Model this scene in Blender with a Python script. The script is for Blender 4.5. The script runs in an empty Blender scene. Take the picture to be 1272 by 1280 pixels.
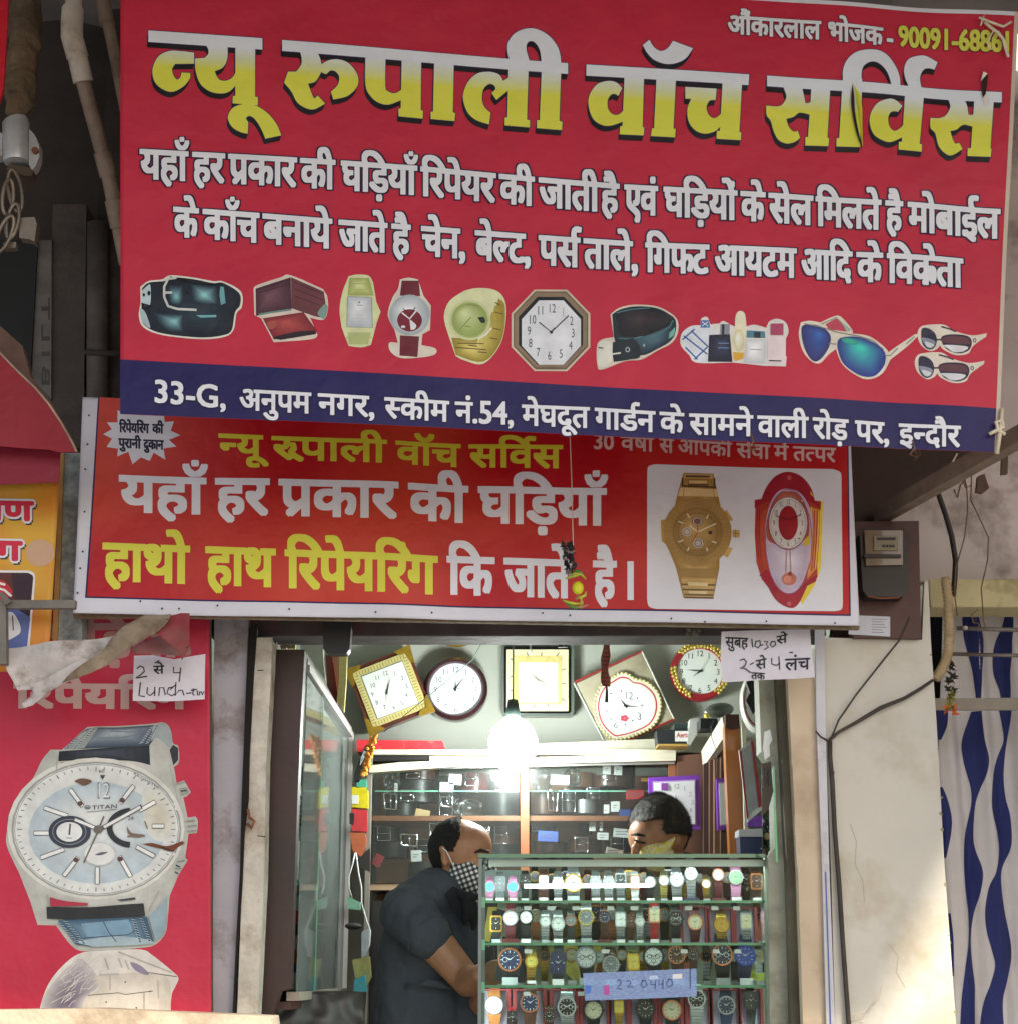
import bpy, bmesh, math, random
from mathutils import Vector, Matrix, noise
from mathutils.geometry import tessellate_polygon
random.seed(7)
S = bpy.context.scene
COL = S.collection
rad = math.radians

# ------------------------------------------------------------------ camera
FOC = 2100.0                       # focal length in photograph pixels (1272 wide)
PITCH = rad(15.4)
CAM = Vector((0, 0, 1.5))
cd = bpy.data.cameras.new('camera')
cam = bpy.data.objects.new('camera', cd)
COL.objects.link(cam)
cd.sensor_fit = 'HORIZONTAL'
cd.sensor_width = 36
cd.lens = 36 * FOC / 1272
cd.clip_start = 0.05
cd.clip_end = 500
cam.location = CAM
cam.rotation_euler = (rad(90) + PITCH, 0, 0)
S.camera = cam

# ------------------------------------------------------------------ light
SUN_DIR = Vector((-0.50, 1.0, -0.90)).normalized()      # the way the light travels
elev = math.asin(-SUN_DIR.z)
azim = math.atan2(-SUN_DIR.x, -SUN_DIR.y)
w = bpy.data.worlds.new('World')
S.world = w
w.use_nodes = True
nt = w.node_tree
bg = nt.nodes['Background']
sky = nt.nodes.new('ShaderNodeTexSky')
sky.sky_type = 'NISHITA'
sky.sun_disc = False
sky.sun_elevation = elev
sky.sun_rotation = azim
sky.dust_density = 2.5
nt.links.new(sky.outputs[0], bg.inputs[0])
bg.inputs[1].default_value = 0.13
sl = bpy.data.lights.new('sun', 'SUN')
sl.energy = 4.2
sl.angle = rad(2.0)
sl.color = (1, 0.89, 0.74)
so = bpy.data.objects.new('sun', sl)
COL.objects.link(so)
so.rotation_euler = SUN_DIR.to_track_quat('-Z', 'Y').to_euler()
S.view_settings.view_transform = 'Standard'
S.view_settings.look = 'None'
S.view_settings.exposure = 0.8
S.view_settings.gamma = 1
S.view_settings.use_curve_mapping = False
S.cycles.use_denoising = True
S.cycles.max_bounces = 10
S.cycles.transparent_max_bounces = 16
S.cycles.sample_clamp_indirect = 6
S.cycles.caustics_reflective = False
S.cycles.caustics_refractive = False

# ------------------------------------------------------------------ helpers
CP, SP = math.cos(PITCH), math.sin(PITCH)


def P(px, py, Y):
    """the point at distance Y in front of the camera position that shows at a photograph pixel"""
    xc, yc = (px - 636) / FOC, (640 - py) / FOC
    d = Vector((xc, CP - yc * SP, SP + yc * CP))
    return CAM + d * (Y / d.y)


def srgb(h):
    if isinstance(h, str):
        h = h.lstrip('#')
        v = [int(h[i:i + 2], 16) / 255 for i in (0, 2, 4)]
    else:
        v = h
        return v
    return [c / 12.92 if c <= 0.04045 else ((c + 0.055) / 1.055) ** 2.4 for c in v]


MATS = {}


def mat(name, color='808080', rough=0.6, metal=0.0, var=0.12, scale=20, bump=0.0, bscale=60,
        coat=0.0, emit=None, estr=0, alpha=1.0, dirt=None, dscale=6, damt=0.5, spec=0.5):
    """one procedural Principled material; colour broken up by noise, optional dirt patches and bump"""
    if name in MATS:
        return MATS[name]
    m = bpy.data.materials.new(name)
    m.use_nodes = True
    t = m.node_tree
    b = t.nodes['Principled BSDF']
    c = srgb(color)
    tc = t.nodes.new('ShaderNodeNewGeometry')
    nz = t.nodes.new('ShaderNodeTexNoise')
    nz.inputs['Scale'].default_value = scale
    nz.inputs['Detail'].default_value = 5
    t.links.new(tc.outputs['Position'], nz.inputs['Vector'])
    rp = t.nodes.new('ShaderNodeValToRGB')
    rp.color_ramp.elements[0].position = 0.3
    rp.color_ramp.elements[1].position = 0.7
    lo = [max(0, x * (1 - var)) for x in c]
    hi = [min(1, x * (1 + var)) for x in c]
    rp.color_ramp.elements[0].color = (*lo, 1)
    rp.color_ramp.elements[1].color = (*hi, 1)
    t.links.new(nz.outputs['Fac'], rp.inputs['Fac'])
    out = rp.outputs['Color']
    if dirt:
        n2 = t.nodes.new('ShaderNodeTexNoise')
        n2.inputs['Scale'].default_value = dscale
        n2.inputs['Detail'].default_value = 8
        n2.inputs['Roughness'].default_value = 0.65
        t.links.new(tc.outputs['Position'], n2.inputs['Vector'])
        r2 = t.nodes.new('ShaderNodeValToRGB')
        r2.color_ramp.elements[0].position = 0.62 - damt * 0.25
        r2.color_ramp.elements[1].position = 0.72
        t.links.new(n2.outputs['Fac'], r2.inputs['Fac'])
        mx = t.nodes.new('ShaderNodeMixRGB')
        mx.inputs['Color2'].default_value = (*srgb(dirt), 1)
        t.links.new(r2.outputs['Color'], mx.inputs['Fac'])
        t.links.new(out, mx.inputs['Color1'])
        out = mx.outputs['Color']
    t.links.new(out, b.inputs['Base Color'])
    b.inputs['Roughness'].default_value = rough
    b.inputs['Metallic'].default_value = metal
    b.inputs['Coat Weight'].default_value = coat
    b.inputs['Specular IOR Level'].default_value = spec
    if bump:
        n3 = t.nodes.new('ShaderNodeTexNoise')
        n3.inputs['Scale'].default_value = bscale
        n3.inputs['Detail'].default_value = 6
        t.links.new(tc.outputs['Position'], n3.inputs['Vector'])
        bp = t.nodes.new('ShaderNodeBump')
        bp.inputs['Strength'].default_value = bump
        bp.inputs['Distance'].default_value = 0.01
        t.links.new(n3.outputs['Fac'], bp.inputs['Height'])
        t.links.new(bp.outputs['Normal'], b.inputs['Normal'])
    if emit:
        b.inputs['Emission Color'].default_value = (*srgb(emit), 1)
        b.inputs['Emission Strength'].default_value = estr
    MATS[name] = m
    return m


def vinyl(name, color, rough=0.38, weave=True, blotch=None, c2=None):
    """printed flex vinyl: fine horizontal weave, faint wrinkles; optional second printed tone in soft patches"""
    if name in MATS:
        return MATS[name]
    m = mat(name, color, rough, var=0.07, scale=7, spec=0.3)
    t = m.node_tree
    b = t.nodes['Principled BSDF']
    geo = [n for n in t.nodes if n.type == 'NEW_GEOMETRY'][0]
    if blotch:
        n2 = t.nodes.new('ShaderNodeTexNoise')
        n2.inputs['Scale'].default_value = blotch
        n2.inputs['Detail'].default_value = 1
        t.links.new(geo.outputs['Position'], n2.inputs['Vector'])
        r2 = t.nodes.new('ShaderNodeValToRGB')
        r2.color_ramp.elements[0].position = 0.42
        r2.color_ramp.elements[1].position = 0.72
        t.links.new(n2.outputs['Fac'], r2.inputs['Fac'])
        mx = t.nodes.new('ShaderNodeMixRGB')
        mx.inputs['Color2'].default_value = (*srgb(c2), 1)
        src = b.inputs['Base Color'].links[0].from_socket
        t.links.new(r2.outputs['Color'], mx.inputs['Fac'])
        t.links.new(src, mx.inputs['Color1'])
        t.links.new(mx.outputs['Color'], b.inputs['Base Color'])
    wv = t.nodes.new('ShaderNodeTexWave')
    wv.bands_direction = 'Z'
    wv.inputs['Scale'].default_value = 95
    wv.inputs['Distortion'].default_value = 0.6
    t.links.new(geo.outputs['Position'], wv.inputs['Vector'])
    n3 = t.nodes.new('ShaderNodeTexNoise')
    n3.inputs['Scale'].default_value = 5
    n3.inputs['Detail'].default_value = 4
    t.links.new(geo.outputs['Position'], n3.inputs['Vector'])
    b1 = t.nodes.new('ShaderNodeBump')
    b1.inputs['Strength'].default_value = 0.06
    b1.inputs['Distance'].default_value = 0.002
    t.links.new(wv.outputs['Fac'], b1.inputs['Height'])
    b2 = t.nodes.new('ShaderNodeBump')
    b2.inputs['Strength'].default_value = 0.85
    b2.inputs['Distance'].default_value = 0.02
    t.links.new(n3.outputs['Fac'], b2.inputs['Height'])
    t.links.new(b1.outputs['Normal'], b2.inputs['Normal'])
    t.links.new(b2.outputs['Normal'], b.inputs['Normal'])
    return m


def glassmat(name, tint='e8f4ee', refl=0.10, rough=0.02, mul=1.0, haze=0.0):
    if name in MATS:
        return MATS[name]
    m = bpy.data.materials.new(name)
    m.use_nodes = True
    t = m.node_tree
    t.nodes.clear()
    o = t.nodes.new('ShaderNodeOutputMaterial')
    tr = t.nodes.new('ShaderNodeBsdfTransparent')
    tr.inputs[0].default_value = (*srgb(tint), 1)
    gl = t.nodes.new('ShaderNodeBsdfGlossy')
    gl.inputs['Roughness'].default_value = rough
    fr = t.nodes.new('ShaderNodeFresnel')
    fr.inputs[0].default_value = 1.38
    nz = t.nodes.new('ShaderNodeTexNoise')
    nz.inputs['Scale'].default_value = 9
    ad = t.nodes.new('ShaderNodeMath')
    ad.operation = 'MULTIPLY_ADD'
    ad.inputs[1].default_value = (1.0 + refl) * mul
    ad.inputs[2].default_value = 0.0
    t.links.new(fr.outputs[0], ad.inputs[0])
    bp = t.nodes.new('ShaderNodeBump')
    bp.inputs['Strength'].default_value = 0.02
    t.links.new(nz.outputs['Fac'], bp.inputs['Height'])
    t.links.new(bp.outputs['Normal'], gl.inputs['Normal'])
    mx = t.nodes.new('ShaderNodeMixShader')
    t.links.new(ad.outputs[0], mx.inputs[0])
    t.links.new(tr.outputs[0], mx.inputs[1])
    t.links.new(gl.outputs[0], mx.inputs[2])
    out_ = mx
    if haze:  # pale haze mixed in to lighten the pane
        df_ = t.nodes.new('ShaderNodeBsdfDiffuse')
        df_.inputs[0].default_value = (0.72, 0.78, 0.76, 1)
        tl_ = t.nodes.new('ShaderNodeBsdfTranslucent')
        tl_.inputs[0].default_value = (0.72, 0.78, 0.76, 1)
        hf = t.nodes.new('ShaderNodeMixShader')
        t.links.new(df_.outputs[0], hf.inputs[1])
        t.links.new(tl_.outputs[0], hf.inputs[2])
        out_ = t.nodes.new('ShaderNodeMixShader')
        mr_ = t.nodes.new('ShaderNodeMapRange')
        mr_.inputs[3].default_value = haze * 0.5
        mr_.inputs[4].default_value = haze * 1.5
        t.links.new(nz.outputs['Fac'], mr_.inputs[0])
        t.links.new(mr_.outputs[0], out_.inputs[0])
        t.links.new(mx.outputs[0], out_.inputs[1])
        t.links.new(hf.outputs[0], out_.inputs[2])
    t.links.new(out_.outputs[0], o.inputs[0])
    MATS[name] = m
    return m


def tag(o, label=None, cat=None, group=None, kind=None):
    if label:
        o['label'] = label
    if cat:
        o['category'] = cat
    if group:
        o['group'] = group
    if kind:
        o['kind'] = kind
    return o


def thing(name, label, cat, loc=(0, 0, 0), group=None):
    o = bpy.data.objects.new(name, None)
    COL.objects.link(o)
    o.location = loc
    o.empty_display_size = 0.05
    return tag(o, label, cat, group)


def mesh_obj(name, verts, faces, mats, parent=None, fmats=None, smooth=False):
    me = bpy.data.meshes.new(name)
    org = Vector((0, 0, 0))
    if parent is not None:
        p = parent
        while p is not None:
            org += p.location
            p = p.parent
    me.from_pydata([tuple(Vector(v) - org) for v in verts], [], faces)
    if not isinstance(mats, (list, tuple)):
        mats = [mats]
    for m in mats:
        me.materials.append(m)
    if fmats:
        me.polygons.foreach_set('material_index', fmats)
    if smooth:
        me.polygons.foreach_set('use_smooth', [True] * len(me.polygons))
    me.update()
    o = bpy.data.objects.new(name, me)
    COL.objects.link(o)
    if parent is not None:
        o.parent = parent
    return o


class MB:
    """collects solids in world space, then links them as one mesh"""
    def __init__(self):
        self.v, self.f, self.m, self.mats = [], [], [], []
        self.s = False

    def mi(self, m):
        if m not in self.mats:
            self.mats.append(m)
        return self.mats.index(m)

    def add(self, vs, fs, m):
        k = len(self.v)
        i = self.mi(m)
        self.v += [Vector(v) for v in vs]
        self.f += [tuple(k + a for a in f) for f in fs]
        self.m += [i] * len(fs)
        return self

    def box(self, c0, c1, m, bev=0.0):
        x0, x1 = sorted((c0[0], c1[0])); y0, y1 = sorted((c0[1], c1[1])); z0, z1 = sorted((c0[2], c1[2]))
        if bev <= 0:
            vs = [(x, y, z) for z in (z0, z1) for y in (y0, y1) for x in (x0, x1)]
            return self.add(vs, [(0, 2, 3, 1), (4, 5, 7, 6), (0, 1, 5, 4), (2, 6, 7, 3), (0, 4, 6, 2), (1, 3, 7, 5)], m)
        bm = bmesh.new()
        bmesh.ops.create_cube(bm, size=1)
        for v in bm.verts:
            v.co = Vector(((x0 + x1) / 2 + v.co.x * (x1 - x0), (y0 + y1) / 2 + v.co.y * (y1 - y0), (z0 + z1) / 2 + v.co.z * (z1 - z0)))
        bmesh.ops.bevel(bm, geom=bm.edges[:], offset=bev, segments=2, profile=0.6, affect='EDGES')
        bm.verts.index_update()
        self.add([v.co.copy() for v in bm.verts], [[v.index for v in f.verts] for f in bm.faces], m)
        bm.free()
        return self

    def tube(self, pts, r, m, n=8, closed=False, rs=None, flat=1.0):
        pts = [Vector(p) for p in pts]
        N = len(pts)
        vs, fs = [], []
        up = Vector((0, 0, 1))
        prev = None
        for i, p in enumerate(pts):
            if closed:
                d = pts[(i + 1) % N] - pts[i - 1]
            else:
                d = pts[min(i + 1, N - 1)] - pts[max(i - 1, 0)]
            d.normalize()
            if prev is None:
                a = d.cross(up if abs(d.dot(up)) < 0.9 else Vector((0, 1, 0))).normalized()
            else:
                a = (prev - d * prev.dot(d)).normalized()
            prev = a
            b = d.cross(a)
            rr = rs[i] if rs else r
            for k in range(n):
                t = 2 * math.pi * k / n
                vs.append(p + a * (math.cos(t) * rr) + b * (math.sin(t) * rr * flat))
        for i in range(N if closed else N - 1):
            j = (i + 1) % N
            for k in range(n):
                l = (k + 1) % n
                fs.append((i * n + k, i * n + l, j * n + l, j * n + k))
        if not closed:
            fs.append(tuple(range(n - 1, -1, -1)))
            fs.append(tuple((N - 1) * n + k for k in range(n)))
        return self.add(vs, fs, m)

    def prism(self, pts, Y0, Y1, m, mside=None):
        """polygon given as world (x, z) pairs, extruded from Y0 (front) to Y1"""
        n = len(pts)
        tri = tessellate_polygon([[Vector((a, b, 0)) for a, b in pts]])
        vs = [(a, Y0, b) for a, b in pts] + [(a, Y1, b) for a, b in pts]
        self.add(vs, [t for t in tri] + [tuple(n + i for i in reversed(t)) for t in tri], m)
        return self.add(vs, [(i, (i + 1) % n, n + (i + 1) % n, n + i) for i in range(n)], mside or m)

    def slab(self, px, Y, th, m, mside=None):
        """outline in photograph pixels standing on the vertical plane Y, with thickness th"""
        q = [P(a, b, Y) for a, b in px]
        return self.prism([(v.x, v.z) for v in q], Y, Y + th, m, mside)

    def ellipsoid(self, c, r, m, n=12, k=8, rot=None):
        vs, fs = [], []
        for i in range(k + 1):
            ph = math.pi * i / k
            for j in range(n):
                th = 2 * math.pi * j / n
                v = Vector((math.sin(ph) * math.cos(th) * r[0], math.sin(ph) * math.sin(th) * r[1], math.cos(ph) * r[2]))
                if rot:
                    v = rot @ v
                vs.append(v + Vector(c))
        for i in range(k):
            for j in range(n):
                fs.append((i * n + j, (i + 1) * n + j, (i + 1) * n + (j + 1) % n, i * n + (j + 1) % n))
        return self.add(vs, fs, m)

    def disc(self, c, r, y0, y1, m, n=32, sx=1.0, rot=0):
        pts = [(c[0] + math.cos(rot + 2 * math.pi * i / n) * r * sx, c[1] + math.sin(rot + 2 * math.pi * i / n) * r) for i in range(n)]
        return self.prism(pts, y0, y1, m)

    def ring(self, c, prof, m, n=40, sx=1.0):
        """lathe round the Y axis through (x,z)=c; prof: list of (radius, y)"""
        vs, fs = [], []
        k = len(prof)
        for i in range(n):
            t = 2 * math.pi * i / n
            for r, y in prof:
                vs.append((c[0] + math.cos(t) * r * sx, y, c[1] + math.sin(t) * r))
        for i in range(n):
            j = (i + 1) % n
            for a in range(k - 1):
                fs.append((i * k + a, i * k + a + 1, j * k + a + 1, j * k + a))
        return self.add(vs, fs, m)

    def build(self, name, parent=None, smooth=False, bevel=0):
        o = mesh_obj(name, self.v, self.f, self.mats or [mat('plain')], parent, self.m, smooth)
        if smooth or bevel:
            if bevel:
                b = o.modifiers.new('bevel', 'BEVEL')
                b.width = bevel
                b.segments = 2
                b.limit_method = 'ANGLE'
        return o


def autosmooth(o, ang=40):
    """flat shading only across sharp edges"""
    me = o.data
    me.polygons.foreach_set('use_smooth', [True] * len(me.polygons))
    me.set_sharp_from_angle(angle=rad(ang))
    return o


# ------------------------------------------------------------------ printing: 2D shapes laid on a surface
def parse(s, ox=0.0, oy=0.0, sc=1.0, sub=5):
    """closed outline from 'x,y' (smooth) and 'x,y!' (corner) tokens"""
    pts, cor = [], []
    for tok in s.split():
        c = tok.endswith('!')
        a, b = tok.rstrip('!').split(',')
        pts.append(Vector((ox + float(a) / sc, oy + float(b) / sc)))
        cor.append(c)
    out = []
    n = len(pts)
    for i in range(n):
        j = (i + 1) % n
        p1, p2 = pts[i], pts[j]
        out.append(p1.copy())
        if cor[i] and cor[j]:
            continue
        p0 = p1 if cor[i] else pts[i - 1]
        p3 = p2 if cor[j] else pts[(j + 1) % n]
        for k in range(1, sub):
            t = k / sub
            out.append(0.5 * ((2 * p1) + (p2 - p0) * t + (2 * p0 - 5 * p1 + 4 * p2 - p3) * t * t + (3 * p1 - p0 - 3 * p2 + p3) * t ** 3))
    return out


def poly(pts):
    pts = [Vector((p[0], p[1])) for p in pts]
    tri = tessellate_polygon([[Vector((p.x, p.y, 0)) for p in pts]])
    return pts, [tuple(t) for t in tri]


def shape(s, ox=0.0, oy=0.0, sc=1.0):
    return poly(parse(s, ox, oy, sc))


def ell(cx, cy, rx, ry, n=28, rot=0.0, a0=0, a1=360):
    pts = []
    full = (a1 - a0 == 360)
    for i in range(n if full else n + 1):
        t = rad(a0 + (a1 - a0) * i / n)
        x, y = math.cos(t) * rx, math.sin(t) * ry
        pts.append(Vector((cx + x * math.cos(rot) - y * math.sin(rot), cy + x * math.sin(rot) + y * math.cos(rot))))
    return pts


def ringpoly(cx, cy, rx, ry, w, n=36, rot=0.0, a0=0, a1=360):
    """elliptic ring or arc of width w as triangles"""
    o = ell(cx, cy, rx, ry, n, rot, a0, a1)
    i_ = ell(cx, cy, rx - w, ry - w, n, rot, a0, a1)
    v = o + i_
    k = len(o)
    f = []
    for a in range(k if a1 - a0 == 360 else k - 1):
        b = (a + 1) % k
        f.append((a, b, k + b))
        f.append((a, k + b, k + a))
    return v, f


def strokes(lines, w):
    """ribbons of width w along polylines"""
    V, Fc = [], []
    for ln in lines:
        q = [Vector((p[0], p[1])) for p in ln]
        k = len(V)
        for i, p in enumerate(q):
            d = (q[min(i + 1, len(q) - 1)] - q[max(i - 1, 0)])
            d = d.normalized() if d.length > 0 else Vector((1, 0))
            nn = Vector((-d.y, d.x)) * (w / 2)
            ext = d * (w * 0.3) if i == len(q) - 1 else (-d * (w * 0.3) if i == 0 else Vector((0, 0)))
            V.append(p + nn + ext)
            V.append(p - nn + ext)
        for i in range(len(q) - 1):
            a = k + 2 * i
            Fc.append((a, a + 1, a + 3))
            Fc.append((a, a + 3, a + 2))
    return V, Fc


def box2(x0, y0, x1, y1, x2=None, y2=None, x3=None, y3=None):
    return poly([(x0, y0), (x1, y0), (x1, y1), (x0, y1)])


def join2(lst):
    V, F_ = [], []
    for v, f in lst:
        k = len(V)
        V += v
        F_ += [tuple(k + a for a in t) for t in f]
    return V, F_


def cut2(g, step=26):
    """cut 2D triangles along a grid so that they can follow a rippled surface"""
    V, Fc = g
    if not V:
        return g
    bm = bmesh.new()
    vs = [bm.verts.new((p[0], p[1], p[2] if len(p) > 2 else 0)) for p in V]
    for f in Fc:
        if len(set(f)) == 3:
            try:
                bm.faces.new([vs[i] for i in f])
            except ValueError:
                pass
    x0, x1 = min(p.x for p in V), max(p.x for p in V)
    y0, y1 = min(p.y for p in V), max(p.y for p in V)
    for ax, a, b in ((0, x0, x1), (1, y0, y1)):
        k = math.ceil(a / step)
        while k * step < b:
            co = [0, 0, 0]; no = [0, 0, 0]
            co[ax] = k * step; no[ax] = 1
            bmesh.ops.bisect_plane(bm, geom=bm.verts[:] + bm.edges[:] + bm.faces[:], plane_co=co, plane_no=no, dist=1e-5)
            k += 1
    bmesh.ops.triangulate(bm, faces=bm.faces[:])
    bm.verts.index_update()
    out = ([v.co.copy() for v in bm.verts], [tuple(v.index for v in f.verts) for f in bm.faces])
    bm.free()
    return out


class Surf:
    """a hanging sheet standing on the vertical plane Y, with gentle ripples towards the viewer"""
    def __init__(self, Y, ripple=None, kx=0.0):
        self.Y, self.rip, self.kx = Y, ripple, kx

    def at(self, px, py, h=0.0):
        q = P(px, py, self.Y + self.kx * (px - 636))
        r = self.rip(q.x, q.z) if self.rip else 0.0
        return Vector((q.x, q.y - r - h, q.z))


class Print:
    """layers of ink on a surface, each 0.05 mm above the one below, linked as one mesh"""
    def __init__(self, surf, base=0.0005, dz=0.00003, step=16):
        self.s, self.h, self.dz, self.step = surf, base, dz, step
        self.mb = MB()

    def put(self, g, m, offs=((0, 0),), cut=True):
        if cut and self.s.rip:
            g = cut2(g, self.step)
        V, Fc = g
        for dx, dy in offs:
            self.h += self.dz
            self.mb.add([self.s.at(p[0] + dx, p[1] + dy, self.h + (p[2] if len(p) > 2 else 0)) for p in V], Fc, m)
        return self

    def build(self, name, parent=None):
        return self.mb.build(name, parent)


def bold_offs(r, c=True):
    a, b = r * 1.12, r * 0.86
    return ([(0, 0)] if c else []) + [(i * a, j * b) for i in (-1, 0, 1) for j in (-1, 0, 1) if i or j]


def circ(r, n=8, c=True):
    return ([(0, 0)] if c else []) + [(r * math.cos(2 * math.pi * i / n), r * math.sin(2 * math.pi * i / n)) for i in range(n)]


# ------------------------------------------------------------------ lettering (Blender's own font, laid out by hand)
GC = {}
H = 0.622


def raw(c):
    if c in GC:
        return GC[c]
    cu = bpy.data.curves.new('glyph', 'FONT')
    cu.body = c
    cu.size = 1
    cu.resolution_u = 3
    o = bpy.data.objects.new('glyph', cu)
    me = bpy.data.meshes.new_from_object(o)
    V = [Vector((v.co.x, v.co.y)) for v in me.vertices]
    F_ = []
    for p in me.polygons:
        vv = list(p.vertices)
        for i in range(1, len(vv) - 1):
            F_.append((vv[0], vv[i], vv[i + 1]))
    bpy.data.meshes.remove(me)
    bpy.data.objects.remove(o)
    bpy.data.curves.remove(cu)
    GC[c] = (V, F_)
    return GC[c]


ADV = {}


def adv(c):
    if c == ' ':
        return 0.26
    if c not in ADV:
        V, _ = raw(c + '।')
        ADV[c] = max(v.x for v in V if v.y < 0.05) - 0.275
    return ADV[c]


def clipx(g, x):
    V, Fc = g
    bm = bmesh.new()
    vs = [bm.verts.new((p.x, p.y, 0)) for p in V]
    for f in Fc:
        try:
            bm.faces.new([vs[i] for i in f])
        except ValueError:
            pass
    bmesh.ops.bisect_plane(bm, geom=bm.verts[:] + bm.edges[:] + bm.faces[:], plane_co=(x, 0, 0), plane_no=(1, 0, 0), clear_outer=True)
    bmesh.ops.triangulate(bm, faces=bm.faces[:])
    bm.verts.index_update()
    out = ([Vector((v.co.x, v.co.y)) for v in bm.verts], [tuple(v.index for v in f.verts) for f in bm.faces])
    bm.free()
    return out


MARKS = 'ँंेैुूृ़ॅ'


def layout(s):
    """visual-order string; ~ half form, ^ reph, / rakar, @ ru hook, # ruu hook"""
    parts = []
    x = 0.0
    stem = 0.0
    i = 0
    sw = 0.081
    while i < len(s):
        c = s[i]
        nx = s[i + 1] if i + 1 < len(s) else ''
        if c == '^':
            a = x - 0.13
            parts.append(strokes([[(a, H - 0.02), (a - 0.035, H + 0.08), (a - 0.01, H + 0.17), (a + 0.06, H + 0.215), (a + 0.15, H + 0.20)]], sw))
        elif c == '/':
            a = x - 0.13
            parts.append(strokes([[(a, 0.27), (a - 0.13, 0.17), (a - 0.27, 0.03)]], sw * 0.9))
        elif c == '@' or c == '#':
            a = x - 0.16
            pts = [(a, 0.33), (a + 0.07, 0.43), (a + 0.17, 0.44), (a + 0.23, 0.35), (a + 0.2, 0.24), (a + 0.1, 0.18)]
            if c == '#':
                pts = [(a, 0.34), (a + 0.07, 0.43), (a + 0.17, 0.42), (a + 0.19, 0.31), (a + 0.13, 0.2), (a + 0.2, 0.1), (a + 0.33, 0.0)]
            parts.append(strokes([pts], sw))
            parts.append(poly([(x - 0.05, H), (x + 0.16, H), (x + 0.16, H - 0.075), (x - 0.05, H - 0.075)]))
            x += 0.15
        elif c == 'ँ':
            parts.append(strokes([[(x - 0.30, 0.85), (x - 0.26, 0.76), (x - 0.19, 0.71), (x - 0.10, 0.71), (x - 0.03, 0.76), (x + 0.01, 0.85)]], 0.05))
            parts.append(poly(ell(x - 0.145, 0.905, 0.035, 0.035, 10)))
        elif c in MARKS:
            g = raw(c)
            parts.append(([v + Vector((x, 0)) for v in g[0]], g[1]))
        else:
            if c != ' ':
                g = raw(c)
                A = adv(c)
                if nx == '~':
                    cutx = A - 0.19 if c != 'क' and c != 'फ' else A - 0.06
                    g = clipx(g, cutx)
                    A = cutx + 0.035
                    parts.append(poly([(x, H), (x + A, H), (x + A, H - 0.075), (x, H - 0.075)]))
                    i += 1
                parts.append(([v + Vector((x, 0)) for v in g[0]], g[1]))
                x += A
            else:
                x += 0.26
        i += 1
    # neighbouring glyphs overlap a little: give each its own hair's breadth of height
    parts = [([Vector((v.x, v.y, (k % 3) * 0.00002)) for v in V], F_) for k, (V, F_) in enumerate(parts)]
    return join2(parts), x


def word(s, x0, x1, y0, y1, h, H0=H, slant=0.0):
    """a word fitted between pixels x0..x1 with its headline top from y0 (left) to y1 (right), letters h tall"""
    (V, Fc), W = layout(s)
    out = []
    for v in V:
        u = v.x / W
        dy = (H0 - v.y) / H0 * h
        out.append(Vector((x0 + (x1 - x0) * u - dy * slant, y0 + (y1 - y0) * u + dy, v[2])))
    return out, Fc


def lin(pts, x):
    for (a, b), (c, d) in zip(pts, pts[1:]):
        if x <= c:
            return b + (d - b) * (x - a) / (c - a)
    (a, b), (c, d) = pts[-2:]
    return d + (d - b) * (x - c) / (c - a)


def line(words, ypts, h, **k):
    return join2([word(s, a, b, lin(ypts, a), lin(ypts, b), h, **k) for s, a, b in words])

# ------------------------------------------------------------------ materials in common use
M = {}
M['wallp'] = mat('limewashed_plaster', 'cfccc0', 0.85, var=0.06, scale=4, bump=0.15, bscale=40, dirt='b3a68a', dscale=3.5, damt=0.5)
M['conc'] = mat('grimy_concrete', '6b6259', 0.9, var=0.25, scale=9, bump=0.5, bscale=30, dirt='3a332d', dscale=5, damt=0.7)
M['dark'] = mat('dark_plaster', '3f3a37', 0.9, var=0.25, scale=5, bump=0.3, bscale=25, dirt='262321', dscale=3, damt=0.7)  # dark grey-brown with darker mottling
M['ink_w'] = vinyl('white_ink', 'e2e3ea', 0.45)
M['ink_d'] = vinyl('dark_ink', '231c3a', 0.45)
M['ink_k'] = vinyl('black_ink', '1d1a1e', 0.45)
M['ink_y'] = vinyl('yellow_ink', 'd6d65a', 0.45)
M['ink_n'] = vinyl('navy_ink', '2d2464', 0.42)
M['ink_r'] = vinyl('red_ink', 'c03046', 0.42)


def ink(h, r=0.45):
    return vinyl('ink_' + h, h, r)


# ================================================================== the large structure
# street, plinth, floor
g = MB(); g.box((-40, -40, -0.3), (40, 3.6, 0.0), mat('dusty_road', '969492', 0.95, var=0.2, scale=3, bump=0.5, bscale=20, dirt='75716c', dscale=1.5))
tag(g.build('street'), kind='structure')
g = MB(); g.box((-6, 3.6, -0.3), (6, 8, 0.45), M['conc'], 0.01)
tag(g.build('shop_floor'), kind='structure')

# interior shell of the shop: x from -0.98 to 0.98, back wall at 5.62
IW = mat('pale_green_wall', 'aeb3a9', 0.6, var=0.05, scale=4, bump=0.12, bscale=15, dirt='8f988c', dscale=2.2, damt=0.25)
g = MB(); g.box((-1.1, 5.62, 0.45), (1.1, 5.72, 2.9), IW)
tag(g.build('back_wall'), kind='structure')
g = MB(); g.box((-1.1, 4.12, 0.45), (-1.0, 5.62, 2.9), IW)
tag(g.build('left_interior_wall'), kind='structure')
g = MB(); g.box((0.865, 4.32, 0.45), (0.92, 5.62, 2.9), IW)
tag(g.build('right_interior_wall'), kind='structure')
g = MB(); g.box((-1.1, 4.12, 2.9), (1.1, 5.72, 3.0), IW)
tag(g.build('shop_ceiling'), kind='structure')

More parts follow.
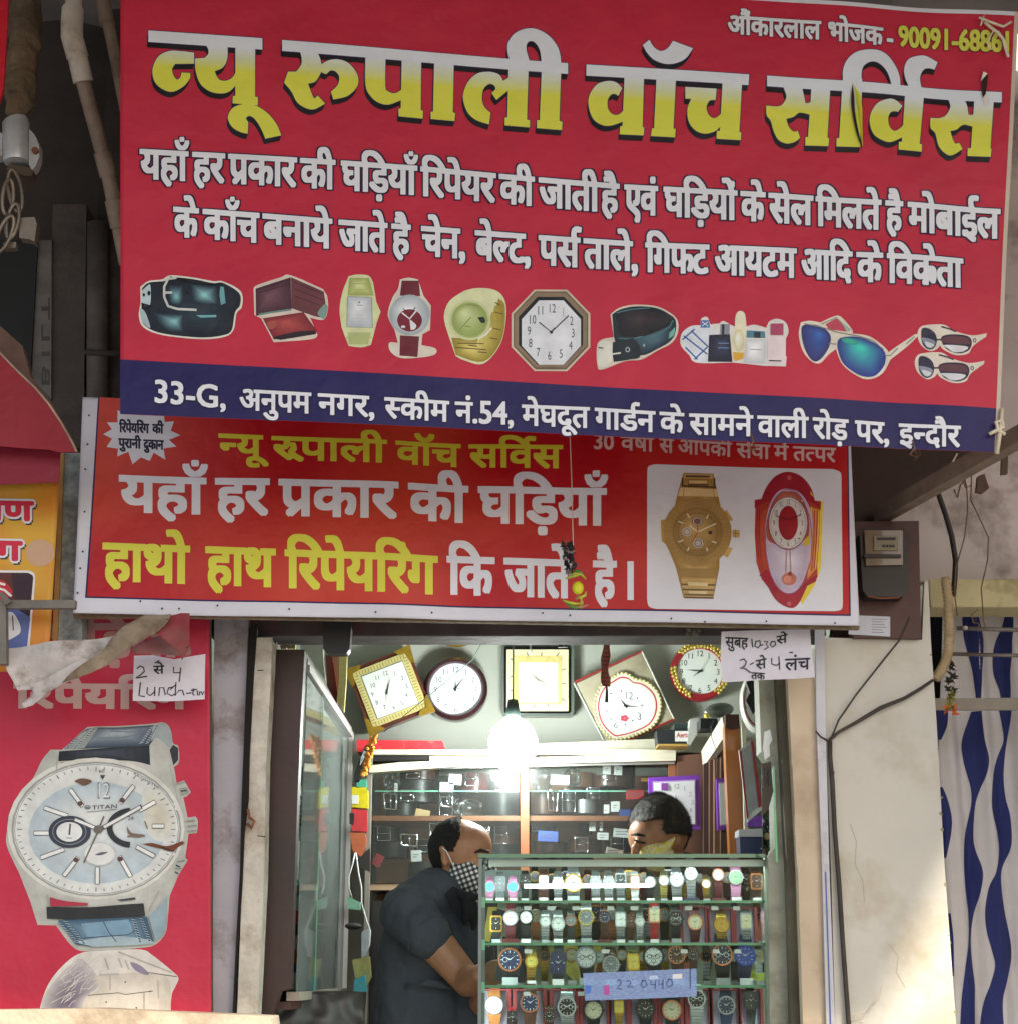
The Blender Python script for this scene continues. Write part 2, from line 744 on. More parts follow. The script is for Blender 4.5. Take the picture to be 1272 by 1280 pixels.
# facade wall above and beside the opening
za = P(600, 797, 4.02).z
g = MB()
g.box((-6, 4.22, 0.45), (-1.1, 4.5, 5.2), M['dark'])
g.box((-1.1, 4.12, za + 0.16), (0.84, 4.3, 5.2), M['dark'])
tag(g.build('facade_wall'), kind='structure')

# lintel with rusty paint
LT = mat('lintel_paint', '453b39', 0.75, var=0.25, scale=18, bump=0.25, bscale=30, dirt='64302c', dscale=14, damt=0.3)
xl, xr = P(262, 790, 4.0).x, P(1032, 790, 4.0).x
g = MB(); g.box((xl, 4.0, za), (xr, 4.118, za + 0.16), LT, 0.004)
g.box((xl, 3.975, za + 0.045), (xr, 3.998, za + 0.16), LT, 0.003)
o = g.build('lintel_beam')
tag(o, 'dark grimy lintel beam across the top of the shop opening', 'beam')
BK = mat('black_iron', '1d1b1b', 0.5, var=0.2)
g = MB(); g.slab([(404, 760), (441, 760), (437, 812), (433, 817), (409, 817), (404, 811)], 3.93, 0.04, BK)
b_ = g.build('shutter_bracket', bevel=0.003)
tag(b_, 'black iron bracket hanging below the lintel, left of centre', 'bracket')

PINKW = mat('faded_pink_plaster', 'ece0da', 0.9, var=0.08, scale=4, bump=0.3, bscale=20, dirt='8a7468', dscale=5, damt=0.4)
# canopy added over the frontage, out of view, to shade the facade
CN = mat('rusty_sheet', '6c6a6a', 0.7, var=0.25, scale=5, bump=0.3, bscale=12)
g = MB()
zc = 4.05
n = 60
vs, fs = [], []
x0, x1 = -5.0, 2.26
for i in range(n + 1):
    x = x0 + (x1 - x0) * i / n
    for (y, z) in ((1.1, zc - 0.12), (4.26, zc + 0.05)):
        vs.append((x, y, z + 0.018 * math.sin(i * 2.1)))
        vs.append((x, y, z + 0.018 * math.sin(i * 2.1) + 0.004))
for i in range(n):
    a = i * 4
    fs += [(a, a + 4, a + 6, a + 2), (a + 1, a + 3, a + 7, a + 5), (a, a + 1, a + 5, a + 4), (a + 2, a + 6, a + 7, a + 3)]
g.add(vs, fs, CN)
root = thing('street_canopy', 'added corrugated canopy, out of view above the banners, to shade the shop front', 'canopy', (0, 4.2, zc))
g.build('roof_sheet', root)
for x in (-4.4, 1.95):
    q = MB(); q.tube([(x, 1.3, 0.0), (x, 1.3, zc - 0.14)], 0.03, CN, 10)
    if x < 0:
        q.build('post', root)

g = MB(); g.box((1.8, 2.75, 0.0), (1.95, 4.2, 4.2), PINKW)  # unseen wall added to keep the sun off the curtain
tag(g.build('added_shade_wall'), 'added plastered wall, out of view right of the window, shading the curtain', 'wall')

# ================================================================== UPPER BANNER
def rip1(x, z):
    return 0.0035 * math.sin(x * 6.5 + z * 1.3) + 0.002 * math.sin(x * 17 + z * 4) * math.exp(-((x - 0.9) / 0.25) ** 2) * 2 + 0.0015 * math.sin(z * 11 + x * 3)


U = Surf(3.3, rip1)
RED = vinyl('banner_red', 'be2a42', 0.5)
NAVY = vinyl('banner_navy', '211b54', 0.5)
WHV = vinyl('white_vinyl', 'd5d6e0', 0.4)
ub = thing('shop_banner', 'big red banner with large white and yellow Hindi headline and navy address strip', 'banner', U.at(700, 300))


def sheet(name, surf, TL, TR, BL, BR, m, parent, nx=70, ny=40, h=0.0, th=0.0012, holes=None):
    vs, fs = [], []
    for j in range(ny + 1):
        for i in range(nx + 1):
            u, v = i / nx, j / ny
            tx, ty = TL[0] + (TR[0] - TL[0]) * u, TL[1] + (TR[1] - TL[1]) * u
            bx, by = BL[0] + (BR[0] - BL[0]) * u, BL[1] + (BR[1] - BL[1]) * u
            vs.append(surf.at(tx + (bx - tx) * v, ty + (by - ty) * v, h))
    for j in range(ny):
        for i in range(nx):
            a = j * (nx + 1) + i
            fs.append((a, a + 1, a + nx + 2, a + nx + 1))
    o = mesh_obj(name, vs, fs, m, parent, smooth=True)
    md = o.modifiers.new('solid', 'SOLIDIFY')
    md.thickness = th
    md.offset = 1
    return o


sheet('banner_sheet', U, (150, -48), (1273, 14), (150, 517), (1247, 566), RED, ub, 200, 90)
p = Print(U)
p.put(poly([(150, 448.5), (1251, 511), (1247, 566), (150, 517)]), NAVY)
p.build('navy_strip', ub)
p = Print(U)
p.put(poly([(900, -6.6), (1273, 14), (1272.8, 19), (900, -1.5)]), WHV)
p.put(poly([(1273, 14), (1268, 14), (1242, 566), (1247, 566)]), ink('c9b9a8'))
p.build('white_hem', ub)

# headline ink: white fading to yellow down the letters, as printed
hm = vinyl('headline_ink', 'ffffff', 0.42)
t = hm.node_tree
bs = t.nodes['Principled BSDF']
geo = [n for n in t.nodes if n.type == 'NEW_GEOMETRY'][0]
sx = t.nodes.new('ShaderNodeSeparateXYZ')
t.links.new(geo.outputs['Position'], sx.inputs[0])
pa, pb = P(186, 38, 3.3), P(1250, 115, 3.3)
k = (pb.z - pa.z) / (pb.x - pa.x)
m1 = t.nodes.new('ShaderNodeMath'); m1.operation = 'MULTIPLY_ADD'
m1.inputs[1].default_value = k; m1.inputs[2].default_value = pa.z - k * pa.x
t.links.new(sx.outputs['X'], m1.inputs[0])
m2 = t.nodes.new('ShaderNodeMath'); m2.operation = 'SUBTRACT'
t.links.new(m1.outputs[0], m2.inputs[0]); t.links.new(sx.outputs['Z'], m2.inputs[1])
m3 = t.nodes.new('ShaderNodeMath'); m3.operation = 'DIVIDE'; m3.inputs[1].default_value = 0.15
t.links.new(m2.outputs[0], m3.inputs[0])
rp = t.nodes.new('ShaderNodeValToRGB')
e = rp.color_ramp.elements
e[0].position = 0.18; e[0].color = (*srgb('dfe4ee'), 1)
e[1].position = 0.56; e[1].color = (*srgb('dcdc50'), 1)
x = rp.color_ramp.elements.new(0.36); x.color = (*srgb('d6dcb8'), 1)
t.links.new(m3.outputs[0], rp.inputs['Fac'])
t.links.new(rp.outputs['Color'], bs.inputs['Base Color'])

SC = 5.782
A_, B_, C_, D_, E_, F_2 = (180, 20), (350, 20), (550, 20), (720, 40), (920, 50), (1052, 50)
HL = [
    (A_, '30,97! 858,163! 858,245! 30,180!'),
    (A_, '362,262! 270,250 180,248 100,290 60,390 90,490 190,545 280,510 330,450 334,408! 272,405! 262,440 240,455 215,430 203,380 225,342! 362,342!'),
    (A_, '430,190! 462,230 466,270 440,300! 368,305! 375,400 410,490 480,545 560,560 620,545 670,495! 670,395! 640,445 590,468 540,455 512,398! 570,372 603,310 605,215! 605,190!'),
    (A_, '662,190! 805,200! 805,585! 826,590! 824,650! 642,632! 645,578! 662,578!'),
    (A_, '700,643 640,670 608,735 640,805 700,842 752,855! 756,770! 740,742 765,725 805,750 850,820 880,892! 995,868! 960,785 900,710 830,660 760,640'),
    (B_, '130,230! 155,285 157,350 120,405! 60,405! 32,485! 85,550 125,625 185,668 250,678 328,637! 275,578! 250,598 228,555 205,492! 260,475 300,408! 335,422 365,398 400,402 430,440 420,500 370,550! 388,607! 490,580 560,510 562,430 500,345 420,316 350,325 302,352! 292,310 272,265! 272,230!'),
    (B_, '620,270! 620,500 660,585 720,630 790,640 880,605! 890,520! 860,545 825,558 785,545 762,505 765,270!'),
    (B_, '882,280! 1022,290! 1018,680! 1035,682! 1033,740! 858,725! 858,670! 874,668!'),
    (B_, '1116,300! 1257,310! 1250,692! 1268,697! 1262,755! 1090,742! 1090,690! 1107,688!'),
    (C_, '520,425! 455,462! 430,420 380,400 330,398 270,410 210,460 172,540 170,610 200,690 260,745 355,777! 365,692! 320,650 303,590 315,520 355,485 390,495 400,522 372,550! 408,600! 510,515!'),
    (C_, '495,350! 637,360! 626,740! 648,745! 645,797! 467,783! 468,727! 486,725!'),
    (C_, '733,370! 872,380! 860,752! 882,757! 878,817! 697,802! 698,745! 718,745!'),
    (C_, '505,330! 487,250 492,185 540,120 620,87 700,92 785,140 845,215 868,290 872,365! 733,355! 722,255 695,200 660,177 628,192 622,240 650,340!'),
    (D_, '72,232! 1245,315! 1240,392! 70,312!'),
    (D_, '478,98! 525,60! 560,115 610,142 660,120 695,70! 840,125! 790,195 720,230 640,235 560,205 510,155'),
    (D_, '330,405! 290,365 230,352 150,375 95,450 88,530 120,620 180,665 250,672 345,640! 355,545! 310,590 265,592 230,555 225,495 245,455 275,445 302,460!'),
    (D_, '347,300! 487,310! 478,685! 490,688! 485,745! 312,735! 315,678! 332,676!'),
    (D_, '578,310! 718,320! 700,700! 716,700! 712,762! 538,750! 545,695! 560,695!'),
    (D_, '785,402! 1010,417! 1003,498! 960,503 938,550 955,605 1000,627 1060,580! 1045,680! 1000,720 930,738 860,715 810,650 800,560 828,488! 785,485!'),
    (D_, '1055,340! 1195,350! 1175,728! 1190,732! 1185,787! 1010,775! 1013,720! 1035,718!'),
    (E_, '320,310! 345,370 358,420 330,470 290,487 212,480! 215,550 245,590 265,660 300,725 360,752 420,740 458,710! 440,660! 410,665 375,630 358,575! 410,560 455,530 530,545! 540,450! 500,462 488,420 475,365! 475,310!'),
    (E_, '540,330! 675,345! 655,710! 668,712! 662,770! 495,765! 497,705! 515,705!'),
    (E_, '765,280! 905,290! 893,700! 893,780! 720,772! 722,715! 740,712!'),
    (E_, '772,318! 765,240 790,160 850,100 930,75 1020,75 1090,110 1150,190 1180,270 1182,335! 1120,330! 1090,240 1040,180 980,160 920,190 900,250 905,325!'),
    (E_, '1198,480! 1150,440 1100,430 1020,460 970,530 960,610 990,690 1060,735 1120,742 1210,700! 1220,600! 1170,650 1130,660 1100,625 1093,570 1110,530 1140,520 1165,525!'),
    (F_2, '455,375! 595,380! 560,750! 578,755! 575,808! 405,797! 408,742! 430,740!'),
    (F_2, '487,345! 455,270 450,200 480,135 540,108 610,105 695,150! 672,205! 630,195 590,210 565,270 578,350!'),
    (F_2, '750,380! 775,430 785,480 750,540 700,560! 640,558! 640,630 675,670 700,760 750,815 800,825 875,780! 850,735! 820,740 800,700 785,650! 830,640 880,605 950,620! 960,530! 920,532 910,480 895,435! 895,380!'),
    (F_2, '960,410! 1098,420! 1075,780! 1083,780! 1078,838! 910,830! 912,775! 935,775!'),
]
def cc(cx, cy, o):
    return (o[0] + cx / SC, o[1] + cy / SC)
bars = [poly([cc(18, 178, B_), cc(922, 338, C_), cc(922, 415, C_), cc(18, 257, B_)]),
        poly([cc(218, 265, E_), cc(1155, 375, F_2), cc(1155, 450, F_2), cc(218, 342, E_)])]
geom = join2([shape(s, o[0], o[1], SC) for o, s in HL] + bars)
geom = cut2(geom, 16)
p = Print(U, 0.0005)
sh = [(-0.35 * i, 1.35 * i) for i in range(1, 6)]
p.put(geom, M['ink_k'], sh, cut=False)
p.put(geom, ink('3a2858'), circ(1.0, 8, False), cut=False)
p.build('headline_shadow', ub)
# pieces overlap one another, so every piece of the face lies on a level of its own
p = Print(U, 0.0009, 0.00003)
for o, s in HL:
    p.put(shape(s, o[0], o[1], SC), hm)
for b_ in bars:
    p.put(b_, hm)
p.build('headline_lettering', ub)


def text(surf, name, parent, words, ypts, h, fill, bold, edge=None, er=0, base=0.0015, slant=0.0, shear=None, n=8):
    g_ = cut2(line([(s_, a_ + bold * 0.8, b_ - bold * 0.8) for s_, a_, b_ in words], ypts, h, slant=slant), 13)
    pr = Print(surf, base)
    if edge:
        pr.put(g_, edge, bold_offs(er + bold, False), cut=False)
    pr.put(g_, fill, bold_offs(bold) if bold > 0 else [(0, 0)], cut=False)
    return pr.build(name, parent)


y2 = [(175, 187), (521, 209), (780, 231), (1134, 254), (1250, 261)]
text(U, 'lettering', ub, [('यहाँ', 175, 235), ('हर', 241, 281), ('प/कार', 286, 371), ('की', 376, 419), ('घिड़याँ', 427, 521), ('िरपेयर', 526, 619), ('की', 624, 667),
     ('जाती', 673, 749), ('है', 750, 773), ('एवं', 780, 821), ('घिड़यों', 829, 920), ('के', 925, 955), ('सेल', 960, 1015), ('िमलते', 1019, 1100), ('है', 1106, 1127), ('मोबाईल', 1134, 1250)],
     y2, 35, M['ink_w'], 1.45, M['ink_d'], 1.6)
y3 = [(215, 259), (423, 277), (593, 289), (806, 304), (1107, 318), (1204, 324)]
text(U, 'lettering', ub, [('के', 217, 248), ('काँच', 254, 324), ('बनाये', 329, 415), ('जाते', 424, 484), ('है', 490, 513), ('चेन,', 527, 583), ('बेल~ट,', 594, 664), ('पस^', 673, 724),
     ('ताले,', 729, 798), ('िगफ~ट', 806, 885), ('आयटम', 892, 994), ('आिद', 1000, 1064), ('के', 1070, 1102), ('िवक/ेता', 1108, 1203)],
     y3, 35, M['ink_w'], 1.45, M['ink_d'], 1.6)
text(U, 'lettering', ub, [('औंकारलाल', 908, 1025), ('भोजक', 1033, 1103), ('-', 1107, 1117)], [(908, 21), (1025, 28), (1103, 35), (1117, 36)], 22, M['ink_w'], 0.9, M['ink_d'], 0.8)
text(U, 'phone_lettering', ub, [('90091-68861', 1122, 1266)], [(1122, 33), (1266, 42)], 23, M['ink_y'], 0.9, ink('4a2a20'), 0.7)
y5 = [(191, 477), (299, 487), (398, 493), (569, 503), (736, 509), (860, 517), (1015, 523), (1123, 530), (1200, 534)]
NV = ink('1a1440')
text(U, 'address_lettering', ub, [('33-G,', 191, 284), ('अनुपम', 299, 389), ('नगर,', 398, 470), ('स~कीम', 481, 561), ('नं.54,', 569, 643), ('मेघदूत', 652, 736), ('गाड^न', 743, 818),
     ('के', 824, 854), ('सामने', 861, 940), ('वाली', 946, 1009), ('रोड़', 1015, 1059), ('पर,', 1068, 1112), ('इन~दौर', 1123, 1199)], y5, 25, M['ink_w'], 0.8, NV, 1.4, base=0.0016)


# --- printed pictures on the upper banner
def photo_ink(h):
    m_ = vinyl('photo_ink_' + h, h, 0.42)
    if not m_.get('done'):
        m_['done'] = 1
        for n_ in m_.node_tree.nodes:
            if n_.type == 'TEX_NOISE' and n_.inputs['Scale'].default_value == 7:
                n_.inputs['Scale'].default_value = 30
                n_.inputs['Detail'].default_value = 3
            if n_.type == 'VALTORGB':
                for k_, f_ in ((0, 0.88), (1, 1.10)):
                    n_.color_ramp.elements[k_].color = (*[min(1, v * f_) for v in srgb(h)], 1)
    return m_



def picture(name, surf, parent, layers, ox, oy, sc, step=16, label=None, base=0.0009):
    pr = Print(surf, base)
    for col, s in layers:
        m = photo_ink(col)
        if isinstance(s, str):
            pr.put(shape(s, ox, oy, sc), m)
        elif isinstance(s, tuple) and s[0] == 'e':
            _, cx, cy, rx, ry = s[:5]
            pr.put(poly(ell(ox + cx / sc, oy + cy / sc, rx / sc, ry / sc, 32, s[5] if len(s) > 5 else 0)), m)
        elif isinstance(s, tuple) and s[0] == 'r':
            _, cx, cy, rx, ry, ww = s[:6]
            a0, a1 = (s[6], s[7]) if len(s) > 6 else (0, 360)
            pr.put(ringpoly(ox + cx / sc, oy + cy / sc, rx / sc, ry / sc, ww / sc, 36, 0, a0, a1), m)
        elif isinstance(s, tuple) and s[0] == 's':
            _, outl, fx_, fy_, inner, ns = s
            base_ = parse(outl, ox, oy, sc) if isinstance(outl, str) else [Vector((ox + q_.x / sc, oy + q_.y / sc)) for q_ in ell(*outl)]
            fo = Vector((ox + fx_ / sc, oy + fy_ / sc))
            c0_ = [int(col[i:i + 2], 16) for i in (0, 2, 4)]
            c1_ = [int(inner[i:i + 2], 16) for i in (0, 2, 4)]
            for k_ in range(ns):
                f_ = k_ / max(1, ns - 1)
                hx = ''.join('%02x' % int(u_ + (v_ - u_) * f_) for u_, v_ in zip(c0_, c1_))
                pr.put(poly([fo + (q_ - fo) * (1 - 0.93 * k_ / ns) for q_ in base_]), photo_ink(hx))
        elif isinstance(s, tuple) and s[0] == 'l':
            pr.put(strokes([[(ox + a / sc, oy + b / sc) for a, b in ln] for ln in s[2]], s[1] / sc), m)
        elif isinstance(s, tuple) and s[0] == 't':
            _, txt, tx0, tx1, ty, th = s[:6]
            ty1 = s[6] if len(s) > 6 else ty
            pr.put(word(txt, ox + tx0 / sc, ox + tx1 / sc, oy + ty / sc, oy + ty1 / sc, th / sc, H0=0.69), m)
    o = pr.build(name, parent)
    if label:
        o['label'] = label
    return o


a1 = (160, 330, 4.711)
picture('printed_belt', U, ub, [
    ('e0ddd2', '70,130! 120,95 200,85 250,62 380,75 500,98 560,100 665,160 672,250 640,290 620,390 560,430 420,440 200,415 90,370 62,300 72,220'),
    ('1a1f28', ('s', '80,140! 120,105 215,95 260,75 380,85 500,110 560,110 655,170 660,240 630,285 610,390 550,420 420,430 200,405 100,360 80,300 78,220', 430, 300, '2c3a46', 6)),
    ('b9cfd3', '82,150! 110,125 130,122 128,235 80,228'), ('a7bcc2', '70,260 100,280 130,370 95,350 75,310'),
    ('24323c', ('s', '150,285! 330,290! 320,395! 240,392 180,345', 275, 335, '8cc4c8', 8)), ('24323c', ('s', '370,112! 525,130! 532,240! 440,236 378,210', 450, 180, '94cdd2', 8)),
    ('24323c', ('s', '240,122! 318,125! 326,200 300,242 252,230 235,180', 285, 190, '84bcc4', 8)), ('78b4ba', '400,300! 520,298! 520,312! 430,314!'),
    ('6ba4ab', '545,130! 565,135! 575,230! 548,240! 540,180'),
    ('0f1218', ('l', 10, [[(80, 230), (130, 245)], [(250, 75), (380, 110), (500, 118)], [(345, 160), (352, 172)]])),
    ('c9ccc8', ('l', 14, [[(400, 268), (290, 262), (235, 245), (212, 190), (212, 130), (235, 85), (280, 78)], [(215, 165), (255, 165)]])),
    ('11151c', ('e', 122, 168, 9, 14)), ('11151c', ('e', 92, 178, 7, 10))], *a1)
picture('printed_wallets', U, ub, [
    ('d9cbbd', '740,150! 760,125 900,80 960,68 1150,150! 1175,190! 1180,260 1155,330 1075,318! 1118,420! 1080,445 860,462! 785,320! 745,300!'),
    ('4a2a36', ('s', '752,145! 960,80! 965,270! 755,305!', 830, 190, '75505a', 7)), ('6b3a3f', '962,80! 1155,165! 1165,230! 1155,320! 1100,310! 965,262!'),
    ('7d9d97', '1120,285 1160,240 1178,260 1160,325 1130,310'),
    ('432630', ('l', 5, [[(765, 150), (960, 95)], [(768, 170), (955, 120)], [(985, 110), (1150, 180)], [(985, 150), (1150, 215)], [(985, 190), (1130, 245)]])),
    ('7e2830', ('s', '795,320! 1035,285! 1112,392! 1108,412! 860,445!', 930, 345, 'b8504c', 7)), ('2b1c22', '855,440! 880,425 1000,400 1105,395! 1110,415! 900,448!'),
    ('a9544c', '820,345 870,335 885,360 840,385'), ('6b8f88', ('l', 10, [[(775, 296), (850, 285), (960, 270)]]))], *a1)
a2 = (420, 330, 3.741)
picture('printed_ladies_watch', U, ub, [
    ('d2d8a6', '60,60! 100,52 155,58 175,90! 190,180! 210,225! 192,275! 165,380! 120,392 60,385! 28,300! 18,220 30,140'),
    ('9ca85c', ('s', '65,68! 155,68! 178,150! 55,150!', 110, 100, 'd4da9c', 6)), ('a9b46a', ('l', 4, [[(62, 95), (165, 95)], [(60, 122), (170, 122)], [(50, 345), (165, 345)]])),
    ('b3bd80', '55,322! 165,322! 150,378! 62,378!'), ('b8bec4', ('s', '55,155! 168,158! 172,300! 52,296!', 100, 200, 'e8eaee', 6)),
    ('8f9b8c', ('l', 4, [[(100, 195), (125, 195)], [(55, 155), (168, 158), (172, 300), (52, 296), (55, 155)]])), ('8a8f80', ('e', 110, 182, 5, 5))], *a2)
picture('printed_red_strap_watch', U, ub, [
    ('d8d0c2', '300,75! 340,66 385,75! 410,150! 445,195! 440,310! 405,330! 400,380! 465,395 460,425 380,440 300,440 255,410 250,370 290,370! 275,310! 243,240 265,160 290,120'),
    ('6d2430', '308,80! 388,80! 395,152! 300,150!'), ('6d2430', '300,335! 390,340! 382,436! 298,430!'),
    ('a8b3b8', ('e', 345, 240, 95, 95)), ('b4bcc2', ('s', (345, 240, 82, 84), 330, 215, 'eceff2', 8)), ('7a2634', ('e', 345, 265, 58, 52)),
    ('dfe3e6', '345,260! 375,285 370,305 350,310!'), ('dfe3e6', ('l', 7, [[(310, 230), (345, 258), (375, 222)]])),
    ('dfe3e6', ('e', 315, 295, 10, 6)), ('4b1820', ('l', 4, [[(315, 210), (345, 240), (372, 205)]]))], *a2)
picture('printed_gold_watch', U, ub, [
    ('d9dcae', '600,125! 660,112 740,120 785,160 795,240 770,370 690,465 600,450 560,430! 530,345! 505,250 530,175'),
    ('9c8a30', ('s', '540,345! 700,350! 760,160! 790,200 775,350 690,455 560,425!', 640, 395, 'dccf78', 7)), ('cdd2a0', ('e', 625, 262, 98, 95)),
    ('a3b56a', ('e', 625, 262, 86, 84)), ('96a85c', ('s', (625, 262, 80, 78), 600, 225, 'd0dca4', 9)),
    ('6e5a2a', ('l', 5, [[(560, 390), (700, 400)], [(570, 370), (690, 372)], [(745, 180), (765, 190)], [(745, 225), (780, 232)], [(735, 300), (770, 306)], [(720, 345), (755, 350)], [(620, 380), (660, 384)], [(665, 410), (705, 414)]])),
    ('8a9a52', ('l', 5, [[(580, 305), (630, 250)], [(615, 190), (665, 196)], [(600, 290), (630, 294)]])),
    ('243028', '662,250! 690,248 698,270 680,275'), ('e5e8cc', ('l', 9, [[(668, 348), (700, 330), (725, 300)]]))], *a2)
oct_ = lambda cx, cy, rx, ry: ' '.join('%g,%g!' % (cx + rx * math.cos(rad(22.5 + 45 * i)) * 1.082, cy + ry * math.sin(rad(22.5 + 45 * i)) * 1.082) for i in range(8))
L8 = [('cdbfa9', oct_(1003, 308, 184, 190)), ('6b5c4c', oct_(1003, 308, 174, 182)), ('8a7660', oct_(1003, 306, 168, 174)), ('15181f', oct_(1003, 310, 150, 158)), ('dce0e6', oct_(1005, 318, 138, 150))]
for t_, (x_, y_) in {'12': (1008, 185), '1': (1062, 200), '2': (1100, 243), '3': (1107, 300), '4': (1096, 357), '5': (1051, 396), '6': (997, 405), '7': (944, 390), '8': (908, 347), '9': (902, 290), '10': (916, 237), '11': (955, 195)}.items():
    w_ = 18 if len(t_) == 1 else 38
    if t_ == '1': w_ = 10
    L8.append(('3c4048', ('t', t_, x_ - w_ / 2, x_ + w_ / 2, y_, 40)))
L8.append(('3a3d44', ('l', 6, [[(950, 272), (1005, 316), (1085, 240)], [(1003, 318), (1020, 298)]])))
L8.append(('3a3d44', ('e', 1005, 316, 8, 8)))
picture('printed_octagon_clock', U, ub, L8, *a2)
a3 = (740, 370, 4.892)
picture('printed_coiled_belt', U, ub, [
    ('d7ccbc', '110,110! 160,72 250,52 380,60 470,100 520,150 520,230 480,290 400,330 300,385 200,395 60,445 30,420 28,300 60,262 130,248!'),
    ('1c2a36', ('s', '120,110! 170,80 260,62 380,70 460,105 508,150 505,230 470,280 400,320 300,360 150,330! 130,240!', 380, 270, '4a6a78', 8)),
    ('15161c', ('s', '150,110 260,72 370,78 450,110 480,160 440,195 330,240 250,250 170,235 150,160', 300, 130, '3c3034', 7)),
    ('6fae9f', '470,225! 505,190! 500,235 465,262!'), ('4a7a82', ('l', 6, [[(150, 100), (240, 80), (350, 72)], [(320, 262), (400, 235), (470, 190), (492, 150)], [(160, 255), (240, 262), (300, 245)]])),
    ('dcdccf', '40,300! 60,275 120,275! 118,390 70,430 35,410'), ('1a2630', '125,280! 250,255! 290,300! 290,370 230,385 130,400! 122,340!'),
    ('cfd2c6', ('l', 10, [[(120, 352), (170, 345)]])), ('9fb0b0', ('r', 215, 325, 14, 16, 6)), ('9fb0b0', ('e', 315, 300, 6, 9)), ('2d3030', ('l', 8, [[(40, 312), (62, 316)]]))], *a3)
picture('printed_perfumes', U, ub, [
    ('dfdbd6', '545,230 600,185 660,180! 665,140 700,130 720,175! 775,170! 800,155 845,180! 870,190! 875,120 900,95 930,115 940,190! 990,180 1060,200! 1080,160 1130,145 1180,170 1195,230 1160,300! 1165,370! 1185,375! 1180,435! 1045,430! 920,415! 850,408! 640,408 590,360 540,300'),
    ('d9dfe8', '550,235 600,190 720,195 780,230! 710,240! 700,405! 640,400 570,330'), ('3c5a9c', ('l', 9, [[(552, 265), (622, 205)], [(560, 245), (700, 355)], [(605, 215), (705, 310)], [(625, 385), (700, 315)], [(570, 315), (640, 385)]])),
    ('4a6fae', '662,150! 712,150! 718,195! 660,195!'), ('dfe6f0', ('l', 5, [[(670, 160), (705, 185)], [(705, 160), (670, 185)]])),
    ('1e2034', ('s', '712,240! 838,235! 855,405! 705,402!', 800, 300, '3c405c', 6)), ('8d8f9c', '780,175! 838,175! 836,238! 778,236!'), ('22232c', '790,175! 806,175! 804,238! 790,238!'), ('6f86b0', ('l', 6, [[(770, 290), (830, 292)], [(768, 318), (832, 320)]])),
    ('e2dcc0', '872,130 900,100 930,130 935,195! 930,290 925,380! 860,380! 845,290 870,200!'), ('d8a63c', '858,345! 925,350! 922,385! 870,400! 860,385!'), ('d0caa0', ('s', (893, 275, 34, 68), 885, 260, 'f0efe6', 7)),
    ('c8ccd0', ('s', '935,270! 1060,270! 1055,418! 925,412!', 980, 330, 'f0f1f3', 6)), ('4f7f92', '942,215! 1050,222! 1055,262! 940,258!'), ('23323c', '985,225! 1025,225! 1025,262! 985,260!'), ('8f96a0', ('l', 5, [[(965, 330), (1030, 334)]])),
    # plain bottle with a pink cap in place of the figure-shaped one
    ('b1466a', '1085,175! 1165,175! 1165,245! 1085,245!'), ('e6d6da', '1070,250! 1180,250! 1178,420! 1068,416!'), ('2c2c30', ('l', 8, [[(1078, 400), (1150, 403)]]))], *a3)
a4 = (980, 380, 4.543)
picture('printed_aviator_sunglasses', U, ub, [
    ('ded6c6', '90,110! 140,100 200,110! 290,70 330,85 385,150! 385,170! 480,185 560,240 590,275! 640,240 740,175! 760,180! 700,240 600,318! 560,390 500,425 430,420 330,350 290,260! 250,290 200,340 150,330 100,270 78,180'),
    ('c0455a', '230,120! 290,88 320,105 350,160! 250,150!'),
    ('30306e', ('s', '92,150 120,122 200,130 258,180 250,250 200,320 155,325 110,255', 195, 180, '3564b4', 10)),
    ('2a3a8c', ('s', '300,215 340,190 430,192 520,230 570,280 565,350 510,410 430,408 340,350 305,280', 425, 245, '3cd0c0', 16)), ('2a9c88', ('s', (370, 215, 50, 18, 20, .2), 375, 215, '38b8a0', 4)),
    ('8d8a7c', ('l', 6, [[(110, 118), (200, 135), (300, 165), (420, 185), (500, 210), (560, 260)], [(250, 230), (290, 232)], [(570, 295), (600, 295), (640, 255)], [(210, 118), (290, 82), (365, 155)], [(690, 230), (735, 190)]])), ('9fb6a6', '320,105! 380,150! 350,160!')], *a4)
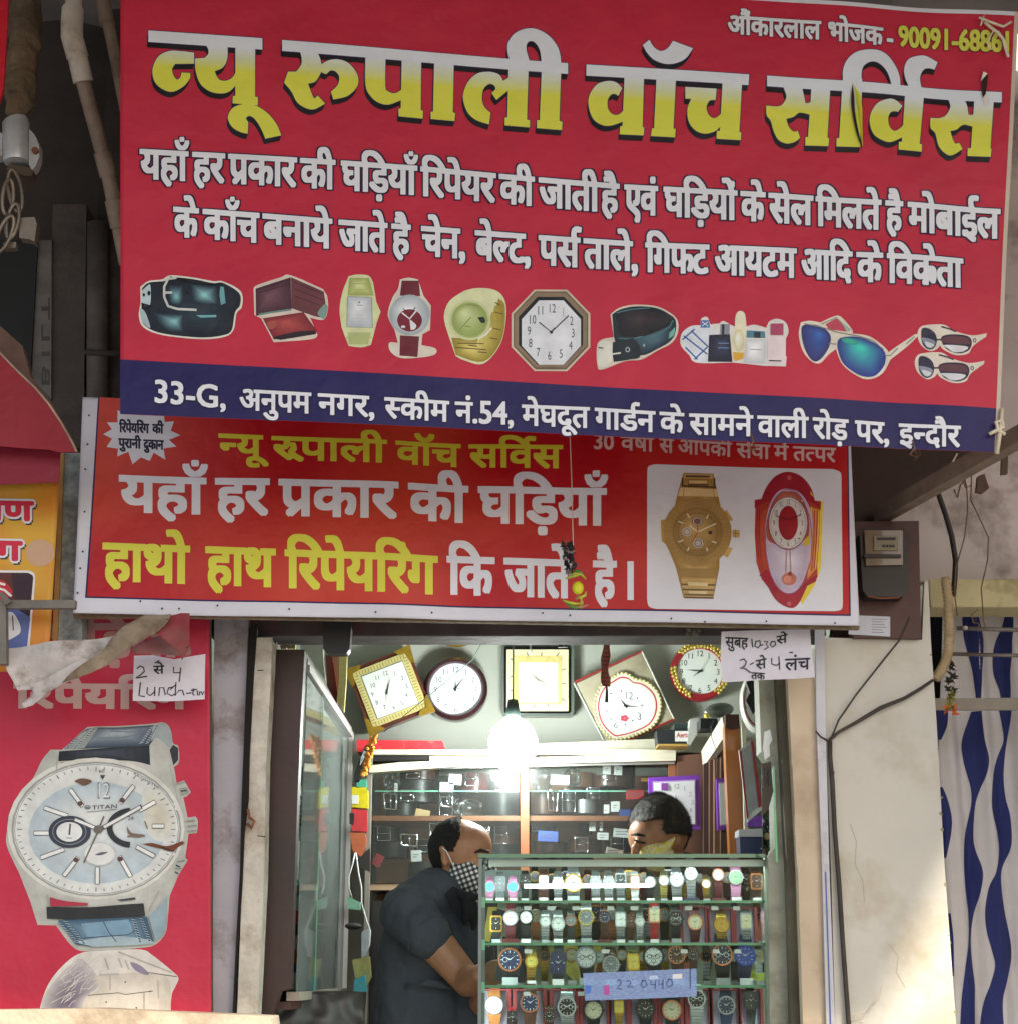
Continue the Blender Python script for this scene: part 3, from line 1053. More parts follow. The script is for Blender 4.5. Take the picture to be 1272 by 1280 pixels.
for nm_, dy_ in (('printed_sunglasses', 0), ('printed_sunglasses', 160)):
    k_ = -15 if dy_ else 0
    picture(nm_, U, ub, [
        ('ded4c6', ' '.join('%g,%g%s' % (a + k_, b + dy_ * (1 if not dy_ else 0.99), c) for a, b, c in [(765, 140, ''), (800, 125, ''), (900, 122, ''), (960, 155, ''), (1060, 180, ''), (1150, 165, '!'), (1145, 185, '!'), (1070, 240, ''), (1040, 285, ''), (970, 295, ''), (900, 265, ''), (880, 240, '!'), (860, 262, ''), (820, 272, ''), (770, 235, ''), (752, 180, '')])),
        ('2a2640', ' '.join('%g,%g' % (a + k_, b + dy_) for a, b in [(775, 150), (810, 142), (850, 170), (862, 215), (845, 255), (810, 262), (778, 225)])),
        ('8b8fa0', ' '.join('%g,%g' % (a + k_, b + dy_) for a, b in [(780, 195), (850, 215), (840, 250), (812, 255), (785, 222)])),
        ('d5d8dd', ' '.join('%g,%g' % (a + k_, b + dy_) for a, b in [(795, 218), (845, 235), (830, 252), (805, 245)])),
        ('2c2238', ' '.join('%g,%g' % (a + k_, b + dy_) for a, b in [(885, 200), (930, 178), (1030, 182), (1062, 215), (1045, 265), (985, 285), (915, 260)])),
        ('5d3440', ' '.join('%g,%g' % (a + k_, b + dy_) for a, b in [(895, 200), (935, 188), (1025, 192), (1050, 212), (1040, 232), (905, 225)])),
        ('d9dbe0', ' '.join('%g,%g' % (a + k_, b + dy_) for a, b in [(905, 238), (1035, 245), (1015, 272), (960, 278), (925, 258)])),
        ('30283c', ('l', 9, [[(850 + k_, 208 + dy_), (885 + k_, 208 + dy_)], [(890 + k_, 134 + dy_), (940 + k_, 148 + dy_), (970 + k_, 160 + dy_)]])),
        ('3a3550', ('r', 1078 + k_, 208 + dy_, 10, 12, 5))], *a4)

# damage, ties
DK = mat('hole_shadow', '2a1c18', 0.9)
HO = mat('torn_backing', 'e6e2b0', 0.6, bump=0.2)
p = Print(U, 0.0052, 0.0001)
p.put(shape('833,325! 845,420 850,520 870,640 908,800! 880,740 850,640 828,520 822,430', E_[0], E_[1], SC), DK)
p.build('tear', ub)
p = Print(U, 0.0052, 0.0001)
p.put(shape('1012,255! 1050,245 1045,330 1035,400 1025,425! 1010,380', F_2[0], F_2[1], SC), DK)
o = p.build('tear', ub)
# flap curling forward out of the slit
q0 = [cc(a, b, E_) for a, b in [(836, 330), (855, 420), (868, 520), (885, 640), (905, 780)]]
q1 = [cc(a, b, E_) for a, b in [(842, 345), (885, 430), (893, 540), (897, 650), (908, 790)]]
g = MB()
vs = []
for i, (a, b) in enumerate(zip(q0, q1)):
    d = math.sin(math.pi * i / 4) * 0.014
    vs += [U.at(a[0], a[1], 0.0056), U.at((a[0] + b[0]) / 2, a[1], 0.0056 + d * 0.7), U.at(b[0], b[1], 0.0058 + d)]
fs = []
for i in range(4):
    for j in range(2):
        fs.append((i * 3 + j, i * 3 + j + 1, i * 3 + j + 4, i * 3 + j + 3))
g.add(vs, fs, ink('e8e84a'))
g.build('torn_flap', ub)
g = MB()
v = [U.at(*cc(a, b, F_2), h) for a, b, h in [(1000, 300, .006), (1015, 240, .012), (1050, 245, .006), (1012, 430, .007), (1030, 405, .02), (1050, 455, .012), (1035, 470, .007)]]
g.add(v[:3], [(0, 1, 2)], ink('e9e0d2'))
g.build('torn_flap', ub)
g = MB(); g.add(v[3:], [(0, 1, 2), (0, 2, 3)], ink('e9e0d2'))
g.build('torn_flap', ub)

# rope ties at the right-hand side of the upper banner
ROPE = mat('dirty_white_cord', 'd8cdb4', 0.8, var=0.15)
g = MB()
q = lambda a, b, d=0.012: U.at(a, b, d)
g.tube([q(1229, 30), q(1238, 38), q(1246, 44), q(1252, 52), q(1258, 74)], 0.0035, ROPE, 6)
g.tube([q(1222, 24), q(1236, 30), q(1252, 36), q(1262, 30)], 0.003, ROPE, 6)
g.tube([q(1240, 40), q(1232, 56), q(1237, 64)], 0.002, ROPE, 6)
g.tube([q(1228, 22), q(1224, 34)], 0.002, ROPE, 6)
o = g.build('rope_tie', smooth=True)
tag(o, 'frayed white cord knotted through the top right corner of the big banner', 'cord')
g = MB()
g.tube([q(1234, 545), q(1244, 540), q(1252, 536), q(1250, 528), q(1242, 530), q(1246, 541), q(1254, 545)], 0.004, ROPE, 6)
g.tube([q(1251, 512, .006), q(1248, 540, .01), q(1245, 568, .004)], 0.0045, ROPE, 6)
o = g.build('rope_tie', smooth=True)
tag(o, 'pale cord tied at the bottom right corner of the big banner', 'cord')
for (x_, y_, l_) in ((938, 560, 1), (1140, 568, 2)):
    g = MB()
    g.tube([P(x_, y_ - 18, 3.29), P(x_ + 3, y_ - 8, 3.285), P(x_ - 3, y_, 3.28), P(x_ + 6, y_ + 4, 3.28), P(x_ + 3, y_ - 6, 3.285)], 0.0018, mat('rusty_wire', '7a5a44', 0.7), 6)
    tag(g.build('wire_tie', smooth=True), 'thin rusty wire loop through the lower hem of the big banner, ' + ('below the middle' if l_ == 1 else 'near its right end'), 'wire')

# ================================================================== LOWER BANNER
def rip2(x, z):
    return 0.005 * math.sin(x * 9 + z * 2.0) + 0.003 * math.sin(x * 4 - z * 9) + 0.003 * math.sin(x * 21 + z * 3) * math.exp(-((x + 0.2) / 0.4) ** 2)


Lb = Surf(3.78, rip2)
lb = thing('shop_banner', 'smaller red banner with white border, gold watch and pendulum clock pictures, under the big one', 'banner', Lb.at(580, 650))
RED2 = vinyl('banner_red_two', 'b4141f', 0.42, blotch=2.6, c2='c8402c')
sheet('banner_sheet', Lb, (104, 497), (1062, 530), (92, 767), (1074, 782), WHV, lb, 220, 70)
p = Print(Lb, 0.0006)
p.put(poly([(123, 497), (1060, 530), (1063, 770), (107, 748)]), ink('2a1650'))
p.h += 0.0004
p.put(poly([(125, 497), (1058.5, 530), (1061, 768), (109.5, 746)]), RED2)
p.build('red_field', lb)
text(Lb, 'shop_name_lettering', lb, [('न~यू', 273, 328), ('र#पाली', 340, 483), ('वॉच', 495, 575), ('सिव^स', 586, 702)], [(272, 542), (340, 546), (494, 552), (586, 556), (703, 558)], 27, ink('d4cc3c'), 1.3)
text(Lb, 'lettering', lb, [('30', 740, 767), ('वषो^', 775, 816), ('से', 823, 841), ('आपकी', 846, 914), ('सेवा', 920, 962), ('में', 967, 985), ('तत~पर', 991, 1044)], [(740, 545), (1044, 560)], 17, ink('d9b9b6'), 0.5)
text(Lb, 'headline_lettering', lb, [('यहाँ', 149, 256), ('हर', 269, 336), ('प/कार', 349, 497), ('की', 511, 584), ('घिड़याँ', 598, 756)], [(148, 595), (336, 600), (497, 605), (584, 609), (757, 613)], 43, M['ink_w'], 2.1)
text(Lb, 'yellow_lettering', lb, [('हाथो', 129, 236), ('हाथ', 257, 344), ('िरपेयिरंग', 357, 546)], [(128, 680), (256, 684), (356, 689), (547, 697)], 45, ink('dedb4a'), 2.1)
text(Lb, 'lettering', lb, [('िक', 559, 617), ('जाते', 630, 713), ('है', 741, 769), ('।', 776, 795)], [(557, 696), (795, 704)], 45, M['ink_w'], 2.0)
# starburst
star = []
for i in range(28):
    t_ = 2 * math.pi * i / 28
    k_ = 1.0 if i % 2 == 0 else 0.72
    star.append((176 + 49 * k_ * math.cos(t_) * (1 + 0.08 * math.sin(i * 3.1)), 543 + 36 * k_ * math.sin(t_) * (1 + 0.10 * math.cos(i * 1.7))))
p = Print(Lb, 0.0013)
p.put(poly(star), WHV)
p.build('starburst', lb)
text(Lb, 'starburst_lettering', lb, [('िरपेयिरंग', 149, 186), ('की', 190, 204)], [(149, 529), (204, 530)], 11, M['ink_d'], 0.6, base=0.0016)
text(Lb, 'starburst_lettering', lb, [('पुरानी', 148, 176), ('दुकान', 179, 204)], [(148, 548), (204, 550)], 11, M['ink_d'], 0.6, base=0.0016)
# white picture box
a5 = (805, 575, 4.711)
pr = Print(Lb, 0.0013)
pr.put(shape('14,90! 20,45 60,30! 1110,50! 1155,70 1162,110! 1168,840! 1160,880 1120,890! 70,880! 25,865 14,820!', *a5), vinyl('picture_ground', 'dcdce2', 0.4))
pr.build('picture_ground', lb)
L = [('a07c3c', ('s', '228,78! 405,80! 430,190! 455,300! 440,640! 405,815! 228,815! 185,640! 130,500! 190,215!', 300, 430, 'd8b878', 7)),
     ('caa866', '235,85! 400,85! 402,110! 232,110!'), ('5a4530', '240,92! 385,92! 385,104! 240,104!'), ('6b5433', '255,120! 375,120! 375,152! 255,152!'), ('d9b978', '260,122! 370,122! 370,140! 260,140!'),
     ('4d3a2a', ('l', 9, [[(222, 110), (222, 152)], [(412, 110), (412, 152)], [(222, 155), (420, 160)]])),
     ('dcc084', '210,165! 425,172! 435,215! 195,215!'), ('a27f42', ('l', 4, [[(232, 170), (228, 212)], [(405, 172), (412, 214)]])),
     ('9c7d44', '185,640! 440,640! 425,700! 205,690!'), ('bf9f60', '215,700! 420,700! 400,815! 230,815!'),
     ('6b5433', ('l', 10, [[(220, 735), (415, 738)], [(225, 765), (408, 768)], [(235, 795), (400, 798)], [(235, 812), (402, 815)]])), ('dcc693', '255,722! 372,725! 370,745! 256,742!'), ('dcc693', '258,775! 368,776! 366,792! 260,790!'),
     ('b8924c', '95,360! 130,350! 130,505! 100,480!'), ('c4a05a', '480,290! 520,345! 518,360! 470,340!'), ('c4a05a', '520,410! 560,412! 560,455! 520,452!'), ('8b6a38', ('l', 5, [[(535, 410), (535, 455)], [(522, 430), (558, 432)]])), ('c4a05a', '480,510! 520,520! 490,575! 465,560!'),
     ('a8854a', ('e', 312, 425, 202, 204)), ('a8854a', ('s', (310, 422, 196, 198), 270, 360, 'dcc084', 8)), ('a5834a', ('e', 312, 425, 178, 180)),
     ('b08e54', ('r', 310, 422, 168, 168, 4)), ('8f7040', ('e', 312, 425, 150, 146)), ('94743e', ('s', (312, 425, 142, 138), 280, 390, 'c6a66a', 9)), ('7d6238', ('r', 312, 425, 118, 114, 5)),
     ('7a5c50', ('e', 310, 362, 32, 28)), ('c9c2b8', ('r', 310, 362, 26, 24, 5)), ('c9c2b8', ('e', 248, 425, 26, 26)), ('8b7458', ('r', 248, 425, 20, 20, 5)), ('c0bab0', ('e', 315, 492, 30, 28)), ('5f4b3a', ('r', 315, 492, 22, 22, 5)),
     ('e6dcc2', ('l', 7, [[(312, 425), (420, 375)], [(312, 425), (265, 390)], [(375, 325), (365, 345)], [(250, 320), (265, 340)], [(200, 365), (225, 375)], [(200, 485), (225, 475)], [(260, 520), (252, 535)], [(370, 535), (365, 520)], [(400, 480), (420, 488)]])),
     ('b5402e', ('l', 5, [[(312, 355), (312, 425)], [(312, 425), (280, 485)]])), ('3c2f22', '375,420! 398,418! 395,435 380,438')]
for i in range(40):
    t_ = 2 * math.pi * i / 40
    L.append(('8d6f3e', ('l', 3, [[(312 + 158 * math.cos(t_), 425 + 158 * math.sin(t_)), (312 + 172 * math.cos(t_), 425 + 172 * math.sin(t_))]])))
picture('printed_gold_watch', Lb, lb, L, *a5, base=0.0016)
L = [('e8d040', '950,120! 1010,235! 1055,240! 1045,500! 1040,640! 1000,740! 930,850! 900,800! 1000,400!'),
     ('a02030', '850,65 930,95 985,165 1005,235! 1042,240! 1040,290! 965,270! 650,280! 650,232! 690,225! 720,155 775,90'),
     ('b03c28', ('s', '655,275! 720,240! 980,240! 1035,285! 1030,480! 1018,620! 1020,690! 960,730! 880,870! 800,840! 690,700! 660,600! 650,430!', 850, 450, 'd87850', 6)),
     ('d98a44', '960,270! 1032,288! 1028,480! 1012,640! 960,700!'), ('9c1f30', ('l', 5, [[(668, 275), (662, 420), (672, 560)], [(682, 270), (676, 420), (690, 580)], [(1020, 290), (1014, 460), (1000, 640)], [(1003, 285), (1000, 470), (985, 650)]])),
     ('f0d060', ('l', 4, [[(1030, 300), (1022, 480), (1008, 640)], [(985, 270), (985, 480), (968, 660)]])),
     ('a01c2e', '675,680! 705,705 770,820 850,870 905,850 960,740! 1010,715! 1018,675! 975,700! 850,790! 720,640!'),
     ('c9b0c8', '850,165 930,200 985,310 990,450 965,620 920,740 850,790 775,740 735,630 712,450 730,290 780,190'),
     ('a8543c', ('s', '850,178 915,205 962,300 972,430 935,480! 850,525! 740,480! 720,440 735,300 785,200', 850, 260, 'd8a080', 8)), ('bcaec2', ('s', '722,495! 960,490! 955,620 915,725 850,778 785,735 742,630', 850, 580, 'e2dae4', 7)),
     ('d5b53c', '940,470! 980,430! 970,500! 940,500!'), ('8d5a7c', ('r', 851, 478, 140, 312, 5)), ('8a4a5c', ('e', 848, 370, 118, 158)), ('d6d0cc', ('e', 848, 368, 112, 152)), ('8f8a88', ('r', 848, 368, 104, 143, 3)), ('9c1c28', ('e', 848, 367, 58, 102)),
     ('b58a88', ('l', 8, [[(838, 530), (832, 660)], [(858, 530), (862, 660)]])), ('c2725c', ('e', 852, 700, 44, 38)), ('8f3a34', ('e', 858, 668, 12, 12)), ('d98f78', ('e', 842, 702, 24, 22)), ('c25a60', ('e', 855, 100, 13, 14)), ('c25a60', ('e', 852, 846, 13, 14)),
     ('5c1420', ('l', 6, [[(845, 350), (925, 318)], [(845, 350), (775, 325)]]))]
for i in range(12):
    t_ = rad(-90 + 30 * (i + 1))
    cx_, cy_ = 848 + 84 * math.cos(t_), 367 + 124 * math.sin(t_)
    n_ = str(i + 1)
    L.append(('33302f', ('t', n_, cx_ - 6 * len(n_), cx_ + 6 * len(n_), cy_ - 14, 28)))
picture('printed_pendulum_clock', Lb, lb, L, *a5, base=0.0016)
# nails along the white border
NAIL = mat('nail_steel', '3a3836', 0.5, metal=0.6)
g = MB()
for (x_, y_) in [(112, 520), (110, 556), (107, 587), (106, 640), (104, 690), (101, 711), (98, 742), (176, 752), (203, 761), (224, 761), (272, 757), (362, 762), (540, 766), (678, 766), (712, 769), (838, 774), (880, 778), (957, 777), (1043, 779), (470, 766)]:
    c_ = Lb.at(x_, y_, 0.002)
    g.disc((c_.x, c_.z), 0.0022, c_.y - 0.002, c_.y, NAIL, 8)
g.build('nails', lb)['kind'] = 'stuff'
# wooden batten behind the lower edge, frayed
g = MB()
g.slab([(90, 762), (1074, 778), (1074, 786), (200, 771), (92, 772)], 3.80, 0.02, mat('old_batten', '7d6c56', 0.9, var=0.3, scale=60, bump=0.5, bscale=60))
tag(g.build('wooden_batten'), 'old wooden batten behind the bottom edge of the smaller banner', 'batten')

# ================================================================== LEFT SIDE OUTDOORS
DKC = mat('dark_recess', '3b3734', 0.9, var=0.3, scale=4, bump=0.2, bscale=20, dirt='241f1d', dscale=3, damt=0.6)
# neighbour's column: concrete strip with faded lettering
g = MB()
g.slab([(66, 255), (108, 255), (104, 560), (58, 560)], 4.05, 0.1, mat('grey_render', '4d4845', 0.9, var=0.2, scale=8, bump=0.3, dirt='37322f'))
g.slab([(47, 300), (64.5, 300), (64, 500), (38, 470)], 4.04, 0.1, mat('faded_strip', '6a6866', 0.8, var=0.15, dirt='4a4846'))
o = g.build('neighbour_column')
tag(o, 'dark grey rendered column behind the left edge of the big banner', 'column')
vs_ = Surf(4.04)
pr = Print(vs_, 0.001)
gl_ = join2([([Vector((v.x + x_, v.y)) for v in raw(c_)[0]], raw(c_)[1]) for c_, x_ in zip('BILT', (0, 0.75, 1.15, 1.75))])
pr.put(([Vector((52 + v.y * 14, 484 - v.x * 48)) for v in gl_[0]], gl_[1]), ink('474442'), [(0, 0), (0.7, 0), (0, 0.7)])
pr.build('faded_lettering', o)
g = MB()
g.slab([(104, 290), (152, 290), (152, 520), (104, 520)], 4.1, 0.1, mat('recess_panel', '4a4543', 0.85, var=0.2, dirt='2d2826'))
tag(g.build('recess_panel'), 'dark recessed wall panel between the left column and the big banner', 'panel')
g = MB()
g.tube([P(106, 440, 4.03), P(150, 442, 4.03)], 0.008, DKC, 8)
g.tube([P(122, 280, 4.06), P(122, 520, 4.06)], 0.028, mat('grey_downpipe', '5a5552', 0.7, var=0.2, dirt='3a3532'), 14)
o = g.build('downpipe', smooth=True)
tag(o, 'dull grey downpipe in the shadow left of the big banner', 'pipe')

# white plastic pipe with an elbow, paler at the top, browner below
PV = mat('weathered_white_pipe', 'cfc8bf', 0.45, var=0.08, scale=14, dirt='7c6656', dscale=9, damt=0.55, bump=0.1)
PVD = mat('brownish_pipe', '8a7b6e', 0.55, var=0.15, scale=12, dirt='5d4c42', dscale=8, damt=0.6, bump=0.15)
root = thing('drain_pipe', 'white plastic drain pipe with an elbow, running down behind the big banner', 'pipe', P(92, 60, 3.7))
g = MB(); g.tube([P(92, -40, 3.70), P(92, 8, 3.70), P(92, 16, 3.70)], 0.0205, PV, 20); g.build('pipe_length', root, True)
g = MB(); g.tube([P(91, 12, 3.70), P(90, 30, 3.69), P(90, 46, 3.69), P(94, 60, 3.69), P(97, 72, 3.70)], 0.027, PV, 20); autosmooth(g.build('elbow', root))
g = MB(); g.tube([P(96, 66, 3.70), P(98, 76, 3.70), P(104, 102, 3.72)], 0.0245, PV, 20); autosmooth(g.build('socket', root))
g = MB(); g.tube([P(103, 98, 3.72), P(128, 190, 3.8), P(136, 220, 3.83), P(158, 330, 3.92)], 0.0185, PVD, 18)
autosmooth(g.build('pipe_length', root))
g = MB(); g.tube([P(128, 190, 3.8), P(136, 220, 3.83)], 0.0225, PVD, 18); autosmooth(g.build('socket', root))
g = MB(); g.tube([P(142, 250, 3.853), P(149, 284, 3.879)], 0.0225, PVD, 18); autosmooth(g.build('socket', root))
root = thing('waste_pipe', 'brownish pipe slanting behind the top left corner of the big banner', 'pipe', P(138, 40, 3.95))
g = MB(); g.tube([P(124, -30, 3.95), P(132, 12, 3.95), P(164, 170, 3.97)], 0.016, PVD, 16); autosmooth(g.build('pipe_length', root))
g = MB(); g.tube([P(129, 2, 3.95), P(134, 30, 3.95)], 0.020, PVD, 16); autosmooth(g.build('collar', root))

# broken concrete downstand at far left
g = MB()
CB = mat('crumbling_concrete', '7b6a55', 0.95, var=0.35, scale=14, bump=0.9, bscale=35, dirt='3b342e', dscale=7, damt=0.8)
vs, fs = [], []
ring_n = 14
pth = [P(30, -30, 3.9), P(31, 20, 3.9), P(30, 60, 3.89), P(29, 85, 3.88), P(26, 100, 3.88), P(25, 125, 3.88), P(18, 148, 3.88)]
rs_ = [0.042, 0.041, 0.043, 0.037, 0.040, 0.035, 0.018]
pd, rd = [], []
for i in range(6):
    for k in range(5):
        pd.append(pth[i].lerp(pth[i + 1], k / 5)); rd.append(rs_[i] + (rs_[i + 1] - rs_[i]) * k / 5)
g.tube(pd, 0.04, CB, 28, rs=rd)
for v in g.v:
    v += noise.noise_vector(v * 22) * 0.012 + noise.noise_vector(v * 70) * 0.005
tag(g.build('broken_concrete', smooth=True), 'crumbling brown concrete stub at the top left above the metal hinge', 'concrete')

# red sign edge, far left
g = MB(); g.slab([(-30, -30), (11, -30), (9, 30), (4, 110), (-2, 130), (-30, 130)], 3.4, 0.01, vinyl('sign_red', 'c01f30', 0.4))
tag(g.build('sign_edge'), 'edge of a bright red sign cut off at the top left corner', 'sign')

# hinge bracket with chain
HW = mat('galvanised_paint', 'c3c6ca', 0.35, metal=0.35, var=0.1, scale=30, dirt='8a6a50', dscale=14, damt=0.35)
RU = mat('rust', '7a5238', 0.85, var=0.35, scale=60, bump=0.4)
CH = mat('dull_chain_steel', '8f857a', 0.45, metal=0.6, var=0.2, dirt='6b4a36')
root = thing('roller_bracket', 'silver pipe clamp with rusty bolt at the left edge, a chain hooked under it', 'bracket', P(25, 185, 3.6))
g = MB()
c_ = P(22, 176, 3.62)
prof = []
g.tube([P(19, 151, 3.62), P(20, 154, 3.62), P(21, 199, 3.62), P(21, 203, 3.62)], 0.03, HW, 24, rs=[0.0295, 0.0315, 0.0315, 0.0295])
autosmooth(g.build('clamp_drum', root))
g = MB(); g.slab([(36, 160), (43, 168), (49, 180), (49, 196), (44, 208), (40, 212), (36, 205)], 3.61, 0.03, HW); autosmooth(g.build('clamp_ear', root, bevel=0.002))
g = MB(); c_ = P(44, 188, 3.605); g.disc((c_.x, c_.z), 0.008, 3.6, 3.612, RU, 10); g.build('bolt', root, bevel=0.001)
g = MB(); g.slab([(-6, 164), (3, 166), (3, 194), (-6, 196)], 3.61, 0.03, HW); g.build('clamp_ear', root, bevel=0.002)
g = MB(); g.slab([(10, 205), (42, 210), (40, 219), (33, 220), (8, 212)], 3.615, 0.03, mat('brown_steel', '57483e', 0.6, metal=0.3)); g.build('tab', root, bevel=0.001)


def link(cx, cy, rx, ry, Y, rot=0.0, r=0.0048, tilt=0.0):
    pts = []
    for i in range(20):
        t_ = 2 * math.pi * i / 20
        a, b = rx * math.cos(t_), ry * math.sin(t_)
        b += 0
        v = P(cx + a * math.cos(rot) - b * math.sin(rot), cy + a * math.sin(rot) + b * math.cos(rot), Y)
        v.y += tilt * math.cos(t_)
        pts.append(v)
    return MB().tube(pts, r, CH, 8, closed=True)


root = thing('hanging_chain', 'steel chain links hanging from the clamp at the left edge', 'chain', P(20, 220, 3.6))
link(19, 238, 8, 27, 3.59, rot=-0.16).build('link', root, True)
link(10, 246, 5, 22, 3.575, rot=0.12, tilt=0.01).build('link', root, True)
link(16, 276, 7, 22, 3.58, rot=0.2).build('link', root, True)
link(6, 292, 6, 24, 3.57, rot=0.4, tilt=0.008).build('link', root, True)
g = MB(); g.slab([(24, 272), (43, 271), (46, 279), (43, 302), (38, 299), (24, 297)], 3.585, 0.028, CH); g.build('square_nut', root, bevel=0.003)
g = MB(); g.slab([(4, 303), (20, 302), (20, 309), (4, 310)], 3.59, 0.02, CH); g.build('square_nut', root, bevel=0.002)
# near-black sheet behind the chain: shade of the neighbour's opening put into its colour
g = MB(); g.slab([(-60, 300), (47, 300), (38, 465), (0, 415), (-60, 360)], 4.03, 0.02, mat('night_blue_shade', '14181c', 0.7))
tag(g.build('dark_opening'), 'dark sheet for the shaded opening of the neighbouring shop under the chain', 'opening')

# maroon awning wedge
AW = vinyl('awning_maroon', '8e2530', 0.5)
Aw = Surf(3.55, lambda x, z: 0.004 * math.sin(x * 30 + z * 14))
root = thing('side_awning', 'sagging maroon awning end with a frayed rim at the left edge', 'awning', P(30, 520, 3.55))
pr = Print(Aw, 0.0, 0.0002, 18)
pr.put(shape('-40,400! 0,441! 22,464 45,486 62,506 78,530 92,555 98,566! 75,566! 60,562! 0,558! -40,556!', 0, 0, 1), AW)
o = pr.build('awning_cloth', root)
o.modifiers.new('solid', 'SOLIDIFY').thickness = 0.003
g = MB(); g.tube([Aw.at(a, b, 0.004) for a, b in [(-30, 411), (0, 441), (22, 464), (45, 486), (62, 506), (78, 530), (92, 555), (97, 566)]], 0.0028, mat('frayed_rim', 'a58a78', 0.9, var=0.3), 6)
g.build('rim', root, True)
g = MB(); g.slab([(-30, 375), (0, 407), (28, 432), (38, 470), (62, 500), (88, 545), (92, 556), (78, 531), (62, 507), (45, 487), (22, 465), (0, 442), (-30, 412)], 3.60, 0.03, mat('awning_pole', '6b5248', 0.8, var=0.2)); g.build('edge_board', root)
pr = Print(Surf(3.6), 0, 0.0003)
pr.put(poly([(-40, 556), (0, 557), (76, 564), (74, 603), (-40, 608)]), vinyl('awning_fringe', '862334', 0.5))
o = pr.build('awning_valance', root); o.modifiers.new('solid', 'SOLIDIFY').thickness = 0.003

# orange poster
OP = Surf(3.75, lambda x, z: 0.002 * math.sin(x * 16 + z * 9))
op = thing('orange_poster', 'orange poster with red Hindi letters and a framed portrait, cut off at the left edge', 'poster', OP.at(40, 700))
sheet('poster_sheet', OP, (-40, 606), (74, 600), (-40, 840), (60, 840), vinyl('poster_orange', 'd2742c', 0.4, blotch=6, c2='d9a83a'), op, 14, 20)
for wd, x0_, x1_, y0_, h_ in (('शण', -30, 40, 627, 22), ('हग', -36, 26, 677, 22)):
    g_ = cut2(word(wd, x0_, x1_, y0_, y0_ + 1, h_), 26)
    pr = Print(OP, 0.0008)
    pr.put(g_, ink('3c3440'), [(2 + 3.6 * math.cos(i), 3 + 3.6 * math.sin(i)) for i in range(0, 7)], cut=False)
    pr.put(g_, ink('dcdfe6'), circ(4.6, 10, False), cut=False)
    pr.put(g_, ink('d02c48'), circ(1.8, 8), cut=False)
    pr.build('lettering', op)
pr = Print(OP, 0.0008)
pr.put(poly(ell(50, 691, 18, 17)), ink('c9a486'))
pr.build('pale_disc', op)
pr = Print(OP, 0.0008)
pr.put(shape('-40,713! 36,713! 43,717 44,726! 37,812! -40,812!', 0, 0, 1), ink('e6e2e0'))
pr.put(shape('-40,716! 35,716! 41,720 41,728! 34,811! -40,811!', 0, 0, 1), ink('5c3128'))
pr.put(shape('14,716! 35,716! 41,720 41,728! 36,790! 20,760!', 0, 0, 1), ink('3a2630'))
pr.put(shape('-10,765 10,758 25,764 38,772! 34,811! -10,811!', 0, 0, 1), ink('5f6ea8'))
pr.put(shape('8,770 16,766 24,778 26,790 18,797 8,802!', 0, 0, 1), ink('dfe0e2'))
pr.put(shape('-6,728 4,726 14,736 15,742 8,748 -6,750', 0, 0, 1), ink('c03038'))
pr.put(strokes([[(-4, 735), (6, 738), (14, 745)], [(-2, 729), (6, 731)]], 3.0), ink('e6e2e0'))
pr.put(strokes([[(16, 770), (17, 788)]], 1.4), ink('33262a'))
pr.build('printed_portrait', op)
# flaky post between orange poster and lower banner
g = MB()
g.slab([(80, 566), (104, 566), (102, 830), (72, 830)], 3.86, 0.06, mat('flaking_whitewash', 'aab3b4', 0.9, var=0.2, scale=35, bump=0.5, bscale=60, dirt='5f6668', dscale=22, damt=0.9))
g.slab([(75, 566), (80, 566), (75.5, 700), (70, 830), (64, 830), (72, 640)], 3.85, 0.05, mat('ochre_edge', 'b48a55', 0.85, var=0.2, dirt='8d7458'))
tag(g.build('whitewashed_post'), 'flaking whitewashed post between the orange poster and the smaller banner', 'post')
# metal bar frame
BM = mat('grey_primer', '77736c', 0.6, metal=0.2, var=0.15, dirt='57504a')
root = thing('metal_frame', 'grey metal angle frame crossing in front of the orange poster', 'frame', P(40, 755, 3.7))
g = MB(); g.slab([(-20, 750), (94, 750), (93, 760), (-20, 760)], 3.68, 0.02, BM); g.build('rail', root, bevel=0.001)
g = MB(); g.slab([(-8, 748), (7, 750), (8, 830), (-8, 830)], 3.675, 0.02, BM); g.build('upright', root, bevel=0.001)
g = MB(); g.slab([(-2, 742), (4, 740), (14, 752), (7, 756)], 3.665, 0.01, BM); g.build('brace', root)

# torn sheet hanging in front of the watch poster
def fold(x, z):
    return 0.012 * math.sin(x * 34 + z * 22) + 0.006 * math.sin(z * 60 - x * 15) + 0.004 * noise.noise(Vector((x * 40, 0, z * 40)))


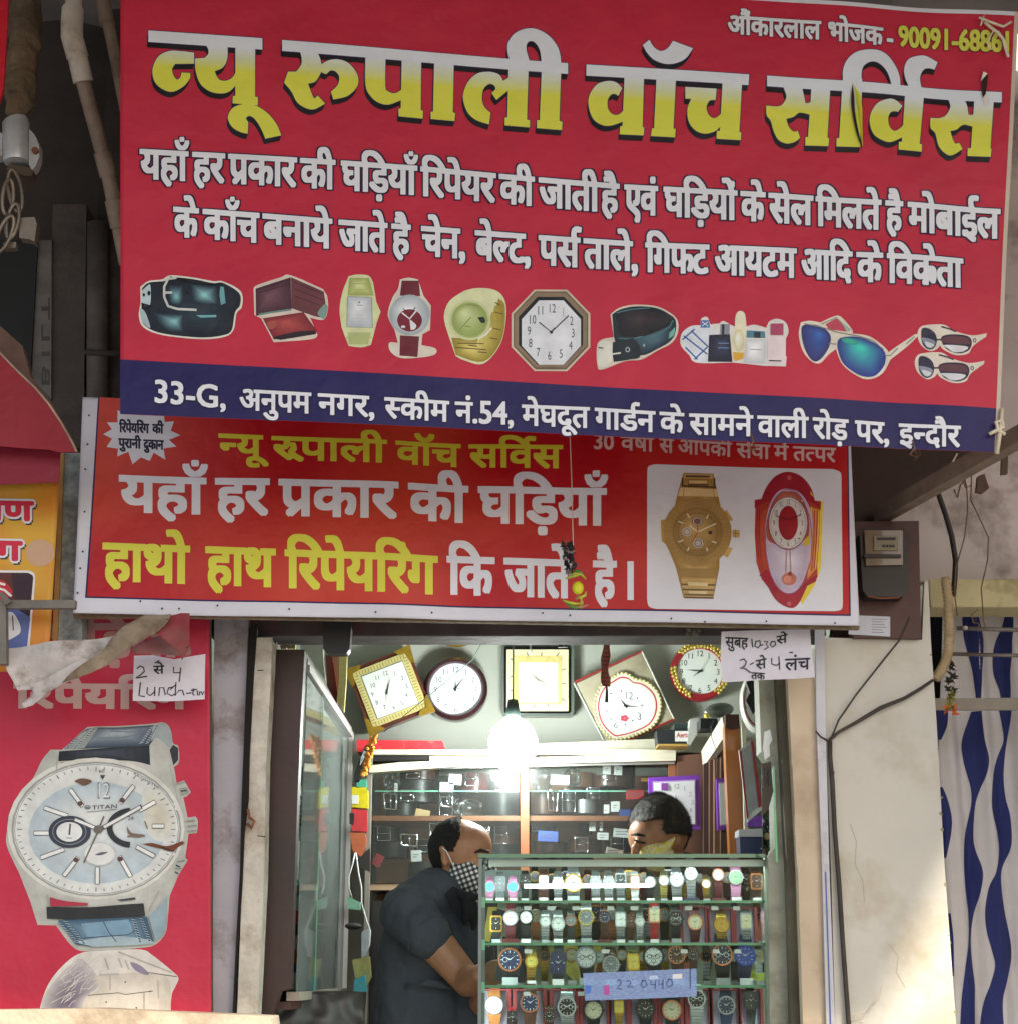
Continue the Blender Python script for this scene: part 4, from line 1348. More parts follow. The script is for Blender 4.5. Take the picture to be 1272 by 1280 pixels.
TC = mat('soiled_cloth', 'c2bcb9', 0.85, var=0.12, scale=25, bump=0.3, bscale=60, dirt='6e5a4e', dscale=16, damt=0.55)
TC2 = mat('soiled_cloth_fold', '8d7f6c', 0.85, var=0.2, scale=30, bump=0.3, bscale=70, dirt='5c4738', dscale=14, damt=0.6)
root = thing('torn_sheet', 'torn dirty white plastic sheet dangling across the top of the watch poster', 'sheet', P(90, 830, 3.7))
a6 = (0, 600, 4.24)
for nm_, s_, Y_, m_ in (('flap', '0,890! 80,882 300,858 560,835! 610,830! 560,900 440,1010 330,1070 200,1100 90,1115! 60,1050 20,970 0,930!', 3.70, TC),
                        ('flap', '150,1080! 300,1020 480,930 640,850! 620,900 440,1040 330,1085 240,1130 175,1195! 130,1212! 118,1190! 170,1130!', 3.685, TC),
                        ('strap', '640,800! 700,760 760,712! 905,708! 870,770 800,830 730,870 600,950 440,1040 330,1080! 420,990 540,900!', 3.67, TC2),
                        ('strap', '880,720! 960,706! 1010,712! 1000,860 960,950! 930,900 850,830 820,800!', 3.69, mat('faded_red_strip', '8f3a42', 0.85, var=0.2, dirt='6e5a50', damt=0.6)),
                        ('flap', '700,900! 850,830 960,880 1000,870! 1000,920 900,925 720,925!', 3.76, mat('grubby_film', '94585c', 0.6, var=0.2, dirt='8d8078', damt=0.7))):
    pr = Print(Surf(Y_, fold), 0, 0.0002, 6)
    pr.put(shape(s_, *a6), m_)
    o = pr.build(nm_, root)
    for p_ in o.data.polygons:
        p_.use_smooth = True
    o.modifiers.new('solid', 'SOLIDIFY').thickness = 0.0015

# watch poster, lower left
def rip3(x, z):
    return 0.002 * math.sin(x * 14 + z * 5) + 0.001 * math.sin(z * 20 + x * 8)


W = Surf(3.92, rip3)
wp = thing('watch_poster', 'red poster with a giant silver chronograph watch, hung left of the opening', 'poster', W.at(130, 1000))
sheet('poster_sheet', W, (-30, 760), (262, 758), (-30, 1275), (264, 1275), vinyl('poster_red', 'c02e48', 0.42), wp, 90, 140)
g = MB(); g.slab([(-40, 755), (262, 755), (264, 1280), (-40, 1280)], 3.935, 0.03, mat('door_board', '6b5d50', 0.8)); g.build('backing_board', wp)
text(W, 'lettering', wp, [('घिड़याँ', 60, 225)], [(60, 782), (225, 780)], 40, ink('b98a86'), 2.5)
text(W, 'lettering', wp, [('िरपेयिरंग', 18, 235)], [(18, 856), (235, 857)], 28, ink('c9a9a4'), 2.2)
a7 = (0, 895, 4.711)
pts_case = '300,200! 355,200! 380,190 500,80 540,65 700,60 900,45 960,38 1000,70 1020,160 1050,180 1055,270 1025,300! 1040,395! 1085,380! 1125,450! 1100,475! 1080,480! 1105,600! 1150,592! 1165,620 1160,690! 1110,695! 1090,835! 1105,850! 1050,940! 1000,1060! 990,1180 975,1280 910,1350 800,1370 560,1385 440,1370 330,1235! 220,1232! 180,1100! 110,920! 45,780 38,700 70,560 130,470 200,360 250,260'
off = 872
L = [('b4b6ae', ('s', pts_case, 560, 660, 'dcdcd4', 8)),
     ('20252e', ('s', '350,210! 880,170! 885,290! 760,265 500,262 345,268!', 620, 215, '3e4650', 5)),
     ('3c4858', ('s', '380,195! 470,110 540,72 700,68 900,55 960,60! 880,175! 500,195!', 700, 95, 'a4b0b8', 9)),
     ('9aa4a4', '900,60! 960,40 1005,80 1018,170! 1000,190! 930,130 890,150!'),
     ('8f9894', '470,110! 540,72! 580,72! 500,190! 380,200!'),
     ('3b4a60', ('l', 9, [[(400, 185), (520, 85)], [(440, 190), (555, 80)], [(830, 165), (900, 60)], [(865, 165), (925, 60)]])),
     ('c4ccd0', ('l', 3, [[(393, 182), (417, 177)], [(407, 171), (431, 166)], [(420, 160), (444, 155)], [(433, 149), (457, 144)], [(447, 138), (471, 133)], [(460, 127), (484, 122)], [(473, 116), (497, 111)], [(487, 105), (511, 99)], [(500, 93), (524, 88)], [(433, 187), (457, 182)], [(446, 175), (470, 169)], [(459, 163), (482, 157)], [(471, 150), (495, 145)], [(484, 138), (508, 133)], [(497, 126), (521, 120)], [(510, 114), (533, 108)], [(523, 102), (546, 96)], [(535, 89), (559, 84)], [(822, 162), (844, 157)], [(830, 151), (851, 145)], [(838, 139), (859, 134)], [(845, 127), (867, 122)], [(853, 116), (875, 110)], [(861, 104), (882, 99)], [(869, 92), (890, 87)], [(877, 81), (898, 75)], [(884, 69), (906, 64)], [(857, 162), (878, 157)], [(864, 151), (885, 145)], [(870, 139), (891, 134)], [(877, 127), (898, 122)], [(884, 116), (905, 110)], [(890, 104), (911, 99)], [(897, 92), (918, 87)], [(904, 81), (925, 75)], [(910, 69), (931, 64)]])),
     ('6f7c88', ('l', 6, [[(575, 130), (700, 130), (820, 110)], [(650, 90), (760, 95), (850, 80)]])),
     ('2b3038', '1000,200! 1020,170! 1050,190! 1050,260! 1022,292!'),
     ('b0344a', '362,275! 500,270! 470,285 355,318!'),
     ('a9aca6', ('l', 8, [[(340, 240), (335, 320)], [(1000, 290), (1030, 420), (1070, 600)]])),
     ('d4d4cb', ('e', 565, 665, 522, 418)), ('9a9e9a', ('e', 568, 668, 500, 398)), ('d9dcd8', ('e', 569, 669, 488, 388)), ('8d938f', ('r', 569, 669, 484, 384, 4)),
     ('d6dad6', ('s', (569, 669, 450, 352), 569, 800, 'b2c2ca', 7)), ('b4c3ca', ('s', (569, 690, 400, 300), 560, 600, 'dde1de', 10)),
     ('cfd2ca', ('s', '850,430 950,440 1020,560 1030,680 950,740 870,690 840,560', 935, 590, 'cdc6b2', 6))]
for i in range(60):
    t_ = rad(6 * i)
    a_, b_ = 465, 365
    k_ = 0.965 if i % 5 else 0.94
    L.append(('5b646c', ('l', 4, [[(569 + a_ * math.cos(t_), 669 + b_ * math.sin(t_)), (569 + a_ * k_ * math.cos(t_), 669 + b_ * k_ * math.sin(t_))]])))
for (x0_, y0_, x1_, y1_) in [(420, 440, 485, 528), (785, 418, 715, 510), (270, 545, 395, 588), (210, 692, 285, 692), (250, 835, 375, 790), (385, 938, 460, 842), (578, 900, 578, 985), (770, 942, 710, 835), (905, 825, 812, 775), (960, 650, 905, 650), (910, 510, 830, 555)]:
    L.append(('4a4e54', ('l', 28, [[(x0_, y0_), (x1_, y1_)]])))
    L.append(('e6e8e4', ('l', 20, [[(x0_, y0_), (x1_, y1_)]])))
for (x0_, y0_) in [(475, 518), (722, 498), (452, 850), (712, 845)]:
    L.append(('5d4440', ('e', x0_, y0_, 16, 14)))
L += [('3a3f4c', ('e', 415, 685, 125, 95)), ('dfe2e0', ('e', 413, 685, 76, 58)), ('8d9498', ('r', 413, 685, 100, 76, 4)), ('7d8488', ('l', 5, [[(395, 720), (425, 722)]])),
      ('4a4e52', ('l', 10, [[(413, 700), (418, 640)]])),
      ('2b2e34', ('r', 780, 660, 148, 118, 34, 95, 265)), ('2b2e34', ('l', 16, [[(665, 610), (760, 560), (790, 560)]])),
      ('7b6c5c', '750,650! 780,690 850,700 840,715 780,710 755,690'), ('7b6c5c', ('l', 7, [[(755, 710), (820, 715), (855, 708)], [(855, 622), (870, 665)]])),
      ('6e3c28', '840,755! 900,750 960,765 1000,765 1075,738! 1090,750! 1040,780 1020,800 960,785 900,772'), ('4a2a20', '930,765 1000,785 1015,800 970,790'),
      ('6a5040', '445,385 490,370 545,385 500,412 470,400'),
      ('dcdfdc', ('e', 590, 815, 95, 70)), ('a5aaa8', ('r', 590, 815, 92, 68, 3)), ('60656a', '565,820 600,805 640,805 600,822'),
      ('5a5f66', ('t', '12', 562, 655, 392, 96)), ('d9dedd', ('t', '12', 568, 650, 398, 84)),
      ('454a56', ('t', 'TITAN', 545, 695, 530, 24, 520)), ('454a56', ('r', 520, 540, 18, 12, 3)), ('454a56', ('l', 3, [[(505, 540), (535, 540)], [(512, 545), (528, 545)], [(515, 568), (690, 552)]])),
      ('454a56', ('t', '24', 755, 790, 592, 24)), ('454a56', ('t', '60', 585, 620, 318, 16)), ('454a56', '592,350! 625,350! 608,378!'),
      ('454a56', ('t', 'KILOMETER', 790, 940, 330, 14, 420)),
      ('5d6066', ('l', 26, [[(580, 668), (445, 612)]])), ('e2e4e0', ('l', 16, [[(570, 664), (450, 614)]])),
      ('5d6066', ('l', 26, [[(600, 665), (830, 538)]])), ('e2e4e0', ('l', 16, [[(620, 655), (825, 540)]])),
      ('6a6460', ('l', 9, [[(585, 668), (615, 595)], [(578, 690), (500, 865)]])), ('6a6560', ('e', 583, 670, 28, 24)),
      ('8d8f8a', ('l', 6, [[(1045, 400), (1090, 390)], [(1065, 430), (1105, 425), (1110, 455), (1070, 465), (1065, 430)], [(1100, 620), (1150, 615)], [(1105, 650), (1158, 645)], [(1105, 680), (1158, 676)], [(1045, 860), (1090, 850)], [(1035, 900), (1070, 900)]])),
      ('3a4250', ('l', 8, [[(1070, 445), (1100, 440)], [(1040, 880), (1060, 890)], [(1035, 920), (1050, 930)]])),
      ('2c2e30', '278,1125! 520,1128 740,1112 850,1105! 860,1180! 600,1205 280,1195!'), ('b0344a', '298,1068! 380,1090 525,1104! 520,1118! 300,1122!'),
      ('3e5a70', ('s', '345,1205! 870,1185! 910,1330! 700,1355 560,1360 450,1345!', 640, 1290, '9cb8c6', 9)), ('9fb4bc', '430,1330! 700,1300 890,1320! 880,1345 560,1362!'), ('789ab0', '480,1225! 760,1200! 770,1290 520,1300!'),
      ('2f4252', ('l', 10, [[(350, 1215), (470, 1345)], [(385, 1205), (500, 1340)], [(790, 1195), (830, 1330)], [(835, 1190), (885, 1325)]])),
      ('2f4252', ('l', 5, [[(500, 1310), (620, 1300), (760, 1290), (800, 1265)], [(615, 1215), (645, 1275), (690, 1330)]])),
      ('b4c4cc', ('l', 3, [[(343, 1217), (367, 1224)], [(357, 1232), (381, 1238)], [(370, 1246), (394, 1253)], [(383, 1261), (407, 1267)], [(397, 1275), (421, 1282)], [(410, 1290), (434, 1296)], [(423, 1304), (447, 1311)], [(437, 1319), (461, 1325)], [(450, 1333), (474, 1339)], [(378, 1208), (402, 1214)], [(391, 1223), (415, 1229)], [(404, 1238), (427, 1244)], [(416, 1253), (440, 1259)], [(429, 1268), (453, 1274)], [(442, 1283), (466, 1289)], [(455, 1298), (478, 1304)], [(468, 1313), (491, 1319)], [(480, 1328), (504, 1334)], [(781, 1198), (801, 1204)], [(786, 1213), (806, 1219)], [(790, 1228), (810, 1234)], [(795, 1243), (815, 1249)], [(799, 1258), (819, 1264)], [(804, 1273), (824, 1279)], [(808, 1288), (828, 1294)], [(813, 1303), (833, 1309)], [(817, 1318), (837, 1324)], [(827, 1193), (847, 1199)], [(832, 1208), (853, 1214)], [(838, 1223), (858, 1229)], [(843, 1238), (864, 1244)], [(849, 1253), (869, 1259)], [(854, 1268), (875, 1274)], [(860, 1283), (880, 1289)], [(866, 1298), (886, 1304)], [(871, 1313), (892, 1319)]])),
      ('8fa6b0', '880,1180! 960,1100 985,1060! 975,1260 920,1330!'), ('3b4044', '690,1085! 800,1070! 805,1082! 720,1092!'), ('a4aaa6', ('l', 8, [[(280, 1055), (290, 1110)], [(880, 1150), (940, 1030)], [(930, 1180), (970, 1080)]]))]
picture('printed_watch', W, wp, L, *a7, step=14)
a8 = (0, 1080, 4.711)
picture('printed_hand', W, wp, [
    ('d8d4cc', '480,525 620,512 830,505 900,540 1000,620 1050,670 1035,720 1010,780 1005,930! 228,930! 240,830 290,700 380,590'),
    ('bcb8b8', ('s', '480,560 560,640 580,720 500,800 490,930! 235,930! 250,800 330,680 420,590', 400, 810, '6e6678', 12)),
    ('cfccc6', ('l', 3.5, [[(451, 590), (467, 574), (483, 548)], [(538, 800), (560, 782), (584, 761)], [(434, 591), (448, 563), (489, 536)], [(508, 618), (523, 593), (560, 560)], [(528, 586), (548, 561), (573, 550)], [(423, 586), (448, 558), (469, 547)], [(536, 731), (560, 704), (581, 688)], [(455, 689), (468, 670), (510, 657)], [(402, 747), (416, 725), (446, 706)], [(559, 618), (575, 601), (608, 579)], [(392, 784), (407, 761), (449, 750)], [(406, 628), (428, 604), (443, 588)], [(436, 697), (446, 672), (493, 637)], [(491, 847), (501, 829), (550, 793)], [(406, 842), (426, 815), (445, 806)], [(415, 600), (431, 571), (455, 570)], [(401, 610), (424, 591), (440, 577)], [(555, 687), (568, 672), (586, 651)], [(475, 604), (486, 583), (513, 542)], [(421, 718), (444, 698), (481, 673)], [(362, 683), (373, 662), (400, 624)], [(516, 709), (526, 691), (553, 672)], [(360, 820), (372, 806), (418, 772)], [(557, 680), (581, 656), (611, 627)], [(428, 587), (441, 559), (485, 528)], [(387, 757), (410, 732), (441, 710)], [(470, 765), (484, 737), (528, 733)], [(552, 848), (573, 833), (609, 814)], [(551, 760), (562, 743), (600, 711)], [(494, 838), (507, 824), (551, 807)], [(527, 594), (550, 568), (584, 547)], [(528, 620), (549, 601), (585, 565)], [(422, 717), (433, 703), (470, 672)], [(524, 742), (537, 722), (577, 695)], [(392, 811), (415, 795), (439, 769)], [(504, 653), (518, 631), (563, 620)], [(419, 746), (443, 724), (462, 688)], [(501, 580), (526, 562), (540, 523)], [(409, 799), (422, 771), (445, 764)], [(428, 661), (447, 633), (479, 631)], [(381, 723), (398, 698), (425, 691)], [(363, 814), (379, 788), (423, 764)], [(475, 742), (490, 714), (519, 683)], [(379, 820), (402, 796), (422, 785)], [(500, 668), (521, 652), (532, 634)], [(510, 613), (534, 593), (557, 572)]])), ('c9c6be', ('l', 4, [[(320, 700), (440, 620), (500, 560)], [(350, 720), (470, 650), (560, 600)], [(330, 770), (450, 700), (560, 660)], [(400, 600), (420, 650)], [(480, 570), (500, 620)], [(300, 820), (420, 760)], [(360, 660), (380, 700)]])),
    ('ccc5b8', ('s', '560,660! 900,640 1000,700 1000,930! 480,930! 500,800 580,740', 760, 760, 'e2dccf', 7)), ('b7b2ac', ('l', 10, [[(590, 655), (700, 650)], [(620, 560), (640, 620)], [(700, 560), (720, 610)], [(740, 570), (760, 620)]])),
    ('8d8498', '770,580 830,600 880,650 840,650 790,620'), ('6b6258', ('l', 5, [[(520, 775), (700, 760), (740, 770), (900, 750)], [(870, 640), (1040, 665)]])), ('b4ada0', ('l', 9, [[(700, 520), (1010, 640)], [(650, 660), (650, 740)], [(850, 760), (850, 920)], [(930, 690), (935, 790)]])),
    ('5a5048', ('e', 740, 697, 5, 5)), ('5a5048', ('e', 628, 815, 5, 5)), ('5a5048', ('e', 805, 848, 5, 5)), ('5a5048', ('e', 718, 856, 5, 4)), ('5a5048', ('e', 895, 880, 5, 5)), ('5a5048', ('e', 885, 752, 5, 5))], *a8, step=14)

# handwritten note: lunch time
def note(name, label, outline, Y, rip, lines_, hand, inkc, dots=()):
    sf = Surf(Y, rip)
    root_ = thing(name, label, 'note', sf.at(outline[0][0], outline[0][1]))
    pr_ = Print(sf, 0, 0.0003, 14)
    pr_.put(poly(outline), mat('note_paper', 'd9d5df', 0.8, var=0.04, scale=30, bump=0.1, bscale=90))
    o_ = pr_.build('paper', root_)
    o_.modifiers.new('solid', 'SOLIDIFY').thickness = 0.0004
    pr_ = Print(sf, 0.0016, step=8)
    for wd, x0_, x1_, ya, yb, h_ in lines_:
        pr_.put(word(wd, x0_, x1_, ya, yb, h_), inkc, circ(0.35, 5))
    pr_.put(strokes(hand, 1.5), inkc)
    pr_.build('handwriting', root_)
    return root_


crz = lambda x, z: 0.0025 * math.sin(x * 40 + z * 25)
PEN = ink('24242c')
note('lunch_time_note', 'small white paper note reading Lunch-time in pen, stuck on the watch poster', [(168, 820), (190, 819), (218, 824), (257, 818), (256, 874), (210, 877), (166, 876)], 3.83, crz,
     [('से', 192, 205, 833, 832, 10)],
     [[(172, 836), (176, 833), (180, 835), (181, 840), (175, 845), (170, 848), (184, 846)],
      [(217, 834), (217, 841), (225, 841)], [(226, 835), (224, 852)],
      [(176, 854), (174, 870), (181, 871)], [(185, 860), (184, 867), (188, 870), (193, 866), (194, 859), (194, 870)], [(199, 870), (200, 860), (205, 860), (207, 869)],
      [(216, 859), (211, 860), (209, 867), (215, 870), (218, 868)], [(213, 862), (220, 856)], [(220, 853), (219, 870), (224, 863), (228, 863), (230, 869)], [(233, 867), (239, 866)],
      [(242, 861), (241, 868), (243, 869)], [(239, 863), (246, 862)], [(247, 864), (247, 869)], [(249, 869), (250, 865), (252, 865), (253, 869), (255, 865)], [(194, 829), (199, 826)]], PEN)
note('opening_hours_note', 'white paper note with handwritten opening hours under the right end of the smaller banner',
     [(901, 790), (940, 788), (1012, 787), (1013, 812), (1018, 847), (960, 850), (903, 853), (900, 822)], 3.86, crz,
     [('सुबह', 906, 934, 797, 798, 12), ('से', 970, 983, 796, 793, 10), ('से', 944, 957, 826, 823, 12), ('लंच', 981, 1011, 824, 823, 14), ('तक', 938, 955, 841, 842, 8)],
     [[(939, 799), (940, 809)], [(944, 802), (943, 808), (947, 810), (950, 806), (949, 801), (944, 802)], [(951, 807), (953, 806)],
      [(955, 802), (959, 802), (957, 806), (960, 809), (955, 812)], [(964, 802), (962, 806), (965, 809), (969, 806), (968, 802), (964, 802)],
      [(924, 826), (929, 824), (932, 828), (930, 833), (924, 836), (930, 836), (937, 841)], [(937, 831), (941, 829)],
      [(964, 823), (964, 830), (970, 832), (974, 829)], [(973, 821), (974, 837)], [(986, 816), (990, 816)]], PEN)

# posts at the left of the opening
PNT = mat('lilac_grey_paint', 'aeaab2', 0.6, var=0.1, scale=8, bump=0.2, bscale=25, dirt='6f5d50', dscale=9, damt=0.5)
PWH = mat('peeling_white', 'c2bdb0', 0.6, var=0.15, scale=14, bump=0.5, bscale=40, dirt='7d6346', dscale=10, damt=0.65)
CRK = mat('black_crack', '17120f', 0.95)
root = thing('door_post', 'peeling pale wooden post with a dark crack, right of the watch poster', 'post', P(300, 1280, 3.97))
g = MB(); g.slab([(268, 770), (311, 770), (306, 900), (303, 1010), (300, 1100), (292, 1272), (266, 1272)], 3.97, 0.06, PNT); autosmooth(g.build('flat_board', root, bevel=0.002))
g = MB(); g.slab([(313, 797), (341, 797), (338, 860), (333, 950), (330, 1100), (321, 1280), (296, 1280), (303, 1100), (306, 1010), (309, 900)], 3.95, 0.07, PWH)
autosmooth(g.build('round_board', root, bevel=0.008))
g = MB(); g.slab([(311, 785), (322, 780), (317, 850), (312, 950), (311, 1000), (306, 1040), (303, 1110), (297, 1190), (293, 1280), (290, 1280), (295, 1180), (300, 1090), (302, 1000), (306, 900)], 3.945, 0.02, CRK); g.build('crack', root)
g = MB(); g.tube([P(310, 1012, 3.94), P(312, 1022, 3.932), P(318, 1027, 3.93), P(314, 1035, 3.935), P(309, 1030, 3.94)], 0.004, RU, 6); g.build('knot', root, True)
g = MB(); g.tube([P(322, 838, 3.94), P(329, 838, 3.93)], 0.0012, NAIL, 5); g.build('nail', root)
g = MB(); g.tube([P(322, 1045, 3.94), P(332, 1046, 3.93)], 0.0012, NAIL, 5); g.build('nail', root)
BR = mat('dark_brown_paint', '3b2520', 0.45, var=0.15, scale=12, bump=0.1, bscale=30, dirt='28201d', dscale=3, damt=0.5)
g = MB(); g.slab([(345, 812), (381, 812), (376, 900), (370, 1050), (363, 1236), (350, 1240), (340, 1272), (322, 1272), (330, 1080), (338, 950)], 4.05, 0.05, BR)
o = autosmooth(g.build('shutter_edge', bevel=0.002))
tag(o, 'dark brown painted edge of the folded shutter at the left of the opening', 'shutter')
g = MB(); g.slab([(337, 790), (346, 790), (345, 812), (338, 812)], 4.07, 0.04, BR)
g.build('hinge_block', o)
# sill ledge at the bottom left
g = MB(); g.slab([(-40, 1263), (120, 1261), (338, 1271), (342, 1300), (-40, 1300)], 3.8, 0.14, mat('dusty_ledge', 'b5a893', 0.85, var=0.12, bump=0.3, dirt='7d6f5c'))
tag(g.build('stone_ledge', bevel=0.004), 'dusty beige ledge along the bottom left corner below the watch poster', 'ledge')

# ================================================================== RIGHT SIDE OUTDOORS
PINK = mat('faded_pink_plaster', 'b9a496', 0.9, var=0.08, scale=4, bump=0.3, bscale=20, dirt='8a7468', dscale=5, damt=0.4)
g = MB()
x_a = P(1150, 700, 4.35).x
z_a = P(1200, 727, 4.35).z
g.box((P(1080, 600, 4.35).x, 4.35, z_a), (4, 4.5, 5.2), PINK)
o = g.build('side_wall')
tag(o, 'faded pinkish plaster wall behind the right end of the big banner', 'wall')
CREAM = mat('cream_paint', 'ddd2a2', 0.75, var=0.06, bump=0.15, dirt='a08c5c', dscale=7, damt=0.35)
g = MB(); g.box((P(1158, 740, 4.25).x, 4.22, P(1200, 762, 4.25).z), (4, 4.349, P(1200, 727, 4.25).z), CREAM, 0.006)
tag(g.build('window_lintel'), 'cream painted concrete lintel above the barred window', 'lintel')
# brown panelling behind the meter
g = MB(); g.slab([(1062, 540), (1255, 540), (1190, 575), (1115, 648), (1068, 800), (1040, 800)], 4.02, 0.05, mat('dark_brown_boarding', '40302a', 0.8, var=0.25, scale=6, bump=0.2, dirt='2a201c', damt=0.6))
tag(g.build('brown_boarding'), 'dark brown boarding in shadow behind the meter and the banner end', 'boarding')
# banner frame strut
STL = mat('weathered_angle_iron', '8d7d70', 0.6, metal=0.3, var=0.2, scale=30, dirt='8a745f', dscale=12, damt=0.5)
g = MB()
a_, b_ = P(1300, 531, 3.36), P(1098, 645, 3.99)
d_ = (b_ - a_).normalized()
n_ = d_.cross(Vector((0, 0, 1))).normalized() * 0.016
u_ = Vector((0, 0, 0.02))
vs = [a_ - n_ - u_, a_ + n_ - u_, a_ + n_ + u_, a_ - n_ + u_, b_ - n_ - u_, b_ + n_ - u_, b_ + n_ + u_, b_ - n_ + u_]
g.add(vs, [(0, 1, 2, 3), (4, 7, 6, 5), (0, 4, 5, 1), (1, 5, 6, 2), (2, 6, 7, 3), (3, 7, 4, 0)], STL)
o = g.build('banner_strut', bevel=0.002)
tag(o, 'weathered metal strut running back from the big banner to the wall above the meter', 'strut')
# electricity meter
BRD = mat('meter_board', '50302a', 0.55, var=0.15, scale=9, bump=0.15, dirt='48281f', damt=0.4)
root = thing('electric_meter', 'old electricity meter with a dusty window on a red brown board', 'meter', P(1110, 720, 3.92))
g = MB(); g.slab([(1068, 652), (1148, 651), (1151, 798), (1066, 797)], 3.94, 0.05, BRD); g.build('board', root, bevel=0.003)
DKP = mat('dark_bakelite', '261c15', 0.5, var=0.2)
g = MB(); g.slab([(1074, 668), (1080, 661), (1128, 662), (1135, 668), (1136, 736), (1130, 746), (1084, 746), (1078, 738)], 3.885, 0.054, DKP); autosmooth(g.build('case', root, bevel=0.006))
g = MB(); g.slab([(1080, 663), (1128, 663), (1128, 706), (1082, 707)], 3.876, 0.012, mat('yellowed_cover', '6a5230', 0.3, var=0.25, scale=40, coat=0.5, dirt='5c4a30', damt=0.5)); autosmooth(g.build('window_cover', root, bevel=0.003))
g = MB(); g.slab([(1092, 670), (1122, 671), (1122, 688), (1092, 688)], 3.872, 0.006, mat('meter_plate', '857c66', 0.5)); q_ = g.build('name_plate', root)
g = MB()
g.slab([(1096, 672), (1119, 672), (1119, 674.5), (1096, 674.5)], 3.869, 0.0034, DKP)
for i in range(4):
    g.slab([(1103 + i * 4, 681), (1105.5 + i * 4, 681), (1105.5 + i * 4, 683.5), (1103 + i * 4, 683.5)], 3.869, 0.0034, DKP)
g.build('counter_digits', q_)
g = MB(); g.slab([(1080, 692), (1126, 693), (1126, 697), (1080, 697)], 3.871, 0.006, DKP); g.build('cover_bar', root)
g = MB(); g.tube([P(1084, 745, 3.88), P(1100, 748, 3.875), P(1124, 747, 3.88)], 0.0016, mat('copper_seal', '9a5a40', 0.5, metal=0.5), 6); g.build('seal_wire', root)
pr = Print(Surf(3.94), 0.001)
pr.put(poly([(1061, 769), (1112, 771), (1112, 796), (1060, 793)]), mat('sticker_paper', 'c9ccd4', 0.6, var=0.03))
for i in range(6):
    pr.put(strokes([[(1089, 774 + i * 3.3), (1108 - (i * 5) % 7, 774.4 + i * 3.3)]], 0.7), ink('6b7080'))
pr.build('sticker', root)

# pillar, trunking, beige jamb
g = MB()
za_ = P(1030, 798, 3.95).z
g.slab([(1029, 797), (1152, 800), (1155, 727), (1160, 727), (1163, 800), (1170, 900), (1180, 1080), (1196, 1300), (1044, 1300), (1038, 1080), (1030, 870)], 3.96, 0.35, M['wallp'])
pil = tag(g.build('white_pillar', bevel=0.004), 'broad off white plastered pillar right of the opening, sunlit at its foot', 'pillar')
PS = Surf(3.96)
random.seed(77)
for pts_ in ([(1062, 1030), (1070, 1052), (1068, 1080), (1078, 1102), (1080, 1128)], [(1110, 1180), (1122, 1196), (1120, 1216), (1131, 1235)]):
    pr = Print(PS, 0.0004); pr.put(strokes([pts_], 0.7), mat('hair_crack', 'a59c86', 0.9)); pr.build('crack', pil)
for i in range(9):
    side = 0
    y_ = random.uniform(815, 1270)
    x_ = {0: 1168 + (y_ - 870) * 0.063, 1: 1052 + (y_ - 900) * 0.05, 2: random.uniform(1050, 1160), 3: random.uniform(1050, 1150)}[side] + random.uniform(-2, 1)
    r_ = random.uniform(0.8, 2.4)
    pr = Print(PS, 0.0004); pr.put(poly([(x_ + r_ * random.uniform(.6, 1.2) * math.cos(t_), y_ + r_ * random.uniform(.7, 1.5) * math.sin(t_)) for t_ in [k * 0.785 for k in range(8)]]), mat('plaster_chip', '9c8d70', 0.95, var=0.2)); pr.build('chip', pil)
TRK = mat('trunking_white', 'c2c2c8', 0.4, var=0.05, dirt='8a8580', damt=0.25)
g = MB(); g.slab([(1019, 785), (1030, 785), (1030.5, 870), (1036, 1080), (1044, 1300), (1033, 1300), (1027, 1080), (1020, 900)], 3.945, 0.014, TRK)
o = g.build('cable_trunking', bevel=0.002)
tag(o, 'slim white plastic cable trunking on the left edge of the pillar', 'trunking')
g = MB(); g.tube([P(1031.5, 1090, 3.943), P(1038, 1290, 3.943)], 0.0012, mat('blue_cable', '3f62b0', 0.5), 5); g.build('blue_line', o)
BJ = mat('yellowed_paint_jamb', 'c9b79c', 0.7, var=0.1, scale=6, bump=0.3, bscale=30, dirt='a08a70', dscale=4, damt=0.5)
g = MB(); g.slab([(984, 845), (1017, 845), (1018, 860), (1022, 980), (1030, 1160), (1035, 1300), (1004, 1300), (997, 1090), (990, 960)], 3.96, 0.10, BJ)
tag(g.build('beige_jamb', bevel=0.003), 'yellowed beige jamb between the opening and the white pillar', 'jamb')
DJ = mat('dark_jamb_edge', '5b5647', 0.85, var=0.25, scale=10, bump=0.4, dirt='3b372e', dscale=6, damt=0.6)  # outer edge darker than the inner face
GJ = mat('grey_green_jamb', 'a3a592', 0.6, var=0.12, scale=8, bump=0.25, dirt='6c6a58', dscale=8, damt=0.5)
root = thing('shop_jamb', 'worn grey green door jamb with peeled patches at the right of the opening', 'jamb', P(975, 1290, 4.03))
g = MB(); g.slab([(970, 840), (983, 840), (989, 960), (996, 1090), (1003, 1300), (990, 1300), (984, 1090), (977, 960)], 4.0, 0.14, DJ); g.build('outer_edge', root)
g = MB(); g.slab([(947, 830), (971, 840), (976, 960), (983, 1090), (989, 1300), (962, 1300), (960, 1070), (968, 1060), (966, 960), (951, 940)], 4.05, 0.08, GJ); g.build('inner_face', root)
g = MB(); g.slab([(955, 915), (962, 912), (965, 925), (961, 932), (962, 945), (956, 950), (953, 935)], 4.046, 0.004, mat('fresh_white_patch', 'e6eae6', 0.6)); g.build('bare_patch', root)
g = MB(); g.slab([(951, 955), (963, 952), (966, 990), (960, 1012), (952, 1020)], 4.044, 0.005, mat('dark_rust_lock', '4a4238', 0.7)); q_ = g.build('lock_plate', root, bevel=0.001)
